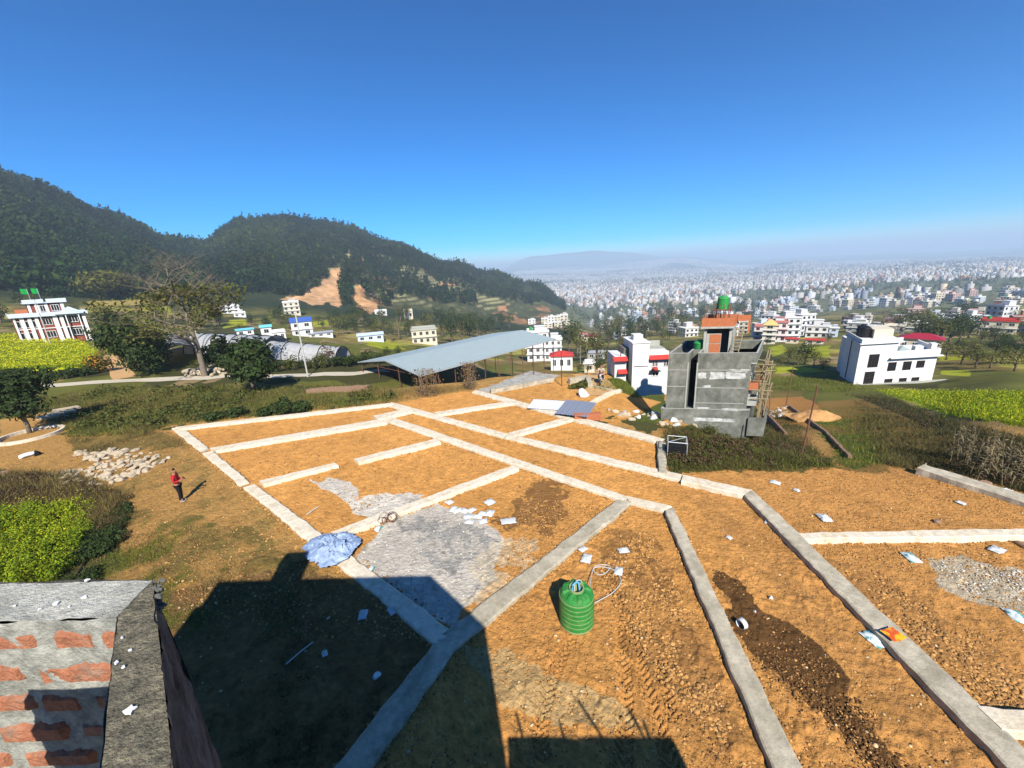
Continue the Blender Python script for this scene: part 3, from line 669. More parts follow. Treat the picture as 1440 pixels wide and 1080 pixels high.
# hedge along the road : separate bushes
for i in range(15):
    px = 384 + i * 10.5 + rnd.uniform(-3, 3); py = 523 - i * .9 + rnd.uniform(-1, 2)
    shrub(px, py, rnd.uniform(17, 24), rnd.uniform(14, 24), rnd.choice([0, 0, 1]), 'dark green bush in the hedge between the dirt road and the plastic tunnels', None, 0, 700, seed=40 + i, name='hedge_bush', cat='bush', group='bushes of the roadside hedge')
for i, (px, py, w, h) in enumerate([(20, 535, 50, 16), (60, 534, 40, 14), (95, 532, 36, 16), (122, 528, 26, 14), (-10, 538, 40, 18)]):
    shrub(px, py, w, h, 0, 'dark low bush along the front edge of the big yellow field', None, 0, 900, seed=60 + i, name='hedge_bush', cat='bush', group='bushes before the yellow field')
for i, (px, py, w, h) in enumerate([(388, 580, 34, 14), (402, 581, 30, 24), (425, 580, 26, 20), (372, 584, 24, 14), (330, 586, 30, 12), (300, 590, 30, 12)]):
    shrub(px, py, w, h, 0, 'dark rounded bush on the weedy bank behind the far left footing', None, 0, 900, seed=70 + i, name='bush', cat='bush', group='bushes on the bank behind the plots', leaf=.11)
# prototypes for the trees further off, moved into place with the first use
PT = [tree((0, 0, -500), 7, 8, 0, 'x', leaves=700, nb=9, seed=101, z0=.12), tree((0, 0, -500), 6, 9, 1, 'x', leaves=600, nb=8, seed=102, z0=.15), tree((0, 0, -500), 5, 10, 0, 'x', leaves=600, nb=9, seed=103, z0=.2),
      tree((0, 0, -500), 7, 7.5, 2, 'x', leaves=450, nb=8, seed=104, z0=.2), tree((0, 0, -500), 3.2, 10, 1, 'x', leaves=420, nb=9, seed=105, z0=.15)]
PH = [8, 9, 10, 7.5, 10]; used = [False] * 5
KN = ['dark round tree', 'mid green bushy tree', 'tall dark tree', 'yellowish thin tree', 'narrow upright tree']
def pt(px, py, hpx, k, where, wf=1.0):
    p = T(px, py); s = hpx * dep(p) / FPX / PH[k]; lab = KN[k] + ' ' + where
    if not used[k]:
        used[k] = True; e = PT[k]; e.location = p; e.scale = (s * wf, s * wf, s); e.rotation_euler = (0, 0, rnd.uniform(0, 6)); e['label'] = lab; e['group'] = 'trees ' + where + ' (' + KN[k] + ')'
    else: place_copy(PT[k], p, (s * wf, s * wf, s), rnd.uniform(0, 6), lab, 'tree', 'trees ' + where + ' (' + KN[k] + ')')
W1 = 'in the fields between the tunnels and the wooded hill'; W2 = 'between the open shed and the white town houses'; W3 = 'in the gardens behind the red roofed white house'; W4 = 'on the slope left of the white cube house'
for px, py, h, k in [(476, 470, 24, 2), (488, 470, 22, 0), (500, 468, 18, 0), (528, 474, 24, 3), (552, 480, 36, 2), (562, 478, 40, 4), (574, 474, 26, 0), (604, 472, 24, 1), (622, 474, 28, 2), (636, 482, 40, 0), (650, 484, 46, 2),
                     (661, 482, 40, 0), (672, 476, 40, 2), (640, 470, 40, 2), (690, 466, 24, 0), (706, 464, 26, 0), (716, 462, 24, 1), (582, 462, 14, 3), (540, 458, 12, 0), (514, 452, 10, 0), (455, 462, 12, 0), (395, 452, 10, 3), (375, 456, 12, 0),
                     (340, 468, 16, 3), (245, 456, 16, 1), (228, 462, 18, 0), (182, 462, 16, 0), (168, 452, 14, 2), (590, 505, 20, 1), (470, 505, 16, 3), (455, 512, 20, 3), (560, 502, 16, 0), (545, 505, 18, 0)]: pt(px, py, h, k, W1)
for px, py, h, k in [(800, 494, 44, 0), (812, 500, 46, 1), (824, 506, 42, 3), (840, 512, 50, 1), (832, 498, 30, 2), (856, 490, 40, 2), (872, 478, 26, 2), (843, 528, 28, 0), (826, 527, 18, 1), (815, 526, 14, 0), (884, 468, 24, 0), (898, 462, 20, 0), (862, 468, 24, 3),
                     (908, 466, 22, 2), (920, 462, 16, 0), (836, 470, 30, 2), (850, 470, 16, 0), (915, 478, 14, 1), (944, 466, 12, 3), (930, 455, 14, 0), (786, 500, 20, 0), (1002, 446, 12, 0), (975, 452, 12, 2), (855, 510, 22, 3), (780, 520, 12, 3), (888, 486, 14, 1)]: pt(px, py, h, k, W2, 1.15)
for px, py, h, k in [(1300, 486, 40, 0), (1318, 488, 46, 1), (1334, 484, 40, 0), (1348, 482, 34, 2), (1290, 470, 34, 3), (1306, 462, 32, 3), (1280, 462, 30, 1), (1362, 476, 32, 0), (1378, 484, 22, 1), (1330, 506, 30, 3), (1352, 512, 34, 3), (1372, 516, 30, 1),
                     (1392, 518, 30, 3), (1408, 512, 32, 1), (1426, 522, 34, 3), (1440, 512, 36, 0), (1455, 500, 40, 1), (1416, 486, 20, 0), (1435, 480, 16, 1), (1262, 460, 16, 0), (1230, 462, 18, 2), (1200, 456, 14, 0), (1345, 462, 26, 0), (1268, 446, 18, 3)]: pt(px, py, h, k, W3, 1.3)
for px, py, h, k in [(1108, 510, 26, 1), (1132, 512, 32, 0), (1122, 514, 22, 3), (1144, 514, 24, 1), (1156, 520, 20, 3), (1098, 514, 16, 3), (1078, 486, 12, 0), (1150, 486, 8, 2), (1112, 478, 10, 0), (1164, 480, 12, 0), (1085, 530, 16, 1)]: pt(px, py, h, k, W4, 1.2)

for poly, n_, W_ in (([(440, 452), (560, 448), (690, 458), (700, 478), (600, 470), (450, 468)], 46, W1), ([(200, 440), (330, 444), (440, 458), (430, 466), (210, 462)], 20, W1), ([(830, 460), (960, 452), (960, 480), (850, 500)], 34, W2), ([(900, 446), (1060, 440), (1060, 470), (960, 470)], 26, W2), ([(1180, 446), (1440, 444), (1440, 470), (1200, 466)], 26, W3), ([(1290, 455), (1440, 470), (1440, 500), (1330, 500)], 22, W3), ([(0, 428), (120, 432), (120, 452), (0, 455)], 12, W1)):
    for p in poly_scatter(poly, n_):
        a_, b_, _ = topx(p); pt(float(a_), float(b_), rnd.uniform(12, 26), rnd.choice([0, 0, 1, 2, 1, 3]), W_, 1.3)
# ---- tall half-bare tree
def branchy(px, py, hpx, wpx, label, seed, leaf_mat, nleaf, upper_bare=.6, depth=5):
    p = T(px, py); s = dep(p) / FPX; h = hpx * s; r = random.Random(seed); e = empty('bare_tree', p, 0, label, 'tree')
    mb = MB(); tips = []
    def grow(pos, d, ln, rad, dep_):
        pts = [pos]; q = pos.copy(); dd = d.copy()
        for i in range(4):
            dd = (dd + Vector((r.gauss(0, .13), r.gauss(0, .13), r.gauss(.03, .06)))).normalized(); q = q + dd * ln / 4; pts.append(q.copy())
        mb.tube(pts, [rad, rad * .9, rad * .8, rad * .7, rad * .58], 6 if dep_ > 2 else 4, caps=False)
        if dep_ <= 2: tips.extend(pts[2:])
        if dep_ == 0: return
        for _ in range(3 if dep_ > 1 else 4):
            a = r.uniform(0, 6.28); sd = Vector((math.cos(a), math.sin(a), r.uniform(-.1, .5)))
            grow(pts[r.choice([2, 3, 4])], (dd * .45 + sd * .75).normalized(), ln * r.uniform(.58, .8), rad * .52, dep_ - 1)
    tr = h * .016
    t1 = Vector((0, 0, -.3)); mb.tube([t1, (.05 * h * .1, 0, h * .2), (-.01 * h, 0, h * .42)], [tr * 1.4, tr, tr * .8], 9, caps=False)
    base = Vector((-.01 * h, 0, h * .42))
    for k in range(6):
        a = k * 1.05 + r.uniform(-.3, .3); z = r.uniform(.22, .42) * h
        grow(Vector((0, 0, z)), Vector((math.cos(a) * 1.0, math.sin(a) * .8, r.uniform(.25, .6))).normalized(), h * r.uniform(.19, .27), tr * .5, depth - 1)
    grow(base, Vector((.12, 0, 1)), h * .26, tr * .75, depth); grow(base, Vector((-.35, .1, 1)).normalized(), h * .24, tr * .6, depth - 1)
    mb.build('trunk', M_barkp, e, smooth=True)
    rg = np.random.default_rng(seed); tp = np.array([tuple(t) for t in tips if t.z < h * upper_bare])
    if nleaf:
        P = tp[rg.integers(0, len(tp), nleaf)] + rg.normal(size=(nleaf, 3)) * .32; N_ = rg.normal(size=(nleaf, 3)) + [0, 0, .8]; N_ /= np.linalg.norm(N_, axis=1)[:, None]
        V = quads(P, N_, .16, 1.0, rg); npmesh('crown', V, 4, qF(V), leaf_mat, e)
    return e
branchy(288, 529, 190, 150, 'tall half bare tree with pale trunk and yellowish leaves beside the dirt road', 5, M_leaf[2], 3400, .64)
branchy(1240, 470, 46, 40, 'thin leafless tree behind the white cube house', 9, M_leaf[3], 0, 0, 4)
branchy(462, 513, 30, 26, 'small leafless tree left of the open shed roof', 12, M_leaf[3], 120, 1, 3)

# ================================================================ ground cover
def blades(P, h, w, lean=.5, r=rng, k=1):
    P = np.repeat(P, k, 0); n = len(P)
    if k > 1: P = P + np.c_[r.normal(size=(n, 2)) * np.repeat(np.asarray(h).repeat(k) if hasattr(h, '__len__') else np.full(n, h), 1)[:, None] * .35, np.zeros(n)]
    hh = (np.asarray(h).repeat(k) if hasattr(h, '__len__') else np.full(n, h)) * r.uniform(.5, 1.25, n)
    a = r.uniform(0, 6.28, n); d = np.stack([np.cos(a), np.sin(a), 0 * a], -1); l = r.normal(size=(n, 3)) * lean * hh[:, None]; l[:, 2] = hh
    ww = (w * hh)[:, None]
    return np.stack([P - d * ww, P + d * ww, P + l], 1).reshape(-1, 3)
M_grass = [mat('grass_green', (.17, .185, .03), island=.5, hue=.02, trans=.3), mat('grass_dry', (.24, .17, .06), island=.5, hue=.02, trans=.25), mat('weeds_dark', (.085, .075, .025), island=.6, hue=.03, trans=.2), mat('mustard_leaves', (.22, .29, .012), island=.45, hue=.02, trans=.35)]
def ruffle(P, a=.016):
    d = (P - CAM) @ Fv; P = P + np.c_[rng.normal(size=(len(P), 2)) * (a * d)[:, None] * rng.random(len(P))[:, None] ** 2, np.zeros(len(P))]; P[:, 2] = H(P[:, 0], P[:, 1]); return P
def cover(name, poly, n, h, mi, w=.08, k=3, lean=.5, mask=None, scale_far=True):
    P = ruffle(poly_scatter(poly, n))
    if mask is not None: P = P[mask(P)]
    d = (P - CAM) @ Fv; hh = np.full(len(P), h) * (1 + .5 * fbm(P[:, 0], P[:, 1], 1.7, 2, 3))
    V = blades(P - [0, 0, .02], hh, w, lean, k=k); ww = np.arange(len(V), dtype=np.int32)
    o = npmesh(name, V, 3, ww, M_grass[mi]); return tag(o, kind='stuff')
nz = lambda s, sd, t: (lambda P: fbm(P[:, 0], P[:, 1], s, 3, sd) > t)
cover('grass', [(60, 700), (200, 720), (330, 740), (450, 800), (400, 900), (200, 900), (60, 820)], 9000, .09, 1, .10, 4, .8, nz(1.2, 21, -.1))
cover('grass', [(60, 700), (240, 740), (330, 780), (280, 900), (60, 820)], 6000, .10, 0, .10, 4, .7, nz(1.1, 90, .1))
cover('grass', [(240, 860), (400, 800), (620, 830), (640, 900), (480, 1080), (300, 1080)], 3500, .09, 2, .10, 4, .7, nz(1.3, 31, .1))
cover('weeds', [(50, 560), (150, 545), (500, 541), (570, 552), (556, 566), (245, 597), (200, 610), (100, 616)], 7000, .26, 2, .05, 3, .45, nz(3, 41, -.35))
cover('weeds', [(50, 560), (150, 545), (500, 541), (570, 552), (556, 566), (245, 597), (200, 610), (100, 616)], 11000, .22, 0, .08, 3, .5, nz(3.5, 46, -.35))
cover('dry_weeds', [(50, 560), (150, 545), (500, 541), (570, 552), (556, 566), (245, 597), (200, 610), (100, 616)], 9000, .28, 1, .04, 3, .5, nz(2.5, 56, -.2))
cover('dry_weeds', [(90, 620), (200, 605), (262, 615), (255, 628), (120, 640)], 2200, .16, 1, .06, 3, .6, nz(1.5, 33, -.1))
cover('weeds', [(90, 620), (200, 605), (262, 615), (255, 628), (120, 640)], 1200, .2, 2, .06, 3, .6, nz(1.5, 34, .05))
cover('dry_weeds', [(0, 664), (110, 668), (180, 702), (165, 760), (120, 730), (-40, 730), (-40, 664)], 3500, .34, 2, .035, 5, .5)
cover('dry_weeds', [(0, 664), (110, 668), (180, 700), (150, 740), (0, 730)], 2500, .42, 1, .03, 4, .5)
cover('dry_weeds', [(938, 622), (938, 604), (1080, 598), (1180, 656), (1060, 660), (942, 664)], 4000, .22, 1, .05, 3, .5, nz(1.5, 44, -.05))
cover('weeds', [(938, 622), (938, 604), (1080, 598), (1180, 656), (1060, 660), (942, 664)], 5000, .26, 2, .06, 3, .5)
cover('weeds', [(938, 640), (1080, 630), (1180, 658), (1060, 660), (942, 664)], 1600, .24, 0, .07, 3, .5)
cover('grass', [(1150, 575), (1225, 570), (1262, 652), (1180, 657)], 2600, .18, 0, .08, 3, .5)
cover('dry_grass', [(1200, 562), (1340, 615), (1345, 662), (1240, 655)], 4500, .25, 2, .06, 3, .5)
cover('dry_grass', [(1200, 562), (1340, 615), (1345, 662), (1240, 655)], 2000, .22, 1, .05, 3, .5)
cover('weeds', [(1190, 553), (1240, 555), (1340, 592), (1460, 620), (1460, 700), (1345, 664), (1330, 612), (1250, 575)], 6000, .3, 2, .05, 3, .4)
cover('grass', [(836, 546), (860, 531), (935, 531), (935, 560)], 2500, .2, 0, .1, 3, .5)
cover('grass', [(1075, 530), (1165, 530), (1220, 545), (1180, 552), (1075, 548)], 2500, .25, 0, .1, 3, .5)
cover('brown_weeds', [(500, 545), (662, 543), (660, 549), (556, 565)], 3000, .28, 1, .025, 3, .4)
cover('brown_weeds', [(1060, 575), (1110, 580), (1150, 640), (1080, 650)], 2000, .3, 2, .05, 3, .5)
def mustard(name, poly, n, h, k, petals, w=.10, hs=.9):
    P = ruffle(poly_scatter(poly, n)); P = P[fbm(P[:, 0], P[:, 1], 1.1, 3, 17) > -.35]; V = blades(P - [0, 0, .03], np.full(len(P), h) * (1 + .7 * fbm(P[:, 0], P[:, 1], 1.5, 3, 27)), w, .35, k=k)
    tag(npmesh(name, V, 3, np.arange(len(V), dtype=np.int32), M_grass[3]), kind='stuff')
    if petals:
        Q = P[rng.integers(0, len(P), petals)] + np.c_[rng.normal(size=(petals, 2)) * .25, h * rng.uniform(.6, 1.2, petals)]
        d = (Q - CAM) @ Fv; N_ = rng.normal(size=(petals, 3)) + [0, 0, 1.2]; N_ /= np.linalg.norm(N_, axis=1)[:, None]
        V = quads(Q, N_, np.maximum(.028, d * .0011) * hs, .8); tag(npmesh('mustard_flowers', V, 4, qF(V), M_yellow), kind='stuff')
def mounds(name, poly, n, rad, hgt, per, leaf, mt, lift=0.0):
    P = ruffle(poly_scatter(poly, n)); k = fbm(P[:, 0], P[:, 1], 1.6, 3, 37) > -.3; P = P[k]; hh = 1 + .8 * fbm(P[:, 0], P[:, 1], 2.2, 2, 47)
    V = np.concatenate([crown(per, [(p[0], p[1], p[2] + hgt * h * .45 + lift, rad * rng.uniform(.6, 1.2), rad * rng.uniform(.6, 1.2), hgt * h * rng.uniform(.4, .7))], leaf, rng, fill=.2) for p, h in zip(P, hh)])
    tag(npmesh(name, V, 4, qF(V), mt), kind='stuff'); return P, hh
M_mleaf = mat('mustard_foliage', (.20, .27, .014), island=.5, hue=.02, trans=.35); M_scrub = mat('brown_scrub', (.10, .065, .03), island=.6, hue=.02, trans=.2)
mp_ = [(-40, 738), (10, 728), (60, 712), (100, 704), (128, 712), (126, 745), (112, 780), (80, 826), (-40, 832)]
P, hh = mounds('mustard_plants', mp_, 420, .26, .75, 110, .045, M_mleaf)
Q = P[rng.integers(0, len(P), 5200)]; Q = Q + np.c_[rng.normal(size=(len(Q), 2)) * .2, rng.uniform(.45, .95, len(Q))]; N_ = rng.normal(size=(len(Q), 3)) + [0, 0, 1.2]; N_ /= np.linalg.norm(N_, axis=1)[:, None]
V = quads(Q, N_, .024, .9); tag(npmesh('mustard_flowers', V, 4, qF(V), M_yellow), kind='stuff')
mounds('brown_scrub', [(-40, 676), (60, 674), (112, 680), (172, 702), (165, 735), (148, 750), (128, 735), (118, 708), (60, 712), (-40, 730)], 330, .3, .36, 110, .05, M_scrub)
mounds('dark_scrub', [(128, 715), (185, 712), (165, 770), (130, 826), (90, 830), (120, 770)], 240, .24, .35, 90, .045, M_leaf[0])
mustard('mustard_field', [(-60, 472), (100, 472), (133, 495), (128, 516), (-60, 524)], 7000, .6, 3, 16000, .12, 1.6)
mustard('mustard_field', [(1232, 549), (1500, 552), (1500, 608), (1380, 592), (1330, 580)], 8000, .28, 3, 6000, .12, 1.3)

# bushy undergrowth on the bank: one rolling mass
P = poly_scatter([(60, 562), (150, 548), (500, 544), (556, 560), (250, 594), (190, 606), (100, 612)], 170); P = P[fbm(P[:, 0], P[:, 1], 5, 2, 71) > .0]
und = np.concatenate([crown(60, [(p[0], p[1], p[2] + .15, rnd.uniform(.4, 1.0), rnd.uniform(.4, 1.0), rnd.uniform(.3, .6))], .12, rng) for p in P]); tag(npmesh('undergrowth', und, 4, qF(und), M_leaf[1]), kind='stuff')

mounds('brown_scrub', [(938, 628), (1060, 612), (1170, 652), (1060, 657), (942, 658)], 150, .3, .35, 90, .05, M_scrub)
mounds('weed_clumps', [(938, 622), (1060, 604), (1175, 652), (1060, 658), (942, 661)], 110, .22, .35, 80, .05, M_leaf[1])
mounds('dry_bushes', [(1200, 558), (1260, 565), (1345, 612), (1440, 632), (1440, 690), (1330, 655), (1320, 615)], 170, .35, .28, 80, .05, M_scrub)
# ================================================================ buildings
M_white = mat('white_render', (.68, .67, .64), var=.16, vscale=.5)
M_cream = mat('cream_render', (.60, .53, .40), var=.1, vscale=.6)
M_bluish = mat('pale_blue_render', (.50, .58, .66), var=.06)
M_pane = mat('window_glass', (.015, .017, .02), rough=.15, spec=.5)
M_brown = mat('dark_brown_frames', (.05, .025, .02), rough=.5)
M_redbrick = mat('red_brick_wall', (.22, .055, .035), var=.2, vscale=3)
M_rtile = mat('red_roof_paint', (.46, .045, .035), var=.12, vscale=1.5, rough=.6)
M_rmaroon = mat('crimson_roof_sheet', (.30, .02, .04), var=.15, rough=.5)
M_pink = mat('faded_pink_trim', (.5, .2, .18))
M_greyplas = mat('grey_cement_plaster', (.105, .11, .088), var=.5, vscale=.8, bump=.3, bscale=8, color2=(.21, .21, .175))
M_greylite = mat('pale_cement_edge', (.36, .36, .31), var=.2, vscale=1.5)
M_whitewash = mat('white_putty_smears', (.62, .62, .58), var=.3, vscale=3, color2=(.3, .3, .27))
M_obrick = mat('orange_brick', (.42, .14, .06), var=.3, vscale=5)
M_sheet = mat('blue_grey_roof_sheet', (.31, .37, .36), var=.06, vscale=.4, rough=.45, spec=.5)
M_rust = mat('rusty_steel', (.16, .07, .045), var=.3, vscale=4, rough=.8)
M_dark = mat('black_plastic_and_shade', (.012, .012, .013), rough=.5)  # also colours the recess wall and porch panel that stand in for shade
M_gtank = mat('green_tank_plastic', (.03, .27, .06), var=.3, vscale=2.5, rough=.55, spec=.35)
M_steel = mat('galvanised_steel', (.45, .46, .46), rough=.45, metal=.3, var=.15)
M_blue = mat('blue_roof_sheet', (.05, .11, .34), rough=.5); M_teal = mat('teal_roof_sheet', (.15, .48, .55), rough=.5)
M_plastic = mat('greenhouse_plastic', (.46, .46, .45), rough=.35, spec=.5, var=.2, vscale=1, trans=.2)
M_pole = mat('concrete_pole', (.5, .48, .44), var=.15)
M_bamboo = mat('bamboo', (.27, .21, .12), var=.2)
M_black = mat('black_wire', (.02, .02, .02))
GL = {}
def frame2(pl, dl, pr_, dr):
    """root transform from the two ends of a front wall: picture point and distance each"""
    a = at(float(pl[0]), float(pl[1]), dl); b = at(float(pr_[0]), float(pr_[1]), dr); d = b - a
    return Vector(a), math.atan2(d[1], d[0]), math.hypot(d[0], d[1])
def window(root, x, z, w, h, y=0.0, frame=M_white, bars=1, name='window', proud=.05, side=None, hbar=0):
    """side None: on the front wall (faces -y); 'l': on the left wall at x"""
    f = MB(); t = .07; p = MB()
    def B(mb, u0, z0, u1, z1, d0, d1):
        if side is None: mb.box(x + u0, y - d1, z + z0, x + u1, y - d0, z + z1)
        elif side == 'l': mb.box(x - d1, y + u0, z + z0, x - d0, y + u1, z + z1)
        else: mb.box(x + d0, y + u0, z + z0, x + d1, y + u1, z + z1)
    B(f, -t, -t, 0, h + t, -.05, proud); B(f, w, -t, w + t, h + t, -.05, proud)
    B(f, 0, -t, w, 0, -.05, proud); B(f, 0, h, w, h + t, -.05, proud)
    for k in range(bars):
        u = w * (k + 1) / (bars + 1); B(f, u - .03, 0, u + .03, h, -.05, proud - .012)
    for k in range(hbar):
        u = h * (k + 1) / (hbar + 1); B(f, 0, u - .03, w, u + .03, -.05, proud - .015)
    fo = f.build(name, frame, root); B(p, .0, .0, w, h, -.04, .012); p.build('pane', M_pane, fo); return fo
def tank(root_loc, s, m_, label, group=None, name='water_tank'):
    e = empty(name, root_loc, 0, label, 'water tank', group)
    pf = [(0, 0), (.48, 0), (.5, .03)]
    for k in range(6): z = .08 + k * .155; pf += [(.5, z), (.485, z + .02), (.485, z + .05), (.5, z + .07)]
    pf += [(.5, 1.0), (.47, 1.05), (.22, 1.2), (.2, 1.25), (0, 1.25)]
    MB().lathe([(r * s, z * s) for r, z in pf], 20).build('body', m_, e, smooth=False); return e
def flatroof(root, x0, y0, x1, y1, z, ov=.25, par=.5, wall=M_white, trim=M_white, nm='roof', th=.14):
    mb = MB(); mb.box(x0 - ov, y0 - ov, z, x1 + ov, y1 + ov, z + th)
    if par:
        t = .12
        mb.box(x0, y0, z + th, x1, y0 + t, z + th + par).box(x0, y1 - t, z + th, x1, y1, z + th + par).box(x0, y0 + t, z + th, x0 + t, y1 - t, z + th + par).box(x1 - t, y0 + t, z + th, x1, y1 - t, z + th + par)
    return mb.build(nm, trim, root)
def hip(root, x0, y0, x1, y1, z, h, mt, ov=.35, nm='roof', gable=False):
    x0 -= ov; y0 -= ov; x1 += ov; y1 += ov; w = x1 - x0; d = y1 - y0; e = 0 if gable else min(w, d) / 2
    vs = [(x0, y0, z), (x1, y0, z), (x1, y1, z), (x0, y1, z)]; ym = (y0 + y1) / 2; xm = (x0 + x1) / 2
    if w >= d: vs += [(x0 + e, ym, z + h), (x1 - e, ym, z + h)]; fs = [(0, 1, 5, 4), (2, 3, 4, 5), (1, 2, 5), (3, 0, 4)]
    else: vs += [(xm, y0 + e, z + h), (xm, y1 - e, z + h)]; fs = [(3, 0, 4, 5), (1, 2, 5, 4), (0, 1, 4), (2, 3, 5)]
    return MB().add(vs, fs + [(3, 2, 1, 0)]).build(nm, mt, root)
def simple(px, py, wpx, hpx, label, wall=M_white, st=2, roof='flat', rmat=M_white, rot=0.0, nw=3, top=True, name='house', dr=.8, tankm=None, trim=None, dscale=None, cat='house', found=2.5):
    p = Vector(gp([px], [py])[0]); d = dep(p); s = d / FPX; w = wpx * s; h = hpx * s
    if top: body = h * st / (st + .75)
    else: body = h * (.78 if roof != 'flat' else .9)
    az = math.atan2(p.x, p.y); e = empty(name, p, -az + rot, label, cat); dd = w * dr
    MB().box(-w / 2, 0, -found, w / 2, dd, body).build('wall', wall, e)
    fh = body / st
    for k in range(st):
        for i in range(nw):
            ww = w / nw * .42; x = -w / 2 + w / nw * (i + .5) - ww / 2
            window(e, x, fh * k + fh * .35, ww, fh * .42, 0, trim or M_white, bars=1 if d < 220 else 0)
        if k and wpx > 15:
            MB().box(-w / 2 - .3, -.5, fh * k - .08, w / 2 + .3, -.002, fh * k + .06).build('ledge', trim or M_white, e)
    for k in range(st):
        window(e, -w / 2, fh * k + fh * .35, dd * .2, fh * .42, dd * .35, trim or M_white, bars=0, side='l'); window(e, w / 2, fh * k + fh * .35, dd * .2, fh * .42, dd * .35, trim or M_white, bars=0, side='r')
    if roof == 'flat': flatroof(e, -w / 2, 0, w / 2, dd, body, .3, fh * .25, wall, rmat)
    else: hip(e, -w / 2, 0, w / 2, dd, body, h * .22, rmat, gable=(roof == 'gable'))
    if top:
        rm = MB().box(-w * .12, dd * .3, body + .14, w * .3, dd * .8, body + fh * .7).build('stair_room', wall, e)
        MB().box(-w * .15, dd * .26, body + fh * .7, w * .33, dd * .84, body + fh * .7 + .12).build('slab', rmat, rm)
    if tankm is not None:
        q = e.matrix_basis @ Vector((-w * .3, dd * .5, body + .14)); tank(q, 1.1, tankm, ('black' if tankm is M_dark else 'green') + ' tank on the roof of the ' + ' '.join(label.split()[:8]).rstrip(','))
    return e
def shear(o, S):
    for ch in o.children:
        if ch.type == 'MESH': ch.data.transform(S)
        shear(ch, S)
# --- unfinished grey building ------------------------------------------------
pB = gp([929.], [590.])[0]; dB = dep(pB); o, rz, W = frame2((929, 590), dB, (1057, 592), dB + .4)
o.z = float(H(o.x, o.y)); k_ = W / 9.0
rz = -R_(13); k_ = W / 10.7; u = k_
G = empty('unfinished_building', o, rz, 'unfinished grey cement building with a brick stair room and green tank on top', 'building'); u = k_
def bx(n, a, m_, par=G, bev=0): return MB().box(*[q * u for q in a]).build(n, m_, par)
pl = MB().box(0, 0, -2 * u, 8.95 * u, 7.6 * u, 1.35 * u); pl.build('plinth', M_greyplas, G)
MB().box(-.03 * u, -.03 * u, 1.35 * u, 9.0 * u, .2 * u, 1.40 * u).box(-.03 * u, .2 * u, 1.35 * u, .2 * u, 7.6 * u, 1.40 * u).build('plinth_edge', M_greylite, G)
MB().box(8.95 * u, -.25 * u, -1.5 * u, 10.6 * u, 0, .55 * u).box(10.45 * u, 0, -1.5 * u, 10.6 * u, 4 * u, .55 * u).build('side_plinth', M_greyplas, G)
tw = MB().box(.45 * u, .02 * u, 1.402 * u, 2.5 * u, 7.4 * u, 6.6 * u); tw = tw.build('wall', M_greyplas, G)
MB().box(2.5 * u, 2.3 * u, 1.402 * u, 3.4 * u, 7.4 * u, 6.6 * u).build('recess_shade_wall', M_dark, G)  # back of the slot coloured near-black to stand for its shade
mw = MB().box(3.4 * u, .02 * u, 1.402 * u, 8.6 * u, 7.4 * u, 6.6 * u).build('wall', M_greyplas, G)
ed = MB()
for (x0, x1, z) in ((.4, 2.55, 5.75), (3.35, 8.65, 5.75), (3.35, 8.3, 3.78), (3.35, 8.3, 2.05), (.4, 2.55, 3.9)):
    ed.box(x0 * u, -.03 * u, z * u, x1 * u, .018 * u, (z + .07) * u)
ed.box(2.42 * u, -.035 * u, 1.403 * u, 2.52 * u, .3 * u, 6.6 * u).box(3.36 * u, -.035 * u, 1.403 * u, 3.5 * u, .3 * u, 6.6 * u); ed.build('cement_edging', M_greylite, G)
pp = MB(); t = .14
for (x0, y0, x1, y1) in ((.45, .02, 2.5, .02 + t), (3.4, .02, 9.1, .02 + t), (.45, .16, .45 + t, 7.4), (.45 + t, 7.4 - t, 9.1, 7.4), (9.1 - t, .16, 9.1, 7.4 - t), (2.5 - t, .16, 2.5, 2.2), (3.4, .16, 3.4 + t, 2.2), (2.5, 2.2 - t, 3.4, 2.2)):
    pp.box(x0 * u, y0 * u, 6.602 * u, x1 * u, y1 * u, 7.62 * u)
pp.build('parapet', M_greyplas, G)
pc_ = MB()
for (x0, y0, x1, y1) in ((.43, 0, 2.52, .18), (3.38, 0, 9.12, .18), (.43, .18, .61, 7.42), (8.94, .18, 9.12, 7.42), (2.34, .18, 2.52, 2.2), (3.38, .18, 3.56, 2.2), (.61, 7.24, 8.94, 7.42)): pc_.box(x0 * u, y0 * u, 7.622 * u, x1 * u, y1 * u, 7.66 * u)
pc_.build('parapet_cap', M_greylite, G)
MB().box(2.5 * u, 2.2 * u, 6.45 * u, 9.1 * u, 7.39 * u, 6.6 * u).box(8.6 * u, .03 * u, 6.45 * u, 9.1 * u, 2.2 * u, 6.598 * u).build('roof_slab', M_greylite, G)
# white putty smears, thin plaster patches on the face
def patch(x0, z0, x1, z1, sd, m_=M_whitewash, rag=.12, n=24):
    r = random.Random(sd); cx, cz = (x0 + x1) / 2, (z0 + z1) / 2; vs = []
    for i in range(n):
        a = 2 * math.pi * i / n; c, s = math.cos(a), math.sin(a); q = max(abs(c), abs(s)); f = (1 + r.uniform(-rag, rag))
        vs.append(((cx + (x1 - x0) / 2 * c / q * f) * u, (cz + (z1 - z0) / 2 * s / q * f) * u))
    mb = MB(); V_ = [(x, -.006 * u, z) for x, z in vs] + [(x, .03 * u, z) for x, z in vs]
    mb.add(V_, [tuple(range(n))] + [(i + n, (i + 1) % n + n, (i + 1) % n, i) for i in range(n)]); return mb.build('putty_patch', m_, G)
patch(3.55, 4.85, 4.35, 5.5, 1); patch(4.75, 4.8, 6.2, 5.55, 2); patch(6.3, 4.85, 8.2, 5.65, 3); patch(6.7, 5.5, 8.3, 5.85, 5, rag=.3)
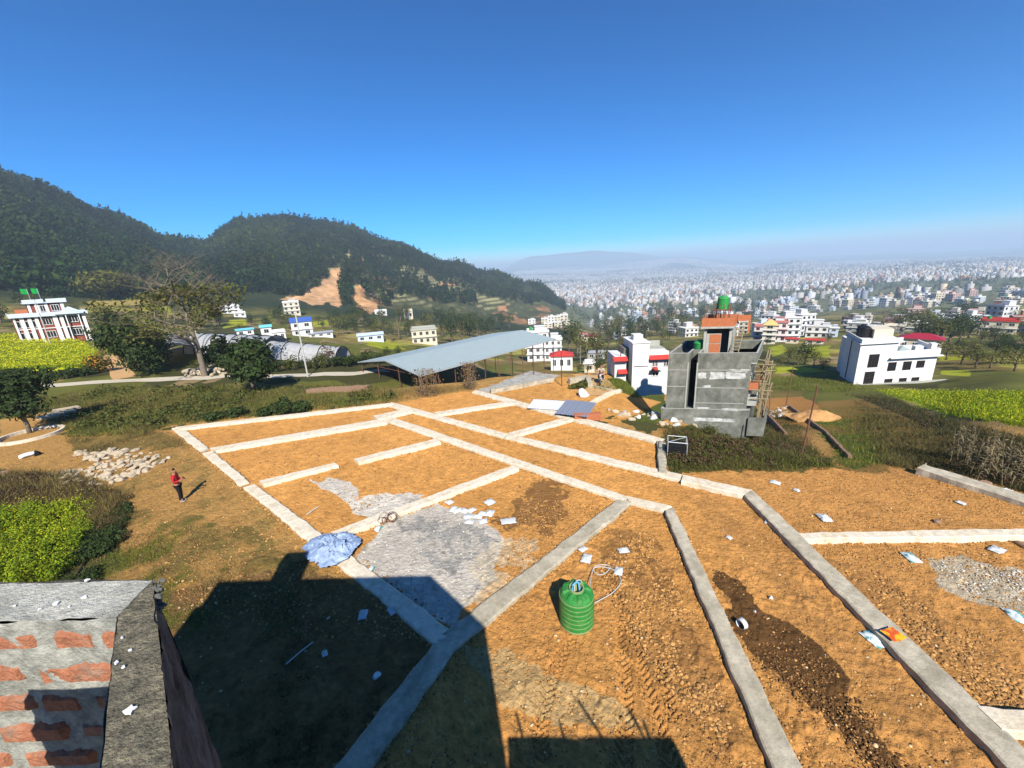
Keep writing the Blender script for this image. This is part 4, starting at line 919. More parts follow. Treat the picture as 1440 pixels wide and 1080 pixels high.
patch(3.6, -.05, 7.4, .35, 6, rag=.25); patch(3.6, 1.42, 5.0, 1.6, 7, rag=.3); patch(6.2, 1.25, 8.5, 1.5, 8, rag=.3); patch(.6, 2.0, 2.3, 2.6, 9, M_greyplas, .3); patch(4.2, 3.8, 4.9, 4.1, 10, rag=.4)
for k, z in enumerate((1.75, 3.5)):
    MB().box(8.602 * u, .5 * u, z * u, 9.5 * u, 4 * u, (z + .14) * u).box(9.35 * u, .5 * u, (z + .14) * u, 9.5 * u, 4 * u, (z + .95) * u).box(8.602 * u, .35 * u, z * u, 9.5 * u, .5 * u, (z + .95) * u).build('balcony', (M_greylite, M_obrick)[k], G)
    window(G, 8.6 * u, (z + .5) * u, 1.2 * u, 1.0 * u, .9 * u, M_greylite, side='r', bars=0)
# stair room of brick and concrete
sr_ = MB()
sr_.box(4.6 * u, 2.75 * u, 6.603 * u, 6.9 * u, 2.76 * u, 6.7 * u)
st_ = sr_.build('stair_room', M_greylite, G)
for (x0, y0) in ((4.35, 2.5), (6.9, 2.5), (4.35, 5.2), (6.9, 5.2)): MB().box(x0 * u, y0 * u, 6.602 * u, (x0 + .25) * u, (y0 + .25) * u, 8.95 * u).build('column', M_greylite, st_)
MB().box(4.62 * u, 2.55 * u, 6.603 * u, 6.1 * u, 2.7 * u, 8.5 * u).box(7.0 * u, 2.78 * u, 6.603 * u, 7.12 * u, 5.2 * u, 8.9 * u).box(4.37 * u, 2.78 * u, 6.603 * u, 4.5 * u, 5.2 * u, 8.9 * u).box(4.62 * u, 5.25 * u, 6.603 * u, 6.88 * u, 5.4 * u, 8.9 * u).build('infill_wall', M_greylite, st_)
MB().box(4.95 * u, 2.52 * u, 7.0 * u, 6.08 * u, 2.549 * u, 7.7 * u).box(4.95 * u, 2.52 * u, 7.76 * u, 6.08 * u, 2.549 * u, 8.45 * u).build('brick_panel', M_obrick, st_)
MB().box(4.05 * u, 2.1 * u, 8.95 * u, 7.4 * u, 5.6 * u, 9.1 * u).build('slab', M_greylite, st_)
bp_ = MB()
for a in ((4.1, 2.15, 7.35, 2.28), (4.1, 5.4, 7.35, 5.53), (4.1, 2.28, 4.23, 5.4), (7.22, 2.28, 7.35, 5.4)): bp_.box(a[0] * u, a[1] * u, 9.102 * u, a[2] * u, a[3] * u, 9.75 * u)
bp_.build('brick_parapet', M_obrick, st_)
MB().box(7.4 * u, 4.2 * u, 9.3 * u, 8.7 * u, 4.4 * u, 9.75 * u).box(8.5 * u, 4.2 * u, 8.3 * u, 8.7 * u, 4.4 * u, 9.3 * u).build('brick_beam', M_obrick, st_)
sp_ = MB()
for x in (5.15, 5.6, 6.05, 6.55):
    for y in (3.0, 4.1): sp_.tube([(x * u, y * u, 9.1 * u), (x * u, y * u, 10.75 * u)], .03, 5)
for y in (3.0, 4.1): sp_.tube([(4.95 * u, y * u, 10.3 * u), (6.8 * u, y * u, 10.3 * u)], .03, 5)
SH_ = Matrix.Translation((-1.0 * u, 0, 6.6 * u)) @ Matrix.Diagonal((1, 1, 1.4, 1)) @ Matrix.Translation((0, 0, -6.6 * u))
for q_ in [st_] + list(st_.children): q_.data.transform(SH_)
MG = Matrix.Translation(o) @ Matrix.Rotation(rz, 4, 'Z')
SK = Matrix(((1, .42, 0, 0), (0, 1, 0, 0), (0, 0, 1, 0), (0, 0, 0, 1))); stand = sp_.build('tank_stand', M_rust, None); stand.data.transform(SK @ SH_); stand.matrix_world = MG; tag(stand, 'rusty steel stand under the green tank on the brick stair room', 'tank stand')
tank(MG @ SK @ SH_ @ Vector((5.85 * u, 3.55 * u, 10.33 * u)), .68, M_gtank, 'green water tank on a steel stand on top of the unfinished grey building')
tank(MG @ SK @ Vector((2.85 * u, 3.6 * u, 6.61 * u)), .85, M_gtank, 'green water tank standing on the flat roof of the unfinished grey building')
lad = MB()
for q in (0, .42): lad.tube([(7.25 * u + q, 1.9 * u, 6.65 * u), (7.6 * u + q, 2.6 * u, 9.0 * u)], .035, 5)
for k in range(9):
    f = k / 8.5; lad.tube([(7.25 * u + .35 * u * f, 1.9 * u + .7 * u * f, (6.75 + 2.2 * f) * u), (7.25 * u + .35 * u * f + .42, 1.9 * u + .7 * u * f, (6.75 + 2.2 * f) * u)], .025, 4)
l = lad.build('ladder', M_bamboo, None); l.data.transform(SK @ SH_); l.matrix_world = MG; tag(l, 'wooden ladder leaning against the brick stair room', 'ladder')
sc_ = MB(); r = random.Random(5)
for (x, y, h) in ((9.9, .2, 7.9), (9.75, 2.2, 4.5), (10.3, .9, 4.2), (9.7, 3.4, 7.2), (10.2, 2.6, 5.5), (9.65, .6, 3.2)):
    sc_.tube([(x * u, y * u, -.6 * u), ((x + r.uniform(-.2, .2)) * u, y * u, h * .5 * u), ((x + r.uniform(-.1, .5)) * u, (y + .1) * u, h * u)], .045, 5)
for z in (2.6, 3.6, 4.6, 5.6, 6.4):
    for y in (.15, 2.4): sc_.tube([(8.9 * u, y * u, z * u), ((10.5 + r.uniform(-.2, .5)) * u, (y + r.uniform(-.3, .3)) * u, (z + r.uniform(-.25, .25)) * u)], .035, 4)
    sc_.tube([(9.9 * u, 0, z * u), (9.9 * u, 3.6 * u, (z + r.uniform(-.3, .3)) * u)], .035, 4)
for k in range(12): sc_.tube([(9.1 * u + r.uniform(0, .7), r.uniform(0, 3), r.uniform(4.2, 5.2) * u), (10.2 * u + r.uniform(-.3, .4), r.uniform(0, 3), r.uniform(5.2, 6.6) * u)], .035, 4)
for k in range(8): sc_.tube([(9.6 * u + r.uniform(-.3, .7), r.uniform(0, 3), -.4), (9.9 * u + r.uniform(-.5, .5), r.uniform(0, 3), r.uniform(1.5, 3.2) * u)], .03, 4)
s_ = sc_.build('bamboo_scaffold', M_bamboo, None); s_.data.transform(SK); shear(G, SK); s_.matrix_world = MG; tag(s_, 'bamboo pole scaffold against the right side of the unfinished grey building', 'scaffold')

# --- white cube house on the right --------------------------------------------
p0 = gp([1202.], [541.])[0]; d0 = dep(p0); o, rz, W = frame2((1200, 541), d0, (1308, 543), d0 + .5); u = W / 12.6
Hh = empty('white_house', o, rz, 'white flat roofed cube house with a shaded grey left side beyond the yellow field', 'house')
MB().box(-.2 * u, -.5 * u, -2 * u, 15.5 * u, -.01, .02).build('terrace_base', M_greylite, Hh)
MB().box(0, 0, -2, 5.9 * u, 7.0 * u, 6.4 * u).build('wall', M_white, Hh)
MB().box(5.9 * u, 0.002, -2, 12.6 * u, 7.0 * u, 4.2 * u).build('wall', M_white, Hh)
MB().box(.9 * u, 7.0 * u, -2, 6 * u, 12 * u, 5.4 * u).build('rear_wall', M_white, Hh)
MB().box(5.0 * u, -.6 * u, 3.95 * u, 5.88 * u, -.01, 4.06 * u).box(5.91 * u, -.6 * u, 3.95 * u, 13.3 * u, 0, 4.06 * u).box(5.91 * u, -.05 * u, 4.06 * u, 12.9 * u, .1 * u, 5.0 * u).box(12.62 * u, .1 * u, 3.95 * u, 12.9 * u, 7 * u, 5.0 * u).build('cornice', M_white, Hh)
MB().box(-.25 * u, -.35 * u, 6.4 * u, 6.7 * u, 7.2 * u, 6.55 * u).box(.0, -.2 * u, 6.55 * u, 6.4 * u, -.05 * u, 7.15 * u).box(0, -.05 * u, 6.55 * u, .15 * u, 7.0 * u, 7.15 * u).build('roof', M_white, Hh)
MB().box(3 * u, 3 * u, 6.552 * u, 6.2 * u, 6.4 * u, 7.9 * u).build('roof_room', M_cream, Hh)
for a in ((7.4, 3.2, 4.2, 7.7, 3.5, 5.6), (9.3, 1, 4.2, 10.6, 2.2, 5.3), (11.6, .6, 4.2, 12.5, 1.6, 5.7)): MB().box(*[q * u for q in a]).build('roof_block', M_white, Hh)
hip(Hh, 6.4 * u, .8 * u, 9.2 * u, 4 * u, 4.3 * u, .9 * u, M_sheet, nm='roof_light')
for (x, z, w, h, b, hb) in ((1.75, 2.75, 1.45, 1.9, 2, 0), (5.05, 2.0, 1.15, 1.2, 0, 0), (7.45, 2.0, 1.15, 1.2, 1, 0), (9.6, 2.25, 1.1, .95, 2, 0), (5.0, .12, 1.1, .42, 0, 0), (7.35, .12, 1.05, .42, 0, 0), (9.35, .12, 1.05, .42, 1, 0)):
    window(Hh, x * u, z * u, w * u, h * u, 0, M_brown, bars=b, hbar=hb)
window(Hh, 1.6 * u, .1 * u, 1.4 * u, 1.8 * u, 0, M_brown, bars=1, hbar=1, name='door')
window(Hh, .9 * u, 2.6 * u, 1.2 * u, 1.8 * u, 8 * u, M_brown, side='l')
MB().tube([(-.2 * u, -.45 * u, 0), (-.2 * u, -.45 * u, 1.0 * u), (.9 * u, -.45 * u, 1.0 * u), (.9 * u, -.45 * u, 0)], .025, 4).tube([(-.2 * u, -.45 * u, .5 * u), (.9 * u, -.45 * u, .5 * u)], .02, 4).build('railing', M_steel, Hh)
MB().tube([(-.06, 4 * u, 0), (-.06, 4 * u, 6.3 * u)], .06, 6).build('drain_pipe', M_dark, Hh)
SK2 = Matrix(((1, .55, 0, 0), (0, 1, 0, 0), (0, 0, 1, 0), (0, 0, 0, 1))); shear(Hh, SK2)
ee = simple(1290, 500, 42, 30, 'house with a crimson hipped roof standing behind the white cube house', M_cream, 1, 'hip', M_rmaroon, top=False, nw=4, dr=.6)
Mw = Matrix.Translation(o) @ Matrix.Rotation(rz, 4, 'Z')
for i, (x, y) in enumerate(((2.0, 4.4), (2.0, 5.6))): tank(Mw @ SK2 @ Vector((x * u, y * u, 6.56 * u)), 1.3, M_dark, 'black water tank on the roof of the white cube house, ' + ('nearer' if i == 0 else 'farther') + ' of the two')
# --- red and white house on the left -------------------------------------------
p0 = gp([30.], [481.])[0]; d0 = dep(p0); o, rz, W = frame2((30, 481), d0, (132, 481), d0 * 1.04); u = W / 17.0
Lh = empty('red_white_house', o, rz, 'red and white house with a pediment and two green flags behind the yellow field', 'house')
MB().box(0, 0, -2, 17 * u, 9 * u, 6.0 * u).build('wall', M_redbrick, Lh)
pil = MB()
for x, w in ((0, .5), (1.5, 1.0), (3.3, .9), (5.0, .8), (9.2, 1.1), (10.8, .9), (16.2, .8)): pil.box(x * u, -.35 * u, -1, (x + w) * u, -.001, 6.0 * u)
pil.box(0, -.25 * u, 2.9 * u, 17 * u, -.002, 3.1 * u); pil.build('pilaster_front', M_white, Lh)
MB().box(-.8 * u, -1.1 * u, 6.0 * u, 17.8 * u, 9.6 * u, 6.25 * u).box(-.8 * u, -1.1 * u, 6.25 * u, 17.8 * u, -.95 * u, 7.0 * u).box(-.8 * u, -.95 * u, 6.25 * u, -.65 * u, 9.6 * u, 7.0 * u).box(17.65 * u, -.95 * u, 6.25 * u, 17.8 * u, 9.6 * u, 7.0 * u).build('cornice', M_bluish, Lh)
MB().add([(9.8 * u, -1.5 * u, 6.27 * u), (17.4 * u, -1.5 * u, 6.27 * u), (13.6 * u, -1.5 * u, 8.1 * u), (9.8 * u, -1.12 * u, 6.27 * u), (17.4 * u, -1.12 * u, 6.27 * u), (13.6 * u, -1.12 * u, 8.1 * u)], [(0, 1, 2), (5, 4, 3), (0, 2, 5, 3), (1, 4, 5, 2), (0, 3, 4, 1)]).build('pediment', M_bluish, Lh)
MB().box(11.7 * u, -.03, 3.9 * u, 16.2 * u, .02, 5.8 * u).box(11.7 * u, -.03, .5 * u, 16.2 * u, .02, 2.8 * u).build('porch_shade_panel', M_dark, Lh)  # flat black panels on the wall in place of the porch's shade
for x in (12.3, 15.4): MB().box((x - .12) * u, -1.1 * u, -1, (x + .12) * u, -.86 * u, 5.99 * u).build('porch_column', M_white, Lh)
for x, z, w in ((.6, 3.5, .7), (2.6, 3.5, .6), (4.3, 3.5, .55), (6.7, 3.9, 2.0), (13, 4.2, 2.0), (.6, .6, .7), (2.6, .6, .6), (6.7, .7, 2.0), (13, .9, 2.0)): window(Lh, x * u, z * u, w * u, 1.5 * u, 0, M_white, bars=2 if w > 1 else 0, proud=.12)
MB().box(4.6 * u, 2 * u, 6.26 * u, 13 * u, 8 * u, 9.2 * u).build('upper_wall', M_redbrick, Lh)
for x0, x1 in ((4.5, 5.2), (6.2, 7.2), (8.6, 9.3), (12.3, 13.1)): MB().box(x0 * u, 1.8 * u, 6.26 * u, x1 * u, 1.99 * u, 9.2 * u).build('pilaster', M_white, Lh)
window(Lh, 7.4 * u, 7.2 * u, 1.1 * u, 1.4 * u, 2 * u, M_white, proud=.15); window(Lh, 10 * u, 7.2 * u, 1.8 * u, 1.4 * u, 2 * u, M_white, bars=2, proud=.15)
MB().box(3.6 * u, 1.2 * u, 9.2 * u, 14 * u, 8.6 * u, 9.4 * u).box(3.6 * u, 1.2 * u, 9.4 * u, 8.6 * u, 1.35 * u, 10.2 * u).box(9.2 * u, 1.2 * u, 9.4 * u, 14 * u, 1.35 * u, 10.2 * u).build('roof', M_bluish, Lh)
MB().box(1.2 * u, 2 * u, 6.26 * u, 4.2 * u, 2.2 * u, 7.9 * u).build('terrace_wall', M_obrick, Lh)
SK3 = Matrix(((1, -.75, 0, 0), (0, 1, 0, 0), (0, 0, 1, 0), (0, 0, 0, 1))); shear(Lh, SK3)
Lh.scale = (1, 1, 1.16); ML = Matrix.Translation(o) @ Matrix.Rotation(rz, 4, 'Z') @ Matrix.Diagonal((1, 1, 1.16, 1)); M_flag = mat('green_flag_cloth', (.02, .38, .07), trans=.3)
for i, x in enumerate((5.9, 8.3)):
    e = empty('flag', ML @ SK3 @ Vector((x * u, 2.2 * u, 9.4 * u)), rz, 'green flag on the red and white house, ' + ('left' if i == 0 else 'right') + ' of the pair', 'flag')
    MB().tube([(0, 0, 0), (0, 0, 4.0 * u)], .05, 5).build('pole', M_steel, e)
    vs = []; fs = []
    for a in range(7):
        for b in range(2): vs.append((-a * .27 * u, .12 * math.sin(a * 1.1 + i), (2.4 + b * 1.5) * u + .03 * a))
    for a in range(6): fs.append((a * 2, a * 2 + 1, a * 2 + 3, a * 2 + 2))
    MB().add(vs, fs).build('cloth', M_flag, e)
# --- open shed -------------------------------------------------------------------
q = [at(590., 529., 43.), at(782., 477., 61.), at(500., 510., 51.6)]
A_, B_, C_ = [Vector(v) for v in q]; zE = -.55; A_.z = B_.z = C_.z = 0
ax = (B_ - A_); Ls = ax.length; rz = math.atan2(ax.y, ax.x); Ws = 13.4
S = empty('open_shed', Vector((A_.x, A_.y, zE)), rz, 'long open sided shed with a pale blue grey sheet roof on thin rusty posts', 'shed')
rf = MB(); nn = 60; rise = .95; vs = []; fs = []
for i in range(nn * 4 + 1):
    x = Ls * i / (nn * 4); cz = .018 * math.sin(i * math.pi / 2)
    for (y, z) in ((0, 0), (Ws * .5, rise), (Ws, 0)): vs.append((x, y, z + cz + .06)); 
for i in range(nn * 4):
    for k in range(2): fs.append((i * 3 + k, (i + 1) * 3 + k, (i + 1) * 3 + k + 1, i * 3 + k + 1))
rf.add(vs, fs); rf.build('roof', M_sheet, S)
MB().box(0, -.02, -.08, Ls, .04, .05).box(0, Ws - .04, -.08, Ls, Ws + .02, .05).add([(-.02, 0, -.02), (-.02, Ws / 2, rise - .04), (-.02, Ws, -.02), (-.02, 0, .07), (-.02, Ws / 2, rise + .06), (-.02, Ws, .07)], [(0, 1, 4, 3), (1, 2, 5, 4)]).build('roof_edge', M_steel, S)
for y in (.35, Ws - .35):
    for i in range(11):
        x = .3 + (Ls - .6) * i / 10; w_ = S.matrix_basis @ Vector((x, y, 0)); zb = float(H(w_.x, w_.y)) - zE - .3
        MB().tube([(x, y, zb), (x, y, -.05)], .05, 6).build('post', M_rust, S)
for x in (.3, Ls - .3):
    for y in (4.5, 9): w_ = S.matrix_basis @ Vector((x, y, 0)); MB().tube([(x, y, float(H(w_.x, w_.y)) - zE - .3), (x, y, .45)], .05, 6).build('post', M_rust, S)
tr = MB()
for i in range(11):
    x = .3 + (Ls - .6) * i / 10; tr.tube([(x, .2, -.08), (x, Ws - .2, -.08)], .035, 4).tube([(x, .2, -.05), (x, Ws / 2, rise - .05), (x, Ws - .2, -.05)], .035, 4)
    for k in range(1, 6): y = Ws * k / 6; tr.tube([(x, y, -.08), (x, y + (.6 if k < 3 else -.6), rise * (1 - abs(2 * k / 6 - 1)) - .05)], .02, 4)
for y in (2.2, 4.5, 9, 11.2): tr.tube([(0, y, rise * (1 - abs(2 * y / Ws - 1))), (Ls, y, rise * (1 - abs(2 * y / Ws - 1)))], .03, 4)
tr.build('roof_truss', M_rust, S)
br = MB()
for i in range(5, 10):
    x = .3 + (Ls - .6) * i / 10; x2 = x + (Ls - .6) / 10; w_ = S.matrix_basis @ Vector((x2, .35, 0)); zb = float(H(w_.x, w_.y)) - zE
    br.tube([(x, .35, zb + 1.9), (x2, .35, zb + .4)], .035, 4).tube([(x, .35, zb + 2.0), (x2, .35, zb + 2.0)], .03, 4)
br.build('brace', M_rust, S)
# --- plastic tunnels ------------------------------------------------------------
def tunnel(pa, pb, rad, label, endcap=False):
    a, b = T(*pa), T(*pb); d = b - a; L_ = math.hypot(d.x, d.y); e = empty('plastic_tunnel', a, math.atan2(d.y, d.x), label, 'greenhouse'); slope = d.z / L_
    n = 12; nb_ = max(4, int(L_ / 2.2)); vs = []; fs = []; hp = MB()
    for i in range(nb_ * 3 + 1):
        x = L_ * i / (nb_ * 3); sag = 1 - .05 * math.sin(math.pi * (i % 3) / 3)
        for k in range(n + 1): t_ = math.pi * k / n; vs.append((x, math.cos(t_) * rad * sag, math.sin(t_) * rad * 1.05 * sag + .25 + slope * x))
    for i in range(nb_ * 3):
        for k in range(n): fs.append((i * (n + 1) + k, i * (n + 1) + k + 1, (i + 1) * (n + 1) + k + 1, (i + 1) * (n + 1) + k))
    MB().add(vs, fs).build('plastic_sheet', M_plastic, e, smooth=True)
    for i in range(nb_ + 1):
        x = L_ * i / nb_; hp.tube([(x, 0 + math.cos(math.pi * k / n) * (rad + .03), math.sin(math.pi * k / n) * (rad + .03) * 1.05 + slope * x + .25) for k in range(n + 1)], .07, 4)
    hp.build('hoops', M_dark, e); return e
tunnel((284, 495), (392, 501), 2.6, 'grey plastic tunnel greenhouse directly right of the tall bare tree')
tunnel((386, 502), (484, 511), 2.0, 'farther grey plastic tunnel greenhouse, nearer the shed')
tunnel((259, 512), (248, 492), 2.2, 'grey plastic tunnel seen end on, left of the tall bare tree')
# --- smaller houses ---------------------------------------------------------------
simple(324, 441, 24, 13, 'small white stepped house at the foot of the wooded hill, seen through the bare tree', st=2, nw=3)
simple(338, 446, 14, 10, 'tiny white house just right of the stepped house at the hill foot', st=1, nw=2)
simple(412, 443, 20, 22, 'narrow white and orange block below the orange landslip', M_cream, 3, nw=3, rmat=M_white)
simple(427, 473, 26, 26, 'white two storey house with a flat blue roof among the fields', st=2, roof='gable', rmat=M_blue, top=False, nw=2)
simple(452, 474, 30, 7, 'long low white roofed shed right of the blue roofed house', st=1, roof='gable', rmat=M_steel, top=False, nw=3, name='shed', cat='shed')
simple(376, 472, 13, 15, 'small pale building with a turquoise roof between the tunnels', st=1, roof='gable', rmat=M_teal, top=False, nw=1)
simple(346, 472, 20, 10, 'low hut with a turquoise sheet roof behind the plastic tunnel', st=1, roof='gable', rmat=M_teal, top=False, nw=2, name='hut', cat='hut')
simple(394, 478, 16, 12, 'low white outbuilding behind the plastic tunnels', st=1, nw=2, top=False)
simple(522, 480, 34, 11, 'low light blue shed beside the strip of yellow mustard', M_bluish, 1, 'gable', M_bluish, top=False, nw=3, name='shed', cat='shed')
simple(598, 484, 34, 22, 'unfinished cream two storey house with an open roof, left of the dark trees', M_cream, 2, nw=4, top=False, rmat=M_greylite, trim=M_greylite)
simple(575, 449, 12, 12, 'roofless stone ruin on the lower hillside', M_cream, 1, nw=2, top=False, rmat=M_cream)
simple(536, 443, 16, 6, 'small pale house beneath the second landslip', st=1, nw=2, top=False)
simple(757, 508, 30, 48, 'tall white four storey house behind the shed roof, left of the pair', M_white, 4, nw=3, tankm=M_gtank)
simple(778, 508, 24, 38, 'white three storey house behind the shed roof, right of the pair', M_white, 3, nw=3)
simple(735, 490, 26, 22, 'white flat roofed house just visible over the shed roof', M_white, 2, nw=3, tankm=M_dark)
for i, (px, py, w, h) in enumerate([(766, 455, 9, 9), (775, 453, 9, 10), (784, 452, 9, 9), (793, 452, 11, 12), (771, 461, 12, 8), (785, 460, 11, 9), (797, 457, 8, 8), (748, 456, 10, 8)]):
    e = simple(px, py, w, h, 'small white house in the cluster at the tail of the wooded hill', rnd.choice([M_white, M_cream]), 2, nw=2, found=5); e['group'] = 'white houses at the tail of the hill'
simple(790, 521, 30, 26, 'small white house with a bright red hipped roof beyond the shed', M_white, 1, 'hip', M_rtile, top=False, nw=3)
simple(872, 477, 19, 15, 'small pale two storey house alone among dark trees', M_white, 2, nw=2)
simple(819, 480, 14, 12, 'small house with a pink roof among trees near the hill tail', M_cream, 2, 'hip', M_pink, top=False, nw=2)
simple(832, 483, 14, 12, 'low house with a crimson roof among the same trees', M_cream, 1, 'hip', M_rmaroon, top=False, nw=2)
simple(838, 505, 24, 11, 'low grey roofed shed behind the dark trees right of the shed', M_greylite, 1, 'gable', M_steel, top=False, nw=2, name='shed', cat='shed')
simple(829, 524, 14, 14, 'small cream hut half hidden by a tree beside the path', M_cream, 1, nw=1, top=False, name='hut', cat='hut')
# white house with red awnings
p0 = gp([864.], [532.])[0]; d0 = dep(p0); o, rz, W = frame2((864, 532), d0, (937, 534), d0); u = W / 9.6
A = empty('awning_house', o, rz, 'white house with red tiled awnings immediately left of the unfinished grey building', 'house')
MB().box(0, 0, -2, 2.1 * u, 6 * u, 4.6 * u).build('wall', M_white, A); MB().box(3.1 * u, -.4 * u, -2, 6.1 * u, 6 * u, 7.3 * u).build('tower_wall', M_white, A); MB().box(6.1 * u, 0, -2, 9.8 * u, 6 * u, 5.3 * u).build('wall', M_white, A); MB().box(2.1 * u, 2 * u, -2, 3.1 * u, 6 * u, 5.8 * u).build('shade_grey_wall', M_greyplas, A)  # set-back wall of the white house greyed to stand for shade
MB().box(2.95 * u, -.55 * u, 7.3 * u, 6.25 * u, 6.2 * u, 7.5 * u).box(3.9 * u, 2 * u, 7.5 * u, 5.6 * u, 4 * u, 8.6 * u).build('roof', M_white, A)
MB().box(6.1 * u, 2 * u, 5.3 * u, 9.8 * u, 6 * u, 5.5 * u).box(6.3 * u, 5 * u, 5.5 * u, 9.8 * u, 5.2 * u, 6.6 * u).build('roof_terrace', M_greylite, A)
for (x0, x1, z) in ((-.4, 2.2, 3.9), (.5, 2.2, 1.2), (6.11, 10.1, 3.9)):
    MB().add([(x0 * u, -.9 * u, z * u), (x1 * u, -.9 * u, z * u), (x1 * u, -.003, (z + .7) * u), (x0 * u, -.003, (z + .7) * u), (x0 * u, -.9 * u, (z - .08) * u), (x1 * u, -.9 * u, (z - .08) * u), (x1 * u, -.003, (z - .08) * u), (x0 * u, -.003, (z - .08) * u)], [(0, 1, 2, 3), (4, 7, 6, 5), (0, 4, 5, 1), (1, 5, 6, 2), (3, 7, 4, 0)]).build('awning', M_rtile, A)
MB().box(3.4 * u, -.46 * u, 2.4 * u, 6.0 * u, -.401 * u, 2.5 * u).build('ledge', M_dark, A)
window(A, 6.9 * u, 2.2 * u, .9 * u, 1.1 * u, 0, M_white, bars=2); window(A, 9.0 * u, 2.2 * u, .7 * u, 1.1 * u); window(A, 7.0 * u, .2 * u, 1.0 * u, .6 * u)
MB().box(6.4 * u, -.9 * u, 1.25 * u, 8.2 * u, -.01, 1.4 * u).build('balcony', M_dark, A)
A.scale = (1, 1, .88)
hp_ = MB().lathe([(0, 0), (.2, .03), (.26, .2), (.2, .36), (.0, .4)], 10, c=(7.3 * u, -.45 * u, 1.4 * u)).build('flower_pot', M_rtile, A)
# pagoda like cluster, right
e = simple(1090, 481, 24, 34, 'tall cream house with pink ledges and a yellow pavilion on its roof', M_white, 3, nw=3, trim=M_pink, rmat=M_pink)
e = simple(1069, 481, 18, 24, 'white three storey house with pink ledges left of the yellow pavilion house', M_white, 3, nw=2, trim=M_pink, rmat=M_pink, top=False)
P_ = simple(1080, 484, 16, 34, 'narrow house front topped by a golden yellow pavilion', M_cream, 4, nw=1, rmat=mat('golden_roof', (.6, .42, .16)), roof='hip', top=False)
simple(1111, 476, 22, 28, 'white three storey house with dark window bands right of the yellow pavilion', M_white, 3, nw=3)
simple(1113, 483, 15, 8, 'little house with a bright orange red roof below the white three storey house', M_cream, 1, 'hip', M_rtile, top=False, nw=2)
simple(1145, 484, 20, 7, 'low red roofed hut in the field left of the white cube house', M_cream, 1, 'gable', M_rtile, top=False, nw=2, name='hut', cat='hut')
simple(1157, 474, 18, 19, 'pale blue two storey house, left of the light blue pair', M_bluish, 2, nw=3)
simple(1171, 474, 10, 17, 'pale blue two storey house, right of the light blue pair', M_bluish, 2, nw=1)
simple(1401, 470, 34, 20, 'yellow cream house with a red parapet at the right among trees', M_cream, 2, nw=3, rmat=M_rtile, top=False, tankm=M_gtank)
simple(1284, 466, 24, 14, 'grey white house with dark openings among trees right of the white cube house', M_greylite, 2, nw=3)
simple(1256, 468, 22, 12, 'cream low roofed house just behind the white cube house', M_cream, 1, 'gable', M_cream, top=False, nw=3)
simple(1205, 467, 24, 17, 'pale unfinished house behind the left end of the white cube house', M_greylite, 2, nw=3)
simple(1228, 470, 16, 16, 'dark grey house behind the white cube house', M_greyplas, 2, nw=2)
simple(1432, 466, 18, 14, 'dark flat roofed house at the right edge of the view', M_greyplas, 2, nw=2)
# --- town houses one can still tell apart as houses: copies of plain prototypes
PROT = []
cols = [('white', (.56, .55, .52)), ('cream', (.60, .52, .38)), ('pale blue', (.48, .56, .64)), ('grey', (.36, .36, .34)), ('brick red', (.40, .17, .10)), ('pink', (.50, .38, .34)), ('white', (.58, .58, .57)), ('beige', (.52, .46, .36))]
for i, (cn, c) in enumerate(cols):
    st = (2, 3, 3, 2, 2, 3, 4, 3)[i]; mw_ = mat('town_wall_' + cn.replace(' ', '_'), c, var=.08); w, d = 9 + i % 3, 8.5; fh = 3.0; mb = MB()
    mb.box(-w / 2, -d / 2, -4, w / 2, d / 2, st * fh, 0).box(-w / 2 - .4, -d / 2 - .4, st * fh, w / 2 + .4, d / 2 + .4, st * fh + .2, 1)
    mb.box(-w / 2, -d / 2, st * fh + .2, w / 2, -d / 2 + .15, st * fh + .9, 0).box(-w * .15, 0, st * fh + .2, w * .3, d * .45, st * fh + 2.7, 0).box(-w * .18, -.2, st * fh + 2.7, w * .33, d * .48, st * fh + 2.85, 1)
    for k in range(st):
        for s_ in range(3):
            x = -w / 2 + w * (s_ + .5) / 3
            mb.box(x - .7, -d / 2 - .03, k * fh + .9, x + .7, -d / 2 + .02, k * fh + 2.2, 2)
            y = -d / 2 + d * (s_ + .5) / 3
            mb.box(-w / 2 - .03, y - .5, k * fh + .9, -w / 2 + .02, y + .5, k * fh + 2.2, 2).box(w / 2 - .02, y - .5, k * fh + .9, w / 2 + .03, y + .5, k * fh + 2.2, 2)
        if k: mb.box(-w / 2 - .5, -d / 2 - .7, k * fh - .1, w / 2 + .5, -d / 2 - .04, k * fh + .05, 1)
    if i % 2: mb.lathe([(0, 0), (.6, 0), (.6, 1.3), (.2, 1.5), (0, 1.5)], 8, 3, (-w * .3, .5, st * fh + .2))
    PROT.append((cn, mb, mw_, st))
first = {}
def town_house(p, rz, sc, k, grp, wh):
    cn, mb, mw_, st = PROT[k]; lab = '%s %s storey house %s' % (cn, ('', '', 'two', 'three', 'four')[st], wh)
    if k not in first:
        o = mb.build('town_house', [mw_, M_white if k != 5 else M_pink, M_pane, M_gtank if k % 4 == 1 else M_dark]); first[k] = o
    else: o = first[k].copy(); COL.objects.link(o)
    o.location = p; o.rotation_euler = (0, 0, rz); o.scale = (sc, sc, sc); return tag(o, lab, 'house', grp + ', %s %d' % (cn, st))
cnt = 0
cand = []
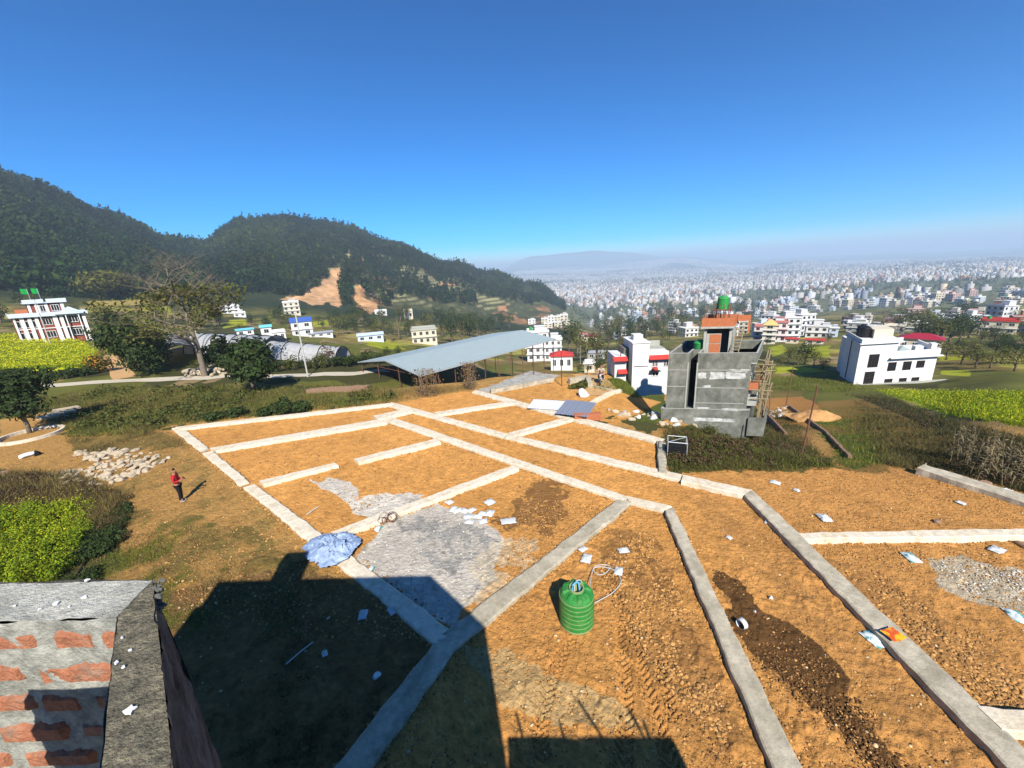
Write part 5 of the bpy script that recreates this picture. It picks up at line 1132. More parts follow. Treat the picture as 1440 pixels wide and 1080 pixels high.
for poly, n_, wh in (([(845, 452), (1040, 446), (1060, 472), (960, 474), (850, 466)], 22, 'among trees beyond the unfinished grey building'), ([(1062, 462), (1150, 458), (1150, 478), (1066, 478)], 9, 'beside the yellow pavilion house'),
                     ([(1170, 455), (1330, 446), (1330, 462), (1180, 466)], 9, 'behind the white cube house'), ([(1330, 448), (1460, 446), (1460, 470), (1340, 468)], 12, 'among the trees at the right edge'), ([(826, 456), (860, 452), (860, 470), (838, 470)], 6, 'near the tail of the wooded hill')):
    pts = poly_scatter(poly, n_ * 5); got = []
    for p in pts:
        if len(got) >= n_: break
        if all((p[0] - g[0]) ** 2 + (p[1] - g[1]) ** 2 > 170 for g in got): got.append(p)
    for p in got: town_house(Vector(p), rnd.uniform(-.8, .8) - math.atan2(p[0], p[1]), rnd.uniform(.55, .85), rnd.choice([0, 0, 1, 3, 4, 6, 6, 7, 2, 5]), 'houses ' + wh, wh); cnt += 1
for (x, y, z, rt, w) in near_xy[:170]:
    town_house(Vector((x, y, z)), rt, w / 9.5, rnd.randrange(8), 'nearer houses of the valley town', 'in the nearer edge of the hazy valley town')
# ================================================================ roads
def ribbon(name, pts, width, mt, lift=.04, wpx=None):
    P = [Vector(T(*p)) for p in pts]; Q = []
    for i in range(len(P) - 1):
        n = max(2, int((P[i + 1] - P[i]).length / 1.0))
        for k in range(n): Q.append(P[i].lerp(P[i + 1], k / n))
    Q.append(P[-1]); vs = []; fs = []
    for i, q in enumerate(Q):
        d = (Q[min(i + 1, len(Q) - 1)] - Q[max(0, i - 1)]); d.z = 0; d.normalize(); s = Vector((-d.y, d.x, 0)); w = width * (1 + .08 * math.sin(i * .7))
        for k in range(5): v = q + s * w * (k / 4 - .5); vs.append((v.x, v.y, float(H(v.x, v.y)) + lift))
    for i in range(len(Q) - 1):
        for k in range(4): fs.append((i * 5 + k, i * 5 + k + 1, (i + 1) * 5 + k + 1, (i + 1) * 5 + k)[::-1])
    return tag(MB().add(vs, fs).build(name, mt), kind='structure')
M_road = mat('pale_dust_road', (.50, .44, .33), var=.15, vscale=.8, bump=.3)
ribbon('road', [(-60, 553), (20, 546.5), (64, 543), (130, 538), (200, 534.5), (300, 531.5), (400, 528.5), (470, 526), (545, 521)], 1.7, M_road)
M_path = mat('orange_dirt_path', (.50, .30, .13), var=.2, vscale=1, bump=.4)
ribbon('path', [(176, 532), (170, 524), (164, 516), (168, 508), (150, 500)], 2.0, M_path)
ribbon('path', [(848, 556), (838, 540), (826, 528), (835, 518), (850, 512)], 2.6, M_path)
# ================================================================ poles and wires
def pole(px, yb, yt, rad, mt, label, name='pole', cat='pole', d=None, arm=False, lean=0.0):
    p = T(px, yb); dd = dep(p); h = (yb - yt) * dd / FPX * 1.03
    mb = MB().tube([(0, 0, -.3), (lean * h * .5, 0, h * .5), (lean * h, 0, h)], [rad, rad * .9, rad * .75], 7); o = mb.build(name, mt, None, loc=p)
    return tag(o, label, cat), p + Vector((lean * h, 0, h))
_, q1 = pole(433, 530, 444, .09, M_pole, 'white concrete utility pole beside the dirt road in front of the tunnels', 'utility_pole', 'utility pole')
_, q2 = pole(284, 500, 448, .08, M_pole, 'thin pale pole beside the trunk of the tall bare tree', 'utility_pole', 'utility pole')
_, q3 = pole(72, 486, 424, .09, M_pole, 'pale utility pole in front of the red and white house', 'utility_pole', 'utility pole')
for px, yb, yt, lab, ln in ((1126, 643, 542, 'thin dark red steel pole in the weeds, nearest the lane', .07), (1105, 571, 514, 'thin dark pole beside the pile of orange soil', .04), (903, 548, 496, 'thin dark pole in front of the awning house', 0), (872, 532, 473, 'thin dark pole left of the white tower of the awning house', 0),
                        (790, 543, 494, 'dark post at the end of the shed beside the red roofed house', 0), (816, 512, 486, 'pale post beside the tree beyond the red roofed house', 0)):
    pole(px, yb, yt, .045, M_rust if px != 816 else M_pole, lab, lean=ln)
def wire(a, b, sag, label, rad=.018, n=18):
    pts = [a.lerp(b, i / n) - Vector((0, 0, sag * 4 * (i / n) * (1 - i / n))) for i in range(n + 1)]
    return tag(MB().tube(pts, rad, 4).build('cable', M_black), label, 'cable')
wire(q1, q2, .8, 'sagging cable between the road pole and the pole by the bare tree'); wire(q2, q3, 1.5, 'thin cable from the bare tree pole towards the red and white house')
wire(Vector(at(-40., 482., 60.)), q2 - Vector((0, 0, 2.2)), .5, 'dark cable crossing in front of the yellow mustard field')
# ================================================================ near things
DN = M_gtank
# ---- green tank on the plots
M_tank = mat('worn_green_tank', (.025, .20, .035), var=.3, vscale=4, rough=.6, spec=.3, color2=(.12, .25, .07), vlo=.5, vhi=.75)
M_dusty = mat('dusty_green_tank', (.26, .32, .14), var=.3, vscale=6, rough=.8)
tp = Vector(onz(811., 873., 0.)); TK = empty('water_tank', tp, 0, 'ribbed green plastic water tank standing on the bare earth', 'water tank')
pf = [(0, 0), (.44, 0), (.47, .03)]
for k in range(6):
    z = .07 + k * .15; pf += [(.492, z), (.5, z + .012), (.5, z + .115), (.492, z + .13), (.484, z + .14)]
pf += [(.485, .97), (.475, 1.0)]
body = MB().lathe([(r, z) for r, z in pf], 40)
tb_ = body.build('body', M_tank, TK, smooth=False)
for k in range(7): MB().lathe([(.486, .056 + k * .15), (.497, .058 + k * .15), (.497, .072 + k * .15), (.486, .074 + k * .15)], 40).build('ring', M_dusty, TK)
sh = []; n = 40; fs = []
for i, (r0, z) in enumerate(((.475, 1.0), (.41, 1.085), (.29, 1.13), (.19, 1.15))):
    for k in range(n):
        a = 2 * math.pi * k / n; g = .045 * (1 if (k % 5) < 2 else 0) * (1 if 0 < i < 3 else 0)
        sh.append((r0 * math.cos(a), r0 * math.sin(a), z + g))
for i in range(3):
    for k in range(n): fs.append((i * n + k, i * n + (k + 1) % n, (i + 1) * n + (k + 1) % n, (i + 1) * n + k))
MB().add(sh, fs).build('shoulder', M_tank, TK)
MB().lathe([(.19, 1.145), (.215, 1.15), (.215, 1.21), (.185, 1.21), (.175, 1.17), (.175, .9)], 32).build('neck', M_dusty, TK)
MB().lathe([(0, .9), (.175, .9)], 20).build('water', M_pane, TK)
MB().lathe([(.44, .0), (.49, .005), (.5, .05), (.48, .06)], 40).build('foot_rim', M_dusty, TK)
# hose
def onpx(pts, z): return [Vector(onz(float(a), float(b), z)) for a, b in pts]
M_hose = mat('pale_hose', (.5, .52, .5), rough=.5)
def smoothline(P, k=6):
    out = []
    for i in range(len(P) - 1):
        p0, p1, p2, p3 = P[max(i - 1, 0)], P[i], P[i + 1], P[min(i + 2, len(P) - 1)]
        for j in range(k):
            t = j / k; out.append(.5 * ((2 * p1) + (p2 - p0) * t + (2 * p0 - 5 * p1 + 4 * p2 - p3) * t * t + (3 * p1 - p0 - 3 * p2 + p3) * t ** 3))
    return out + [P[-1]]
hp = [tp + Vector((-.05, .05, 1.0)), tp + Vector((-.02, .12, 1.26)), tp + Vector((.16, .18, 1.25)), tp + Vector((.42, .45, .5))]
hp += onpx([(834, 800), (847, 794), (858, 797), (851, 806), (841, 808), (834, 800), (845, 797), (862, 801), (870, 809), (873, 819), (862, 833), (845, 843), (836, 848)], .05)
tag(MB().tube(smoothline(hp), .014, 6).build('hose', M_hose, None, smooth=True), 'pale hose coiled out of the green water tank and back along the earth', 'hose')
hp = [tp + Vector((-.12, -.02, 1.0)), tp + Vector((-.1, .02, 1.25)), tp + Vector((.06, .1, 1.27)), tp + Vector((.1, .02, 1.0))]
tag(MB().tube(smoothline(hp), .03, 6).build('hose', mat('blue_hose', (.1, .35, .55), rough=.4), None, smooth=True), 'short blue hose looped in the neck of the green water tank', 'hose')
# ---- crumpled cloth helper
def cloth(px, py, w, d, h, mt, name, label, cat, group=None, rz=0.0, seed=0, n=14, z=None, round_=False, folds=3.0):
    r = np.random.default_rng(seed); p = Vector(onz(float(px), float(py), .02)) if z is None else Vector(onz(float(px), float(py), z))
    if z is None: p.z = float(H(p.x, p.y)) + .03
    u, v = np.meshgrid(np.linspace(-1, 1, n), np.linspace(-1, 1, n)); rad = np.hypot(u, v)
    X_, Y_ = u.copy(), v.copy()
    if round_:
        k = np.maximum(abs(u), abs(v)) / np.maximum(rad, 1e-6); a = np.arctan2(v, u); X_, Y_ = u * k, v * k; fr = 1 + .07 * np.sin(a * 3 + seed) + .05 * np.sin(a * 7 + 2 * seed) + .22 * np.exp(-((a - 1.0) / .35) ** 2) * 0; X_ *= fr; Y_ *= fr
    nzv = fbm(u * folds + seed * 3.1, v * folds, 1.0, 3, seed); rg_ = 1 - np.abs(fbm(u * folds * 1.7 + 9, v * folds * 1.4 + seed, 1.0, 2, seed + 5)) * 2
    Zz = h * (np.clip(1.15 - np.maximum(abs(u), abs(v)) ** 2, 0, 1) * (.55 + .5 * nzv) + .35 * rg_ * np.clip(1.1 - rad, 0, 1)); Zz = np.maximum(Zz, 0) + .01
    X_ = X_ * w / 2 + nzv * w * .08; Y_ = Y_ * d / 2 + rg_ * d * .06
    V = np.stack([X_, Y_, Zz], -1).reshape(-1, 3); F = np.array([(i * n + j, i * n + j + 1, (i + 1) * n + j + 1, (i + 1) * n + j) for i in range(n - 1) for j in range(n - 1)])
    o = npmesh(name, V, 4, F, mt, smooth=True, loc=p); o.rotation_euler = (0, 0, rz); return tag(o, label, cat, group)
M_tarp = mat('blue_tarpaulin', (.19, .28, .44), rough=.55, spec=.4, var=.18, vscale=3, color2=(.34, .42, .56), bump=.4, bscale=10)
M_bag = mat('white_woven_sack', (.54, .55, .54), rough=.6, var=.25, vscale=9, color2=(.42, .55, .54), vlo=.55, vhi=.75)
M_bagt = mat('teal_printed_sack', (.62, .68, .66), rough=.6, color2=(.10, .33, .30), vscale=3, vlo=.5, vhi=.55)
M_bagy = mat('red_yellow_packet', (.62, .10, .02), rough=.5, color2=(.8, .42, .02), vscale=4, vlo=.48, vhi=.55)
# tarpaulin draped over the footing: one crumpled sheet
cloth(465, 772, 2.25, 1.75, .36, M_tarp, 'tarpaulin', 'crumpled pale blue tarpaulin heaped over the wide left footing', 'tarpaulin', rz=-.5, seed=4, n=70, z=.2, round_=True, folds=3.4)
BW = 'empty white cement sack lying in the loose group beside the grey spill'
bl = [(290, 240), (340, 330), (400, 350), (478, 352), (572, 345), (520, 428), (540, 492), (640, 425), (708, 385), (800, 385), (715, 487)]
for i, (a, b) in enumerate(bl): cloth(600 + a / 9, 680 + b / 9, rnd.uniform(.34, .5), rnd.uniform(.26, .38), .12, M_bag, 'cement_sack', BW, 'sack', 'empty sacks beside the grey spill', rnd.uniform(0, 3), 10 + i, 10)
cloth(715, 733.5, .62, .4, .07, M_bag, 'cement_sack', 'white cement sack lying flat alone on the dark wet patch', 'sack', None, .1, 31, 10)
cloth(689, 707, .42, .45, .12, M_bag, 'cement_sack', 'single white cement sack just beyond the loose group of sacks', 'sack', None, .6, 32, 10)
for i, (px, py, w, lab, m_) in enumerate([
    (820, 773, .40, 'white sack beyond the green water tank, at the end of the hose coil', M_bag), (825, 786, .55, 'larger white sack next to the hose coil behind the green water tank', M_bag), (877, 775, .45, 'white sack lying alone up from the hose coil', M_bag),
    (870, 804, .45, 'white striped sack where the hose turns back to the tank', M_bag), (1090, 679, .5, 'crumpled grey and white sack near the weeds beside the thin pole', M_bag), (1120, 690, .3, 'small white scrap beside the long right footing', M_bag),
    (1159, 729, .62, 'bulky white sack above the level right footing', M_bag), (1351, 708, .34, 'small pale scrap in the far right plot', M_bag), (1282, 785, .6, 'pale teal sack in the right plot below the level footing', M_bagt),
    (1402, 774, .55, 'white sack near the right edge above the grey patch', M_bag), (1229, 900, .6, 'teal printed sack lying flat on the lane beside the right footing', M_bagt), (1430, 868, .6, 'teal and white sack at the right edge of the view', M_bagt),
    (1061, 862, .12, 'small white scrap on the dark wet strip of the lane', M_bag), (1084, 842, .14, 'tiny white scrap above the dark wet strip', M_bag), (522, 801, .3, 'white and green sack on the wide footing just out of the shadow', M_bagt),
    (511, 865, .42, 'white sack in the building shadow, left of the two', M_bag), (552, 859, .4, 'white sack in the building shadow against the footing', M_bag), (532, 744, .42, 'white and teal sack under the wire coil', M_bagt),
    (1079, 735, .3, 'grey white scrap against the near side of the right footing', M_bag), (457, 920, .24, 'pale scrap beside the stick in the building shadow', M_bag), (437, 766 + 15, .18, 'small white bag on the ground left of the blue tarpaulin', M_bag),
    (1415, 690, .5, 'white sack among dry maize at the right edge', M_bagt), (1025, 757, .25, 'small grey sheet on the lane near the bend', M_bag)]):
    cloth(px, py, w * .85, w * .6, .1 + .08 * (i == 6), m_, 'sack' if w > .3 else 'litter', lab, 'sack' if w > .3 else 'litter', None, rnd.uniform(0, 3), 50 + i, 11)
cloth(1257, 893, .42, .36, .02, M_bagy, 'packet', 'red and yellow packet lying across the long right footing', 'packet', None, .2, 90, 9, z=.3, folds=2)
# white bucket rim by the footing
p = Vector(onz(1040., 884., .0)); e = empty('bucket', p, 0, 'pale plastic bucket lying against the footing beside the dark wet strip', 'bucket')
MB().tube([(0, 0, .14), (.12, .05, .14)], [.13, .15], 16, caps=False).build('body', M_bag, e); e.location = p
# wire coil
p = Vector(onz(545., 735., .02)); wc = MB(); r = random.Random(3)
for k in range(11):
    a0 = r.uniform(0, 6); c = Vector((r.uniform(-.25, .35), r.uniform(-.12, .15), .2)); ax1 = Vector((r.uniform(-1, 1), r.uniform(-1, 1), r.uniform(-.2, .9))).normalized(); ax2 = ax1.cross(Vector((r.uniform(-1, 1), r.uniform(-1, 1), .4))).normalized(); q = r.uniform(.1, .22)
    wc.tube([c + ax1 * math.cos(t * .45) * q + ax2 * math.sin(t * .45) * q for t in range(14)], .011, 4)
o = wc.build('wire_coil', M_rust, None, loc=p); tag(o, 'tangled coil of rusty wire standing beside the cross footing', 'wire')
for (a, b, c, d, w, lab) in ((402, 934, 440, 903, .02, 'thin pale stick lying in the building shadow'), (131, 776, 155, 748, .035, 'pale pipe lying on the dark weeds left of the dry grass'), (108, 808, 132, 772, .03, 'black pipe below the pale pipe at the edge of the weeds'),
                          (1300, 660, 1302, 652, .02, 'short white peg at the end of the grey right footing'), (431, 724, 447, 713, .025, 'short stick on the orange earth near the wide footing')):
    P = onpx([(a, b), (c, d)], .05); o = MB().tube([P[0] - P[0], (P[1] - P[0]) * .5 + Vector((0, 0, .02)), P[1] - P[0]], w, 6).build('stick' if 'stick' in lab else ('pipe' if 'pipe' in lab else 'peg'), M_black if 'black' in lab else M_pole, None, loc=P[0]); tag(o, lab, 'stick' if 'stick' in lab else ('pipe' if 'pipe' in lab else 'peg'))
# ---- stones
M_stone = mat('pale_broken_stone', (.52, .42, .28), var=.25, vscale=3, bump=.5, bscale=10, color2=(.38, .31, .22)); M_wstone = mat('white_rock', (.72, .70, .66), var=.12, vscale=2, bump=.4, bscale=8)
def stone_mb(seed, sx, sy, sz):
    r = random.Random(seed); import bmesh
    bm = bmesh.new(); bmesh.ops.create_icosphere(bm, subdivisions=2, radius=.5)
    pl = [(Vector((r.gauss(0, 1), r.gauss(0, 1), r.gauss(0, 1))).normalized(), r.uniform(.24, .4)) for _ in range(9)]
    for v in bm.verts:
        for nrm, d in pl:
            k = v.co.dot(nrm) - d
            if k > 0: v.co -= nrm * k
        v.co = Vector((v.co.x * sx, v.co.y * sy, v.co.z * sz)) + Vector((r.gauss(0, .008), r.gauss(0, .008), r.gauss(0, .008)))
    me = bpy.data.meshes.new('stone'); bm.to_mesh(me); bm.free(); me.materials.append(M_stone); return me
SM = [stone_mb(i, 1.25, .9, .55) for i in range(7)]
def stone(p, s, mt=None, label='', name='stone', group=None, k=None, tilt=.35, cat='stone', zs=1.0):
    me = SM[k if k is not None else rnd.randrange(7)]
    if mt is not None: me = me.copy(); me.materials[0] = mt
    o = bpy.data.objects.new(name, me); COL.objects.link(o); o.location = p; o.scale = (s * rnd.uniform(.8, 1.2), s * rnd.uniform(.8, 1.2), s * rnd.uniform(.8, 1.3) * zs)
    o.rotation_euler = (rnd.uniform(-tilt, tilt), rnd.uniform(-tilt, tilt), rnd.uniform(0, 6.3)); return tag(o, label, cat, group)
rub = [(107, 635), (140, 632), (190, 633), (240, 642), (226, 655), (190, 671), (150, 682), (110, 685), (70, 682), (62, 670), (85, 662), (135, 658), (128, 648), (108, 646)]
for p in poly_scatter(rub, 230):
    s = rnd.uniform(.18, .52); stone(Vector(p) + Vector((0, 0, s * .12)), s, None, 'pale broken stone in the rubble heap behind the person in red', 'stone', 'stones of the rubble heap')
for p in poly_scatter([(258, 525), (275, 518), (318, 518), (328, 526), (300, 531), (262, 531)], 40):
    stone(Vector(p) + Vector((0, 0, rnd.uniform(.1, .5))), rnd.uniform(.4, .9), M_bark if rnd.random() < .0 else None, 'brown stone in the pile at the foot of the tall bare tree', 'stone', 'stones at the foot of the bare tree')
M_bstone = mat('brown_stone', (.26, .16, .10), var=.3, vscale=3)
for (px, py, s, lab, m_, zs) in ((820, 557, 1.0, 'big white boulder on the orange ground beyond the roofing sheets', M_wstone, 1.6), (1318, 735, .3, 'orange rock in front of the level right footing', M_bstone, 1.2), (1436, 768, .3, 'dark orange rock at the right edge', M_bstone, 1.3), (529, 952, .22, 'pale stone lying in the building shadow', M_wstone, 1),
                         (1352, 676, .5, 'brown rock beside the grey right footing among maize', M_bstone, 1), (1385, 684, .6, 'brown rock pile under the maize at right', M_bstone, 1), (5, 668, .6, 'dark rock at the left edge near the rubble', M_bstone, 1), (27, 674, .5, 'dark rock just left of the rubble heap', M_bstone, .8),
                         (39, 642, .6, 'white lump on the dirt left of the rubble heap', M_wstone, 1.3), (53, 640, .45, 'small black lump beside the white lump left of the rubble', M_dark, 2)):
    p = gp([px], [py])[0]; stone(Vector(p) + Vector((0, 0, s * .18)), s, m_, lab, 'boulder' if s > 1 else 'rock', None, cat='rock', zs=zs, tilt=.15)
for poly, n_, lab, g in (([(928, 592), (1080, 590), (1085, 600), (1000, 600), (925, 600)], 46, 'pale rubble stone at the foot of the unfinished grey building', 'rubble at the foot of the grey building'), ([(1078, 574), (1105, 572), (1108, 585), (1082, 588)], 20, 'white rubble stone beside the scaffold', 'rubble beside the scaffold'),
                        ([(850, 575), (925, 583), (925, 592), (885, 590)], 18, 'pale rubble stone between the plots and the grey building', 'rubble before the grey building')):
    for p in poly_scatter(poly, n_): stone(Vector(p) + Vector((0, 0, .05)), rnd.uniform(.25, .7), M_wstone if rnd.random() < .4 else None, lab, 'stone', g)
# flat slabs behind the young tree
for i, (px, py, w, d) in enumerate([(78, 588, 1.8, .9), (88, 584, 1.7, .8), (95, 580, 1.6, .7), (70, 592, 1.2, .6)]):
    p = gp([px], [py])[0]; o = MB().box(-w / 2, -d / 2, 0, w / 2, d / 2, .14).build('stone_slab', M_stone, None, loc=Vector(p) + Vector((0, 0, .05 + i * .1))); o.rotation_euler = (.1 * i - .1, .08, .5 + i * .3); tag(o, 'flat stone slab in the loose stack behind the young tree', 'slab', 'slabs behind the young tree')
# ring round the young tree
p = gp([44.], [613.])[0]; mb = MB(); pf = [(1.75, -.1), (1.75, .2), (1.55, .2), (1.55, -.1)]
mb.lathe(pf, 40).build('planter_ring', M_conc, None, loc=Vector(p)); tag(bpy.data.objects['planter_ring'], 'low round concrete ring around the young dark tree', 'planter')
# ---- roofing sheets
p1 = Vector(gp([784.], [578.])[0])
def corr(px, py, w, d, rz, mt, label, z, tilt, sag=0):
    p = Vector(gp([px], [py])[0]); n = int(w / .04); vs = []; fs = []
    for i in range(n + 1):
        for j in range(5):
            x = w * (i / n - .5); y = d * (j / 4 - .5); vs.append((x, y, .02 * math.sin(i * math.pi / 2) + y * tilt))
    for i in range(n):
        for j in range(4): fs.append((i * 5 + j, (i + 1) * 5 + j, (i + 1) * 5 + j + 1, i * 5 + j + 1))
    o = MB().add(vs, fs).build('roofing_sheet', mt, None, loc=p + Vector((0, 0, z))); o.rotation_euler = (0, 0, rz); return tag(o, label, 'roofing sheet')
M_shw = mat('white_sheet', (.68, .70, .74), rough=.4, spec=.5); M_shg = mat('grey_corrugated', (.20, .22, .27), rough=.45, spec=.5)
corr(779, 574, 3.6, 1.8, -.35, M_shw, 'white metal roofing sheet lying at the far edge of the plots', .25, .05)
for i in range(4): corr(799 + i * 7.5, 580 + i * 1.4, 1.1, 2.6, -.45, M_shg, ('grey corrugated sheet in the stack at the far edge, ' + ('leftmost', 'second from left', 'second from right', 'rightmost')[i]), .4 + .03 * i, .06)
pb = Vector(gp([826.], [590.])[0]); tag(MB().box(-.9, -.25, 0, .9, .25, .45).build('brick_block', M_obrick, None, loc=pb), 'low orange brick block propping the right end of the grey sheets', 'brick block')
# ---- black tank in a frame
p = Vector(gp([951.], [641.])[0]); e = empty('caged_tank', p, -.35, 'black plastic tank inside a pale metal cage beside the weeds', 'tank')
MB().box(-.55, -.5, .02, .55, .5, .95).build('body', M_dark, e)
fr = MB()
for x in (-.6, .6):
    for y in (-.55, .55): fr.tube([(x, y, 0), (x, y, 1.25)], .03, 5)
for z in (.05, 1.25):
    for y in (-.55, .55): fr.tube([(-.6, y, z), (.6, y, z)], .03, 5)
    for x in (-.6, .6): fr.tube([(x, -.55, z), (x, .55, z)], .03, 5)
fr.tube([(-.6, -.55, 1.25), (.6, .55, 1.25)], .022, 5); fr.build('cage', M_steel, e); e.scale = (.78, .78, .76)
# low terrace walls on the right and by the shed
def wall_line(pts, w, h, mt, label, name='low_wall', cat='wall'):
    P = [T(*p) for p in pts]; mb = MB(); o = P[0]
    for i in range(len(P) - 1):
        a, b = P[i] - o, P[i + 1] - o; d = (b - a); L_ = d.length; d.normalize(); s = Vector((-d.y, d.x, 0)) * w / 2; n = max(1, int(L_ / .5)); base = len(mb.v); vs = []; fs = []
        for k in range(n + 1):
            c = a.lerp(b, k / n); jt = rnd.uniform(-.03, .03)
            for q, zz in ((s, -.4), (s, h + jt), (-s, h + jt), (-s, -.4)): vs.append(c + q * (1 + jt) + Vector((0, 0, zz)))
        for k in range(n):
            for m in range(3): fs.append((k * 4 + m, k * 4 + m + 1, (k + 1) * 4 + m + 1, (k + 1) * 4 + m)[::-1])
        fs += [(0, 1, 2, 3), (n * 4 + 3, n * 4 + 2, n * 4 + 1, n * 4)]; mb.add(vs, fs)
    return tag(mb.build(name, mt, None, loc=o), label, cat)
wall_line([(1078, 583), (1105, 612)], .18, .2, M_bstone, 'low brown wall running down from the scaffold into brown weeds')
wall_line([(1110, 572), (1160, 608), (1195, 645)], .18, .18, M_bstone, 'longer low brown wall beside the thin red pole and green grass')
wall_line([(830, 543), (852, 548), (875, 552)], .2, .15, M_conc2, 'low kerb between the path and the green grass left of the grey building')
wall_line([(432, 555), (470, 551), (520, 549)], .3, .5, M_bstone, 'low stone retaining wall in the weeds left of the open shed')
wall_line([(690, 553), (735, 545), (778, 536)], .3, .35, M_conc2, 'low wall along the near side of the pale shed floor')
wall_line([(829, 571), (858, 556), (872, 552)], .25, .3, M_conc, 'short pale footing around the small orange plot left of the grey building', 'concrete_footing', 'concrete footing')
wall_line([(830, 546), (826, 536), (800, 540)], .4, .5, M_conc2, 'curved low wall round the grassy knoll beside the path')
shrub(815, 545, 30, 8, 1, 'low grassy plants behind the curved low wall', None, 0, 900, seed=300, leaf=.14)
for p in [(1108, 577), (1138, 582), (1128, 573)]:
    pass
# heap of orange soil
p = Vector(gp([1150.], [588.])[0]); n = 40; u_, v_ = np.meshgrid(np.linspace(-1, 1, n), np.linspace(-1, 1, n)); rad = np.hypot(u_, v_)
Zs = np.clip(1 - rad, 0, 1) ** .8 * .9 * (1 + .4 * fbm(u_ * 3, v_ * 3, 1, 3, 4)) - .05
F = np.array([(i * n + j, i * n + j + 1, (i + 1) * n + j + 1, (i + 1) * n + j) for i in range(n - 1) for j in range(n - 1)])
M_heap = mat('orange_soil_heap', (.50, .27, .10), var=.25, vscale=2, bump=.6, bscale=8)
o = npmesh('soil_heap', np.stack([u_ * 2.2, v_ * 1.7, Zs], -1).reshape(-1, 3), 4, F, M_heap, smooth=True, loc=p); tag(o, 'small heap of orange soil in the field right of the grey building', 'soil heap')
# ---- clods and chips over the earth
ico = np.array([(0, 0, 1), (.89, 0, .45), (.28, .85, .45), (-.72, .53, .45), (-.72, -.53, .45), (.28, -.85, .45), (.72, .53, -.45), (-.28, .85, -.45), (-.89, 0, -.45), (-.28, -.85, -.45), (.72, -.53, -.45), (0, 0, -1)])
icf = np.array([(0, 1, 2), (0, 2, 3), (0, 3, 4), (0, 4, 5), (0, 5, 1), (1, 6, 2), (2, 7, 3), (3, 8, 4), (4, 9, 5), (5, 10, 1), (6, 7, 2), (7, 8, 3), (8, 9, 4), (9, 10, 5), (10, 6, 1), (11, 7, 6), (11, 8, 7), (11, 9, 8), (11, 10, 9), (11, 6, 10)])
def clods(name, polys, smin, smax, mt, pw=3, P=None):
    if P is None: P = np.concatenate([poly_scatter(pl, n) for pl, n in polys])
    n = len(P); s = smin + (smax - smin) * rng.random(n) ** pw
    V = ico[None] * (1 + rng.normal(size=(n, 12, 1)) * .22) * np.stack([rng.uniform(.7, 1.4, n), rng.uniform(.7, 1.4, n), rng.uniform(.5, .95, n)], -1)[:, None, :] * s[:, None, None]
    a = rng.uniform(0, 6.28, n); c, q = np.cos(a)[:, None], np.sin(a)[:, None]; V = np.stack([V[..., 0] * c - V[..., 1] * q, V[..., 0] * q + V[..., 1] * c, V[..., 2]], -1) + P[:, None] + [0, 0, .01]
    F = (icf[None] + (np.arange(n) * 12)[:, None, None]).reshape(-1, 3); return tag(npmesh(name, V.reshape(-1, 3), 3, F, mt), kind='stuff')
M_clod = mat('soil_clods', (.38, .20, .065), island=.5, var=.2, vscale=20, rough=.95); M_chip = mat('pale_chips', (.50, .36, .20), island=.35); clods('cement_chips', [([(590, 702), (620, 705), (680, 735), (705, 760), (700, 800), (660, 850), (640, 880), (570, 850), (500, 800), (505, 765), (560, 725)], 700), ([(500, 700), (535, 693), (590, 697), (580, 712), (530, 730)], 150), ([(1310, 790), (1450, 800), (1450, 850), (1350, 830)], 900)], .006, .04, mat('cement_chips', (.50, .47, .40), island=.35), 3)
M_clodd = mat('dark_clods', (.17, .085, .03), island=.4, var=.2, vscale=20)
clods('soil_clods', [([(730, 830), (890, 706), (935, 716), (1100, 1090), (520, 1090), (650, 900)], 6000), ([(960, 760), (1060, 700), (1400, 1090), (1130, 1090)], 2400), ([(1060, 700), (1130, 760), (1440, 755), (1440, 1040), (1180, 800)], 5500), ([(1060, 690), (1180, 664), (1290, 660), (1440, 715), (1440, 740), (1130, 745)], 3200)], .007, .036, M_clod)
clods('soil_clods', [([(830, 800), (905, 745), (940, 800), (1060, 1060), (1060, 1090), (930, 960)], 3500), ([(1130, 790), (1230, 800), (1440, 960), (1440, 1040), (1340, 1000)], 3000)], .010, .06, M_clod, 2.2)
clods('stone_chips', [([(730, 830), (890, 706), (935, 716), (1100, 1090), (520, 1090), (650, 900)], 260), ([(960, 760), (1060, 700), (1400, 1090), (1130, 1090)], 240), ([(1060, 700), (1440, 715), (1440, 1040)], 220), ([(260, 610), (540, 580), (700, 650), (860, 700), (480, 750)], 200), ([(0, 620), (250, 610), (640, 900), (300, 1000), (150, 720)], 300)], .01, .045, M_chip, 3)
clods('dark_clods', [([(1000, 800), (1060, 850), (1185, 950), (1290, 1090), (1240, 1090), (1060, 930)], 1800), ([(880, 760), (920, 760), (1050, 1060), (1000, 1080), (930, 940)], 900)], .008, .04, M_clodd)
clods('soil_clods', [([(300, 640), (540, 600), (720, 655), (500, 720), (380, 680)], 2600), ([(560, 575), (720, 612), (930, 665), (930, 625), (720, 565)], 2600), ([(620, 620), (870, 700), (735, 650)], 600), ([(620, 690), (860, 710), (700, 850), (740, 680)], 2600), ([(0, 620), (250, 610), (640, 900), (300, 900), (150, 720)], 4500)], .012, .045, M_clod)
clods('soil_clods', None, .012, .055, M_clod, 1.6, EDGE)
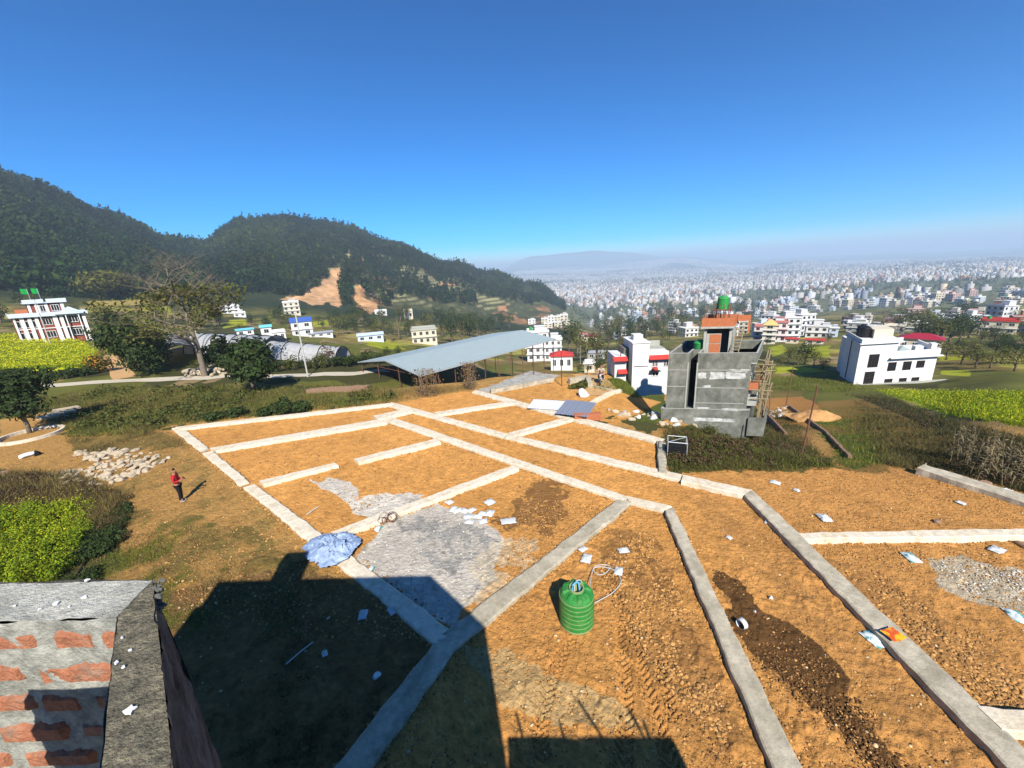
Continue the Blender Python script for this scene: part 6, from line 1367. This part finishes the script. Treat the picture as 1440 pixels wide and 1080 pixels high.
# ---- dry maize
M_maize = mat('dry_maize', (.23, .18, .095), island=.3, trans=.2)
def maize(seed):
    r = random.Random(seed); mb = MB(); h = r.uniform(1.8, 2.4); pts = [(0, 0, -.1), (r.uniform(-.05, .05), r.uniform(-.05, .05), h * .5), (r.uniform(-.15, .15), r.uniform(-.1, .1), h)]; mb.tube(pts, [.018, .014, .008], 5)
    for k in range(9):
        z = h * (.25 + .08 * k); a = r.uniform(0, 6.3); c, s = math.cos(a), math.sin(a); L_ = r.uniform(.25, .45); w = .04; x0 = pts[1][0] * z / h
        q = [(0, 0), (.45, .12), (.8, -.1), (1, -.45)]; vs = []
        for t_, dz_ in q: ww = w * (1 - t_ * .8); vs += [(x0 + c * L_ * t_ - s * ww, s * L_ * t_ + c * ww, z + dz_ * L_), (x0 + c * L_ * t_ + s * ww, s * L_ * t_ - c * ww, z + dz_ * L_)]
        mb.add(vs, [(0, 1, 3, 2), (2, 3, 5, 4), (4, 5, 7, 6)])
    return mb
MZ = [maize(i).build('maize_stalk', M_maize) for i in range(5)]
for i, p in enumerate(poly_scatter([(1325, 655), (1345, 645), (1480, 660), (1500, 700), (1430, 690), (1350, 672)], 52)):
    o = MZ[i] if i < 5 else MZ[i % 5].copy()
    if i >= 5: COL.objects.link(o)
    o.location = Vector(p); o.rotation_euler = (rnd.uniform(-.12, .12), rnd.uniform(-.12, .12), rnd.uniform(0, 6)); k = rnd.uniform(.8, 1.05); o.scale = (k, k, k); tag(o, 'dry pale maize stalk standing behind the grey right footing', 'maize stalk', 'dry maize stalks at the right')
# ---- dried climbers on the near end of the shed
def vine(px0, px1, pyt, pyb, label, n=420, seed=2):
    a = T(px0, pyb); b = T(px1, pyb); h = 2.5; r = random.Random(seed); mb = MB()
    for i in range(n // 6):
        p = a.lerp(b, r.random()) - a; z0 = r.uniform(-.2, .4); zt = r.uniform(1.2, h); mb.tube([(p.x, p.y, z0), (p.x + r.uniform(-.3, .3), p.y + r.uniform(-.2, .2), (z0 + zt) / 2), (p.x + r.uniform(-.4, .4), p.y + r.uniform(-.3, .3), zt)], .018, 3)
    e = empty('dry_climber', a, 0, label, 'plant'); mb.build('stem', M_bark, e)
    rg = np.random.default_rng(seed); t_ = rg.random(n * 4); P = np.outer(t_, np.array(b - a)) + np.c_[rg.normal(size=(n * 4, 2)) * .3, rg.uniform(.2, h, n * 4)]; N_ = rg.normal(size=(n * 4, 3)); N_ /= np.linalg.norm(N_, axis=1)[:, None]
    V = quads(P, N_, .07, .9, rg); npmesh('foliage', V, 4, qF(V), M_leaf[3], e)
vine(588, 616, 528, 558, 'dried brown climbers hanging on the near corner of the open shed', 200)
vine(654, 668, 520, 548, 'dried climber on a shed post further right', 160, 5)
# ---- own building and its parapets
M_cop = mat('weathered_coping', (.60, .58, .49), var=.3, vscale=7, bump=1, bscale=70, color2=(.34, .33, .27), bdist=.015)
M_rough = mat('rough_weathered_mortar', (.36, .31, .20), var=.6, vscale=22, bump=1.0, bscale=110, color2=(.15, .135, .095), bdist=.03)
M_mort = mat('pale_mortar', (.42, .41, .35), var=.45, vscale=12, bump=1.0, bscale=80, color2=(.25, .25, .21), bdist=.012)
M_brk = mat('weathered_orange_brick', (.40, .16, .085), var=.4, vscale=14, bump=1, bscale=80, color2=(.30, .22, .16), bdist=.012, vlo=.52, vhi=.72)
M_outer = mat('dark_outer_plaster', (.13, .125, .12), var=.7, vscale=5, bump=1, bscale=30, bdist=.03, color2=(.04, .035, .035))  # near-black grey mottled by noise, for the outer and rear faces
zt = 9.05
K = lambda px, py: Vector(onz(float(px), float(py), zt))
c_out = K(214, 812); c_far_l = K(0, 818); c_in_l = K(0, 874); c_in = K(163, 868); e_out = K(243, 1080); e_in = K(118, 1080)
dl = (c_far_l - c_out).normalized(); far_l = c_out + dl * 7.5; in_l = c_in + (c_in_l - c_in).normalized() * 7.5
do = (e_out - c_out); L0 = 2.95; ds = do.normalized(); end_o = c_out + ds * L0; ds2 = (e_in - c_in).normalized(); end_i = c_in + ds * (L0 + .1) + Vector((-.10, -.05, 0))
print('corner', c_out, 'end', end_o, 'want (.69,-.98) rel')
def slab_grid(a, b, c, d, n1, n2, amp, seed, zdir=Vector((0, 0, 1))):
    vs = []; fs = []
    for i in range(n1 + 1):
        for j in range(n2 + 1):
            p = a.lerp(b, i / n1).lerp(d.lerp(c, i / n1), j / n2); w_ = float(fbm(np.array(p.x * 9.0 + p.z * 5), np.array(p.y * 9.0), 1, 4, seed)) + .6 * float(fbm(np.array(p.x * 40.0 + p.z * 30), np.array(p.y * 40.0 + p.z * 13), 1, 3, seed + 3))
            vs.append(p + zdir * amp * w_)
    for i in range(n1):
        for j in range(n2): fs.append((i * (n2 + 1) + j, (i + 1) * (n2 + 1) + j, (i + 1) * (n2 + 1) + j + 1, i * (n2 + 1) + j + 1))
    return vs, fs
OB = empty('own_building', (0, 0, 0), 0, 'weathered brick and cement roof parapet filling the lower left corner', 'building')
def surf(name, a, b, c, d, n1, n2, amp, seed, mt, nd, parent=OB, smooth=True):
    vs, fs = slab_grid(a, b, c, d, n1, n2, amp, seed, nd); v = [Vector(x) for x in vs]; nn = (v[fs[0][1]] - v[fs[0][0]]).cross(v[fs[0][3]] - v[fs[0][0]])
    if nn.dot(nd) < 0: fs = [f[::-1] for f in fs]
    return MB().add(vs, fs).build(name, mt, parent, smooth=smooth)
up = Vector((0, 0, 1)); dn = lambda v, z: Vector((v.x, v.y, z))
# far wall : pale coping on top, brick face towards the viewer
mid_far = c_out.lerp(c_in, 0)
surf('coping', c_out + ds * .02, c_out + dl * 3, c_in + (c_in_l - c_in).normalized() * 3, c_in + ds * .0, 160, 14, .006, 3, M_cop, up)
a_ = c_in + (c_in_l - c_in).normalized() * 3; nrm_in = Vector((0, -1, 0))
surf('mortar_face', dn(c_in + Vector((.05, 0, 0)), 8.1), dn(a_, 8.1), dn(a_, zt - .004), dn(c_in + Vector((.05, 0, 0)), zt - .004), 200, 70, .012, 5, M_mort, nrm_in)
# bricks standing proud of the mortar
wd = (a_ - c_in).normalized(); back = Vector((-wd.y, wd.x, 0));  back = back if back.y > 0 else -back
r = random.Random(12)
for row in range(9):
    z1 = zt - .045 - row * .128; off = .04 if row % 2 else -.07; x = off
    while x < 2.4:
        bw = .27 + r.uniform(-.05, .03) if (row + int(x * 10)) % 4 else .13
        x0 = max(x, .012)
        if x0 < x + bw - .02 and r.random() < .95:
            hgt = .082 + r.uniform(-.018, .008); n1, n2 = 12, 5; vs = []; fs = []
            for i in range(n1 + 1):
                for j in range(n2 + 1):
                    t_, s_ = i / n1, j / n2; edge = min(t_, 1 - t_, s_ * .5, (1 - s_) * .5); ins = .0 if edge <= 0 else 1
                    jx = r.uniform(-.006, .006) if edge <= 0 else 0; jz = r.uniform(-.005, .005) if edge <= 0 else 0
                    pr_ = (.008 + r.uniform(-.002, .002)) if ins else -.014
                    q = c_in + wd * (x0 + (x + bw - x0) * t_ + jx) - back * pr_; vs.append((q.x, q.y, z1 - hgt * (1 - s_) + jz))
            for i in range(n1):
                for j in range(n2): fs.append((i * (n2 + 1) + j, i * (n2 + 1) + j + 1, (i + 1) * (n2 + 1) + j + 1, (i + 1) * (n2 + 1) + j))
            if x0 < .75: MB().add(vs, fs).build('brick', M_brk, OB)
        x += bw + .02 + r.uniform(0, .03)
# near wall : rough top, dark mottled outer face falling to the ground
surf('rough_top', c_out - Vector((0, 0, .003)), end_o, end_i, c_in - Vector((0, 0, .003)), 420, 40, .0045, 7, M_rough, up)
nout = Vector((-ds.y, ds.x, 0)); nout = nout if nout.x > 0 else -nout
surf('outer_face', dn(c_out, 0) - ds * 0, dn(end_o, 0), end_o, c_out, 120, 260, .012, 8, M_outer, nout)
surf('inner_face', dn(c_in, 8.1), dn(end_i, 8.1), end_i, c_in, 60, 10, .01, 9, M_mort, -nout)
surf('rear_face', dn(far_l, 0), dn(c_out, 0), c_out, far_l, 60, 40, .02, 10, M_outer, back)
# broken lump of mortar on the outer corner
for k in range(22):
    o = bpy.data.objects.new('mortar_lump', SM[k % 7].copy()); o.data.materials[0] = M_mort; COL.objects.link(o); o.parent = OB
    q = c_out + ds * r.uniform(-.01, .13) + Vector((r.uniform(-.02, .02), r.uniform(-.01, .02), r.uniform(-.06, .0))); o.location = q; s = r.uniform(.012, .028); o.scale = (s, s, s * 1.2); o.rotation_euler = (r.uniform(0, 3), r.uniform(0, 3), 0)
# bird droppings
M_drop = mat('white_droppings', (.75, .75, .74))
for (px, py, s) in ((182, 998, .020), (163, 931, .010), (173, 937, .006), (183, 913, .007), (171, 896, .005), (78, 848, .012), (118, 839, .012), (122, 815, .011), (55, 856, .007), (20, 851, .006), (97, 852, .006)):
    q = Vector(onz(float(px), float(py), zt + .005)); s *= .62; vs = [(q.x + math.cos(t_ * .7) * s * r.uniform(.5, 1.3), q.y + math.sin(t_ * .7) * s * r.uniform(.5, 1.3), q.z) for t_ in range(9)]
    vs2 = [(a, b, c - .004) for a, b, c in vs]; MB().add(vs + vs2, [tuple(range(9))] + [(i, i + 9, (i + 1) % 9 + 9, (i + 1) % 9) for i in range(9)]).build('dropping', M_drop, OB)
# body of the building behind and below the viewer (casts the big shadow)
def prism(poly, z0, z1, name, mt=M_mort, par=OB):
    n = len(poly); vs = [(x, y, z0) for x, y in poly] + [(x, y, z1) for x, y in poly]
    return MB().add(vs, [tuple(range(n))[::-1], tuple(range(n, 2 * n))] + [(i, (i + 1) % n, (i + 1) % n + n, i + n) for i in range(n)]).build(name, mt, par)
E = end_o; lin = dl
inset = Vector((-.06, -.06, 0))
P0 = c_in + (c_in_l - c_in).normalized() * 7; Ci = c_in + Vector((-.02, -.02, 0)); Ei = end_i
prism([(-8.7, .25), (-6.8, 1.0), (P0.x, P0.y - .03), (Ci.x, Ci.y - .03), (Ei.x - .03, Ei.y), (E.x - .15, -6), (-9, -6)][::-1], 0, 8.1, 'roof_floor')
prism([(P0.x - .1, P0.y), (c_out.x + dl.x * 7, c_out.y + dl.y * 7 - .01), (c_out.x + dl.x * 3.0, c_out.y + dl.y * 3.0 - .01), (a_.x, a_.y)], 8.1, zt - .01, 'parapet')
prism([(-8.72, .26), (-8.72, .1), (-6.8, .86), (-5.9, 1.1), (-5.9, 1.45), (-6.8, 1.02)], 8.0, zt, 'parapet')
prism([(E.x, E.y), (E.x - .12, E.y - .02), (E.x - .12, -6), (E.x, -6)], 0, zt, 'parapet')
WG = empty('lower_wing', (0, 0, 0), 0); WG.parent = OB
bpy.data.objects.remove(WG)
prism([(E.x + .01, -.43), (4.35, -.62), (4.45, -6), (E.x + .01, -6)][::-1], 0, 6.0, 'lower_wing')
for (x, y, h, ln) in ((1.1, -.5, .45, -.05), (2.0, -.55, .25, 0), (2.9, -.62, .75, -.3), (3.75, -.6, .5, -.05), (3.85, -.62, .3, .05)):
    MB().tube([(x, y, 5.9), (x + ln, y + .02, 6 + h)], .035, 5).build('starter_bar', M_rust, OB)
MB().box(-1.54, .3, 8.1, -1.2, .5, 9.2).build('added_shadow_block', M_mort, OB)  # unseen block added only to cast a shadow on the bricks
MB().box(-6.8, .72, 8.1, -5.85, 1.2, 9.05).box(-6.8, .9, 9.05, -5.8, 1.5, 10.15).build('roof_tank_block', M_mort, OB)
# ================================================================ people and the motorcycle
def skin(name, nodes, edges, mt, parent, root=0, sub=2):
    me = bpy.data.meshes.new(name); me.from_pydata([n[:3] for n in nodes], edges, []); me.materials.append(mt)
    o = bpy.data.objects.new(name, me); link(o, parent); md = o.modifiers.new('skin', 'SKIN'); md.use_smooth_shade = True
    sv = me.skin_vertices[0].data if me.skin_vertices else None
    if sv is None:
        bpy.context.view_layer.objects.active = o; o.select_set(True); bpy.ops.mesh.customdata_skin_add() if False else None
    if not me.skin_vertices:
        import bmesh
        bm = bmesh.new(); bm.from_mesh(me); bm.verts.layers.skin.verify(); bm.to_mesh(me); bm.free()
    for i, n in enumerate(nodes):
        r = n[3]; me.skin_vertices[0].data[i].radius = (r, n[4] if len(n) > 4 else r); me.skin_vertices[0].data[i].use_root = (i == root)
    s = o.modifiers.new('sub', 'SUBSURF'); s.levels = s.render_levels = sub; return o
M_skin = mat('skin', (.34, .17, .10), rough=.6); M_hair = mat('black_hair', (.01, .009, .008), rough=.6); M_red = mat('red_jacket', (.42, .02, .025), rough=.7, var=.15, vscale=6)
M_trou = mat('black_trousers', (.012, .012, .014), rough=.85); M_shoe = mat('pale_shoes', (.35, .33, .30), rough=.7)
def person(loc, rz, label, jacket, trousers, phone=True, sit=False):
    P = empty('person', loc, rz, label, 'person')
    # faces -y ; phone held in front of the chest, head bowed
    body = [(0, .0, .93, .12, .10), (0, .01, 1.12, .115, .095), (0, .02, 1.32, .13, .10), (0, .02, 1.45, .075, .07), (0, -.005, 1.52, .052), (0, -.03, 1.60, .078, .09), (0, -.035, 1.68, .078, .088),
            (-.17, .02, 1.40, .055), (-.225, .02, 1.14, .042), (-.13, -.20, 1.13, .032), (.17, .02, 1.40, .055), (.225, .02, 1.14, .042), (.10, -.22, 1.16, .032),
            (-.09, 0, .88, .085), (-.10, -.03, .48, .055), (-.10, .02, .09, .036), (.09, 0, .88, .085), (.11, .01, .48, .055), (.12, .04, .09, .036),
            (-.11, -.09, .04, .034), (.13, -.07, .04, .034), (-.08, -.27, 1.16, .022, .03), (.06, -.28, 1.2, .022, .03)]
    ed = [(0, 1), (1, 2), (2, 3), (3, 4), (4, 5), (5, 6), (2, 7), (7, 8), (8, 9), (2, 10), (10, 11), (11, 12), (0, 13), (13, 14), (14, 15), (0, 16), (16, 17), (17, 18), (15, 19), (18, 20), (9, 21), (12, 22)]
    fi = len(body); nf = []
    for base, sx in ((21, -1), (22, 1)):     # fingers and thumbs closed on the phone
        bx_, by_, bz_ = body[base][:3]
        for k in range(4):
            zz = bz_ + .03 - k * .018; L_ = (.045, .052, .048, .038)[k]
            nf += [(bx_ - sx * .008, by_ - .022, zz, .008), (bx_ - sx * L_ * .7, by_ - .038, zz + .006, .007), (bx_ - sx * L_, by_ - .03, zz + .01, .006)]; ed += [(base, fi), (fi, fi + 1), (fi + 1, fi + 2)]; fi += 3
        nf += [(bx_ - sx * .004, by_ + .004, bz_ + .035, .009), (bx_ - sx * .03, by_ - .0, bz_ + .055, .008)]; ed += [(base, fi), (fi, fi + 1)]; fi += 2
    skin('body', body + nf, ed, M_skin, P)
    j = [(0, .0, .86, .155, .12), (0, .01, 1.1, .15, .12), (0, .02, 1.32, .165, .13), (0, .02, 1.45, .10, .09), (-.18, .02, 1.40, .08), (-.235, .02, 1.13, .062), (-.145, -.17, 1.12, .046), (.18, .02, 1.40, .08), (.235, .02, 1.13, .062), (.115, -.19, 1.15, .046)]
    skin('jacket', j, [(0, 1), (1, 2), (2, 3), (2, 4), (4, 5), (5, 6), (2, 7), (7, 8), (8, 9)], jacket, P)
    t = [(0, 0, .92, .135, .11), (-.09, 0, .84, .10), (-.10, -.03, .48, .072), (-.10, .02, .12, .055), (.09, 0, .84, .10), (.11, .01, .48, .072), (.12, .04, .12, .055)]
    skin('trousers', t, [(0, 1), (1, 2), (2, 3), (0, 4), (4, 5), (5, 6)], trousers, P)
    for x, y, in ((-.105, -.03), (.125, -.01)): skin('shoe', [(x, y + .09, .035, .04, .035), (x, y, .035, .043, .034), (x, y - .12, .03, .038, .026)], [(0, 1), (1, 2)], M_shoe, P)
    skin('hair', [(0, .0, 1.66, .075, .07), (0, -.02, 1.72, .085, .07), (0, -.06, 1.735, .06, .04)], [(0, 1), (1, 2)], M_hair, P)
    hd = MB()
    for sx in (-1, 1): hd.lathe([(0, 0), (.018, .0), (.02, .03), (0, .035)], 8, c=(sx * .078, -.02, 1.61))
    f = MB(); f.tube([(0, -.10, 1.645), (0, -.128, 1.60), (0, -.108, 1.59)], [.008, .014, .008], 6); f.build('nose', M_skin, P)
    MB().lathe([(0, 0), (.018, .0), (.02, .03), (0, .035)], 8, c=(-.082, -.02, 1.61)).build('ear', M_skin, P); MB().lathe([(0, 0), (.018, .0), (.02, .03), (0, .035)], 8, c=(.082, -.02, 1.61)).build('ear', M_skin, P)
    MB().box(-.025, -.122, 1.555, .025, -.108, 1.563).build('mouth', M_rtile, P)
    for sx in (-1, 1): MB().lathe([(0, -.008), (.009, -.004), (.009, .004), (0, .008)], 8, c=(sx * .032, -.112, 1.635)).build('eye', M_hair, P)
    return P
pp0 = Vector(onz(257., 705., 0.0)); pp0.z = float(H(pp0.x, pp0.y)) + .01
person(pp0, R_(108), 'person in a red jacket and black trousers standing and looking down at a phone', M_red, M_trou)
ph = MB().box(-.035, -.005, -.075, .035, .005, .075).build('phone', M_dark, None); ph.location = pp0 + Matrix.Rotation(R_(108), 3, 'Z') @ Vector((-.01, -.325, 1.2)); ph.rotation_euler = (R_(-35), 0, R_(108)); tag(ph, 'dark phone held in both hands by the person in red', 'phone')
# motorcycle and rider on the path
mp = Vector(gp([845.], [540.])[0]); mz = R_(-20)
Mc = empty('motorcycle', mp, mz, 'small dark motorcycle ridden up the path left of the green grass', 'motorcycle')
for y in (-.62, .65):
    w = MB(); ring = [(0, y + .29 * math.cos(a * math.pi / 10), .3 + .29 * math.sin(a * math.pi / 10)) for a in range(21)]; w.tube(ring, .045, 6).lathe([(.0, -.02), (.05, 0), (0, .02)], 8, c=(0, y, .3)); wh = w.build('wheel', M_dark, Mc)
b = MB(); b.tube([(0, -.62, .3), (0, -.42, .78), (0, .1, .72), (0, .65, .3)], [.03, .05, .05, .03], 6).box(-.13, -.12, .32, .13, .28, .6); b.build('frame', M_steel, Mc)
MB().tube([(0, -.32, .82), (0, -.1, .86), (0, .12, .80)], [.08, .13, .08], 8).build('fuel_tank', M_rtile, Mc); MB().tube([(0, .1, .8), (0, .4, .82), (0, .68, .86)], [.08, .11, .06], 8).build('seat', M_dark, Mc)
MB().tube([(-.33, -.3, 1.0), (0, -.42, .98), (.33, -.3, 1.0)], .018, 6).build('handlebar', M_steel, Mc); MB().lathe([(0, -.06), (.08, -.05), (.08, .05), (0, .06)], 10, c=(0, -.5, .88)).build('headlight', M_white, Mc)
Rd = empty('person', mp + Vector((0, 0, .02)), mz, 'person in pale top riding the dark motorcycle on the path', 'person')
body = [(0, .28, .92, .12, .1), (0, .24, 1.15, .12, .1), (0, .18, 1.38, .13, .09), (0, .14, 1.5, .05), (0, .1, 1.62, .085), (0, .09, 1.7, .08), (-.18, .14, 1.34, .05), (-.27, -.05, 1.14, .04), (-.3, -.26, 1.03, .028), (.18, .14, 1.34, .05), (.27, -.05, 1.14, .04), (.3, -.26, 1.03, .028),
        (-.14, .1, .88, .08), (-.2, -.12, .72, .06), (-.17, .08, .36, .04), (-.17, -.02, .3, .035), (.14, .1, .88, .08), (.2, -.12, .72, .06), (.17, .08, .36, .04), (.17, -.02, .3, .035)]
ed = [(0, 1), (1, 2), (2, 3), (3, 4), (4, 5), (2, 6), (6, 7), (7, 8), (2, 9), (9, 10), (10, 11), (0, 12), (12, 13), (13, 14), (14, 15), (0, 16), (16, 17), (17, 18), (18, 19)]
skin('body', body, ed, M_skin, Rd, sub=1); skin('shirt', [(0, .27, .9, .15, .12), (0, .24, 1.15, .15, .12), (0, .18, 1.36, .16, .11), (-.19, .14, 1.33, .07), (-.27, -.03, 1.15, .055), (.19, .14, 1.33, .07), (.27, -.03, 1.15, .055)], [(0, 1), (1, 2), (2, 3), (3, 4), (2, 5), (5, 6)], M_cream, Rd, sub=1)
skin('trousers', [(0, .27, .9, .14, .11), (-.14, .08, .87, .1), (-.2, -.12, .72, .075), (-.17, .07, .4, .055), (.14, .08, .87, .1), (.2, -.12, .72, .075), (.17, .07, .4, .055)], [(0, 1), (1, 2), (2, 3), (0, 4), (4, 5), (5, 6)], M_trou, Rd, sub=1)
skin('helmet', [(0, .1, 1.66, .11), (0, .1, 1.72, .11)], [(0, 1)], M_dark, Rd, sub=1)
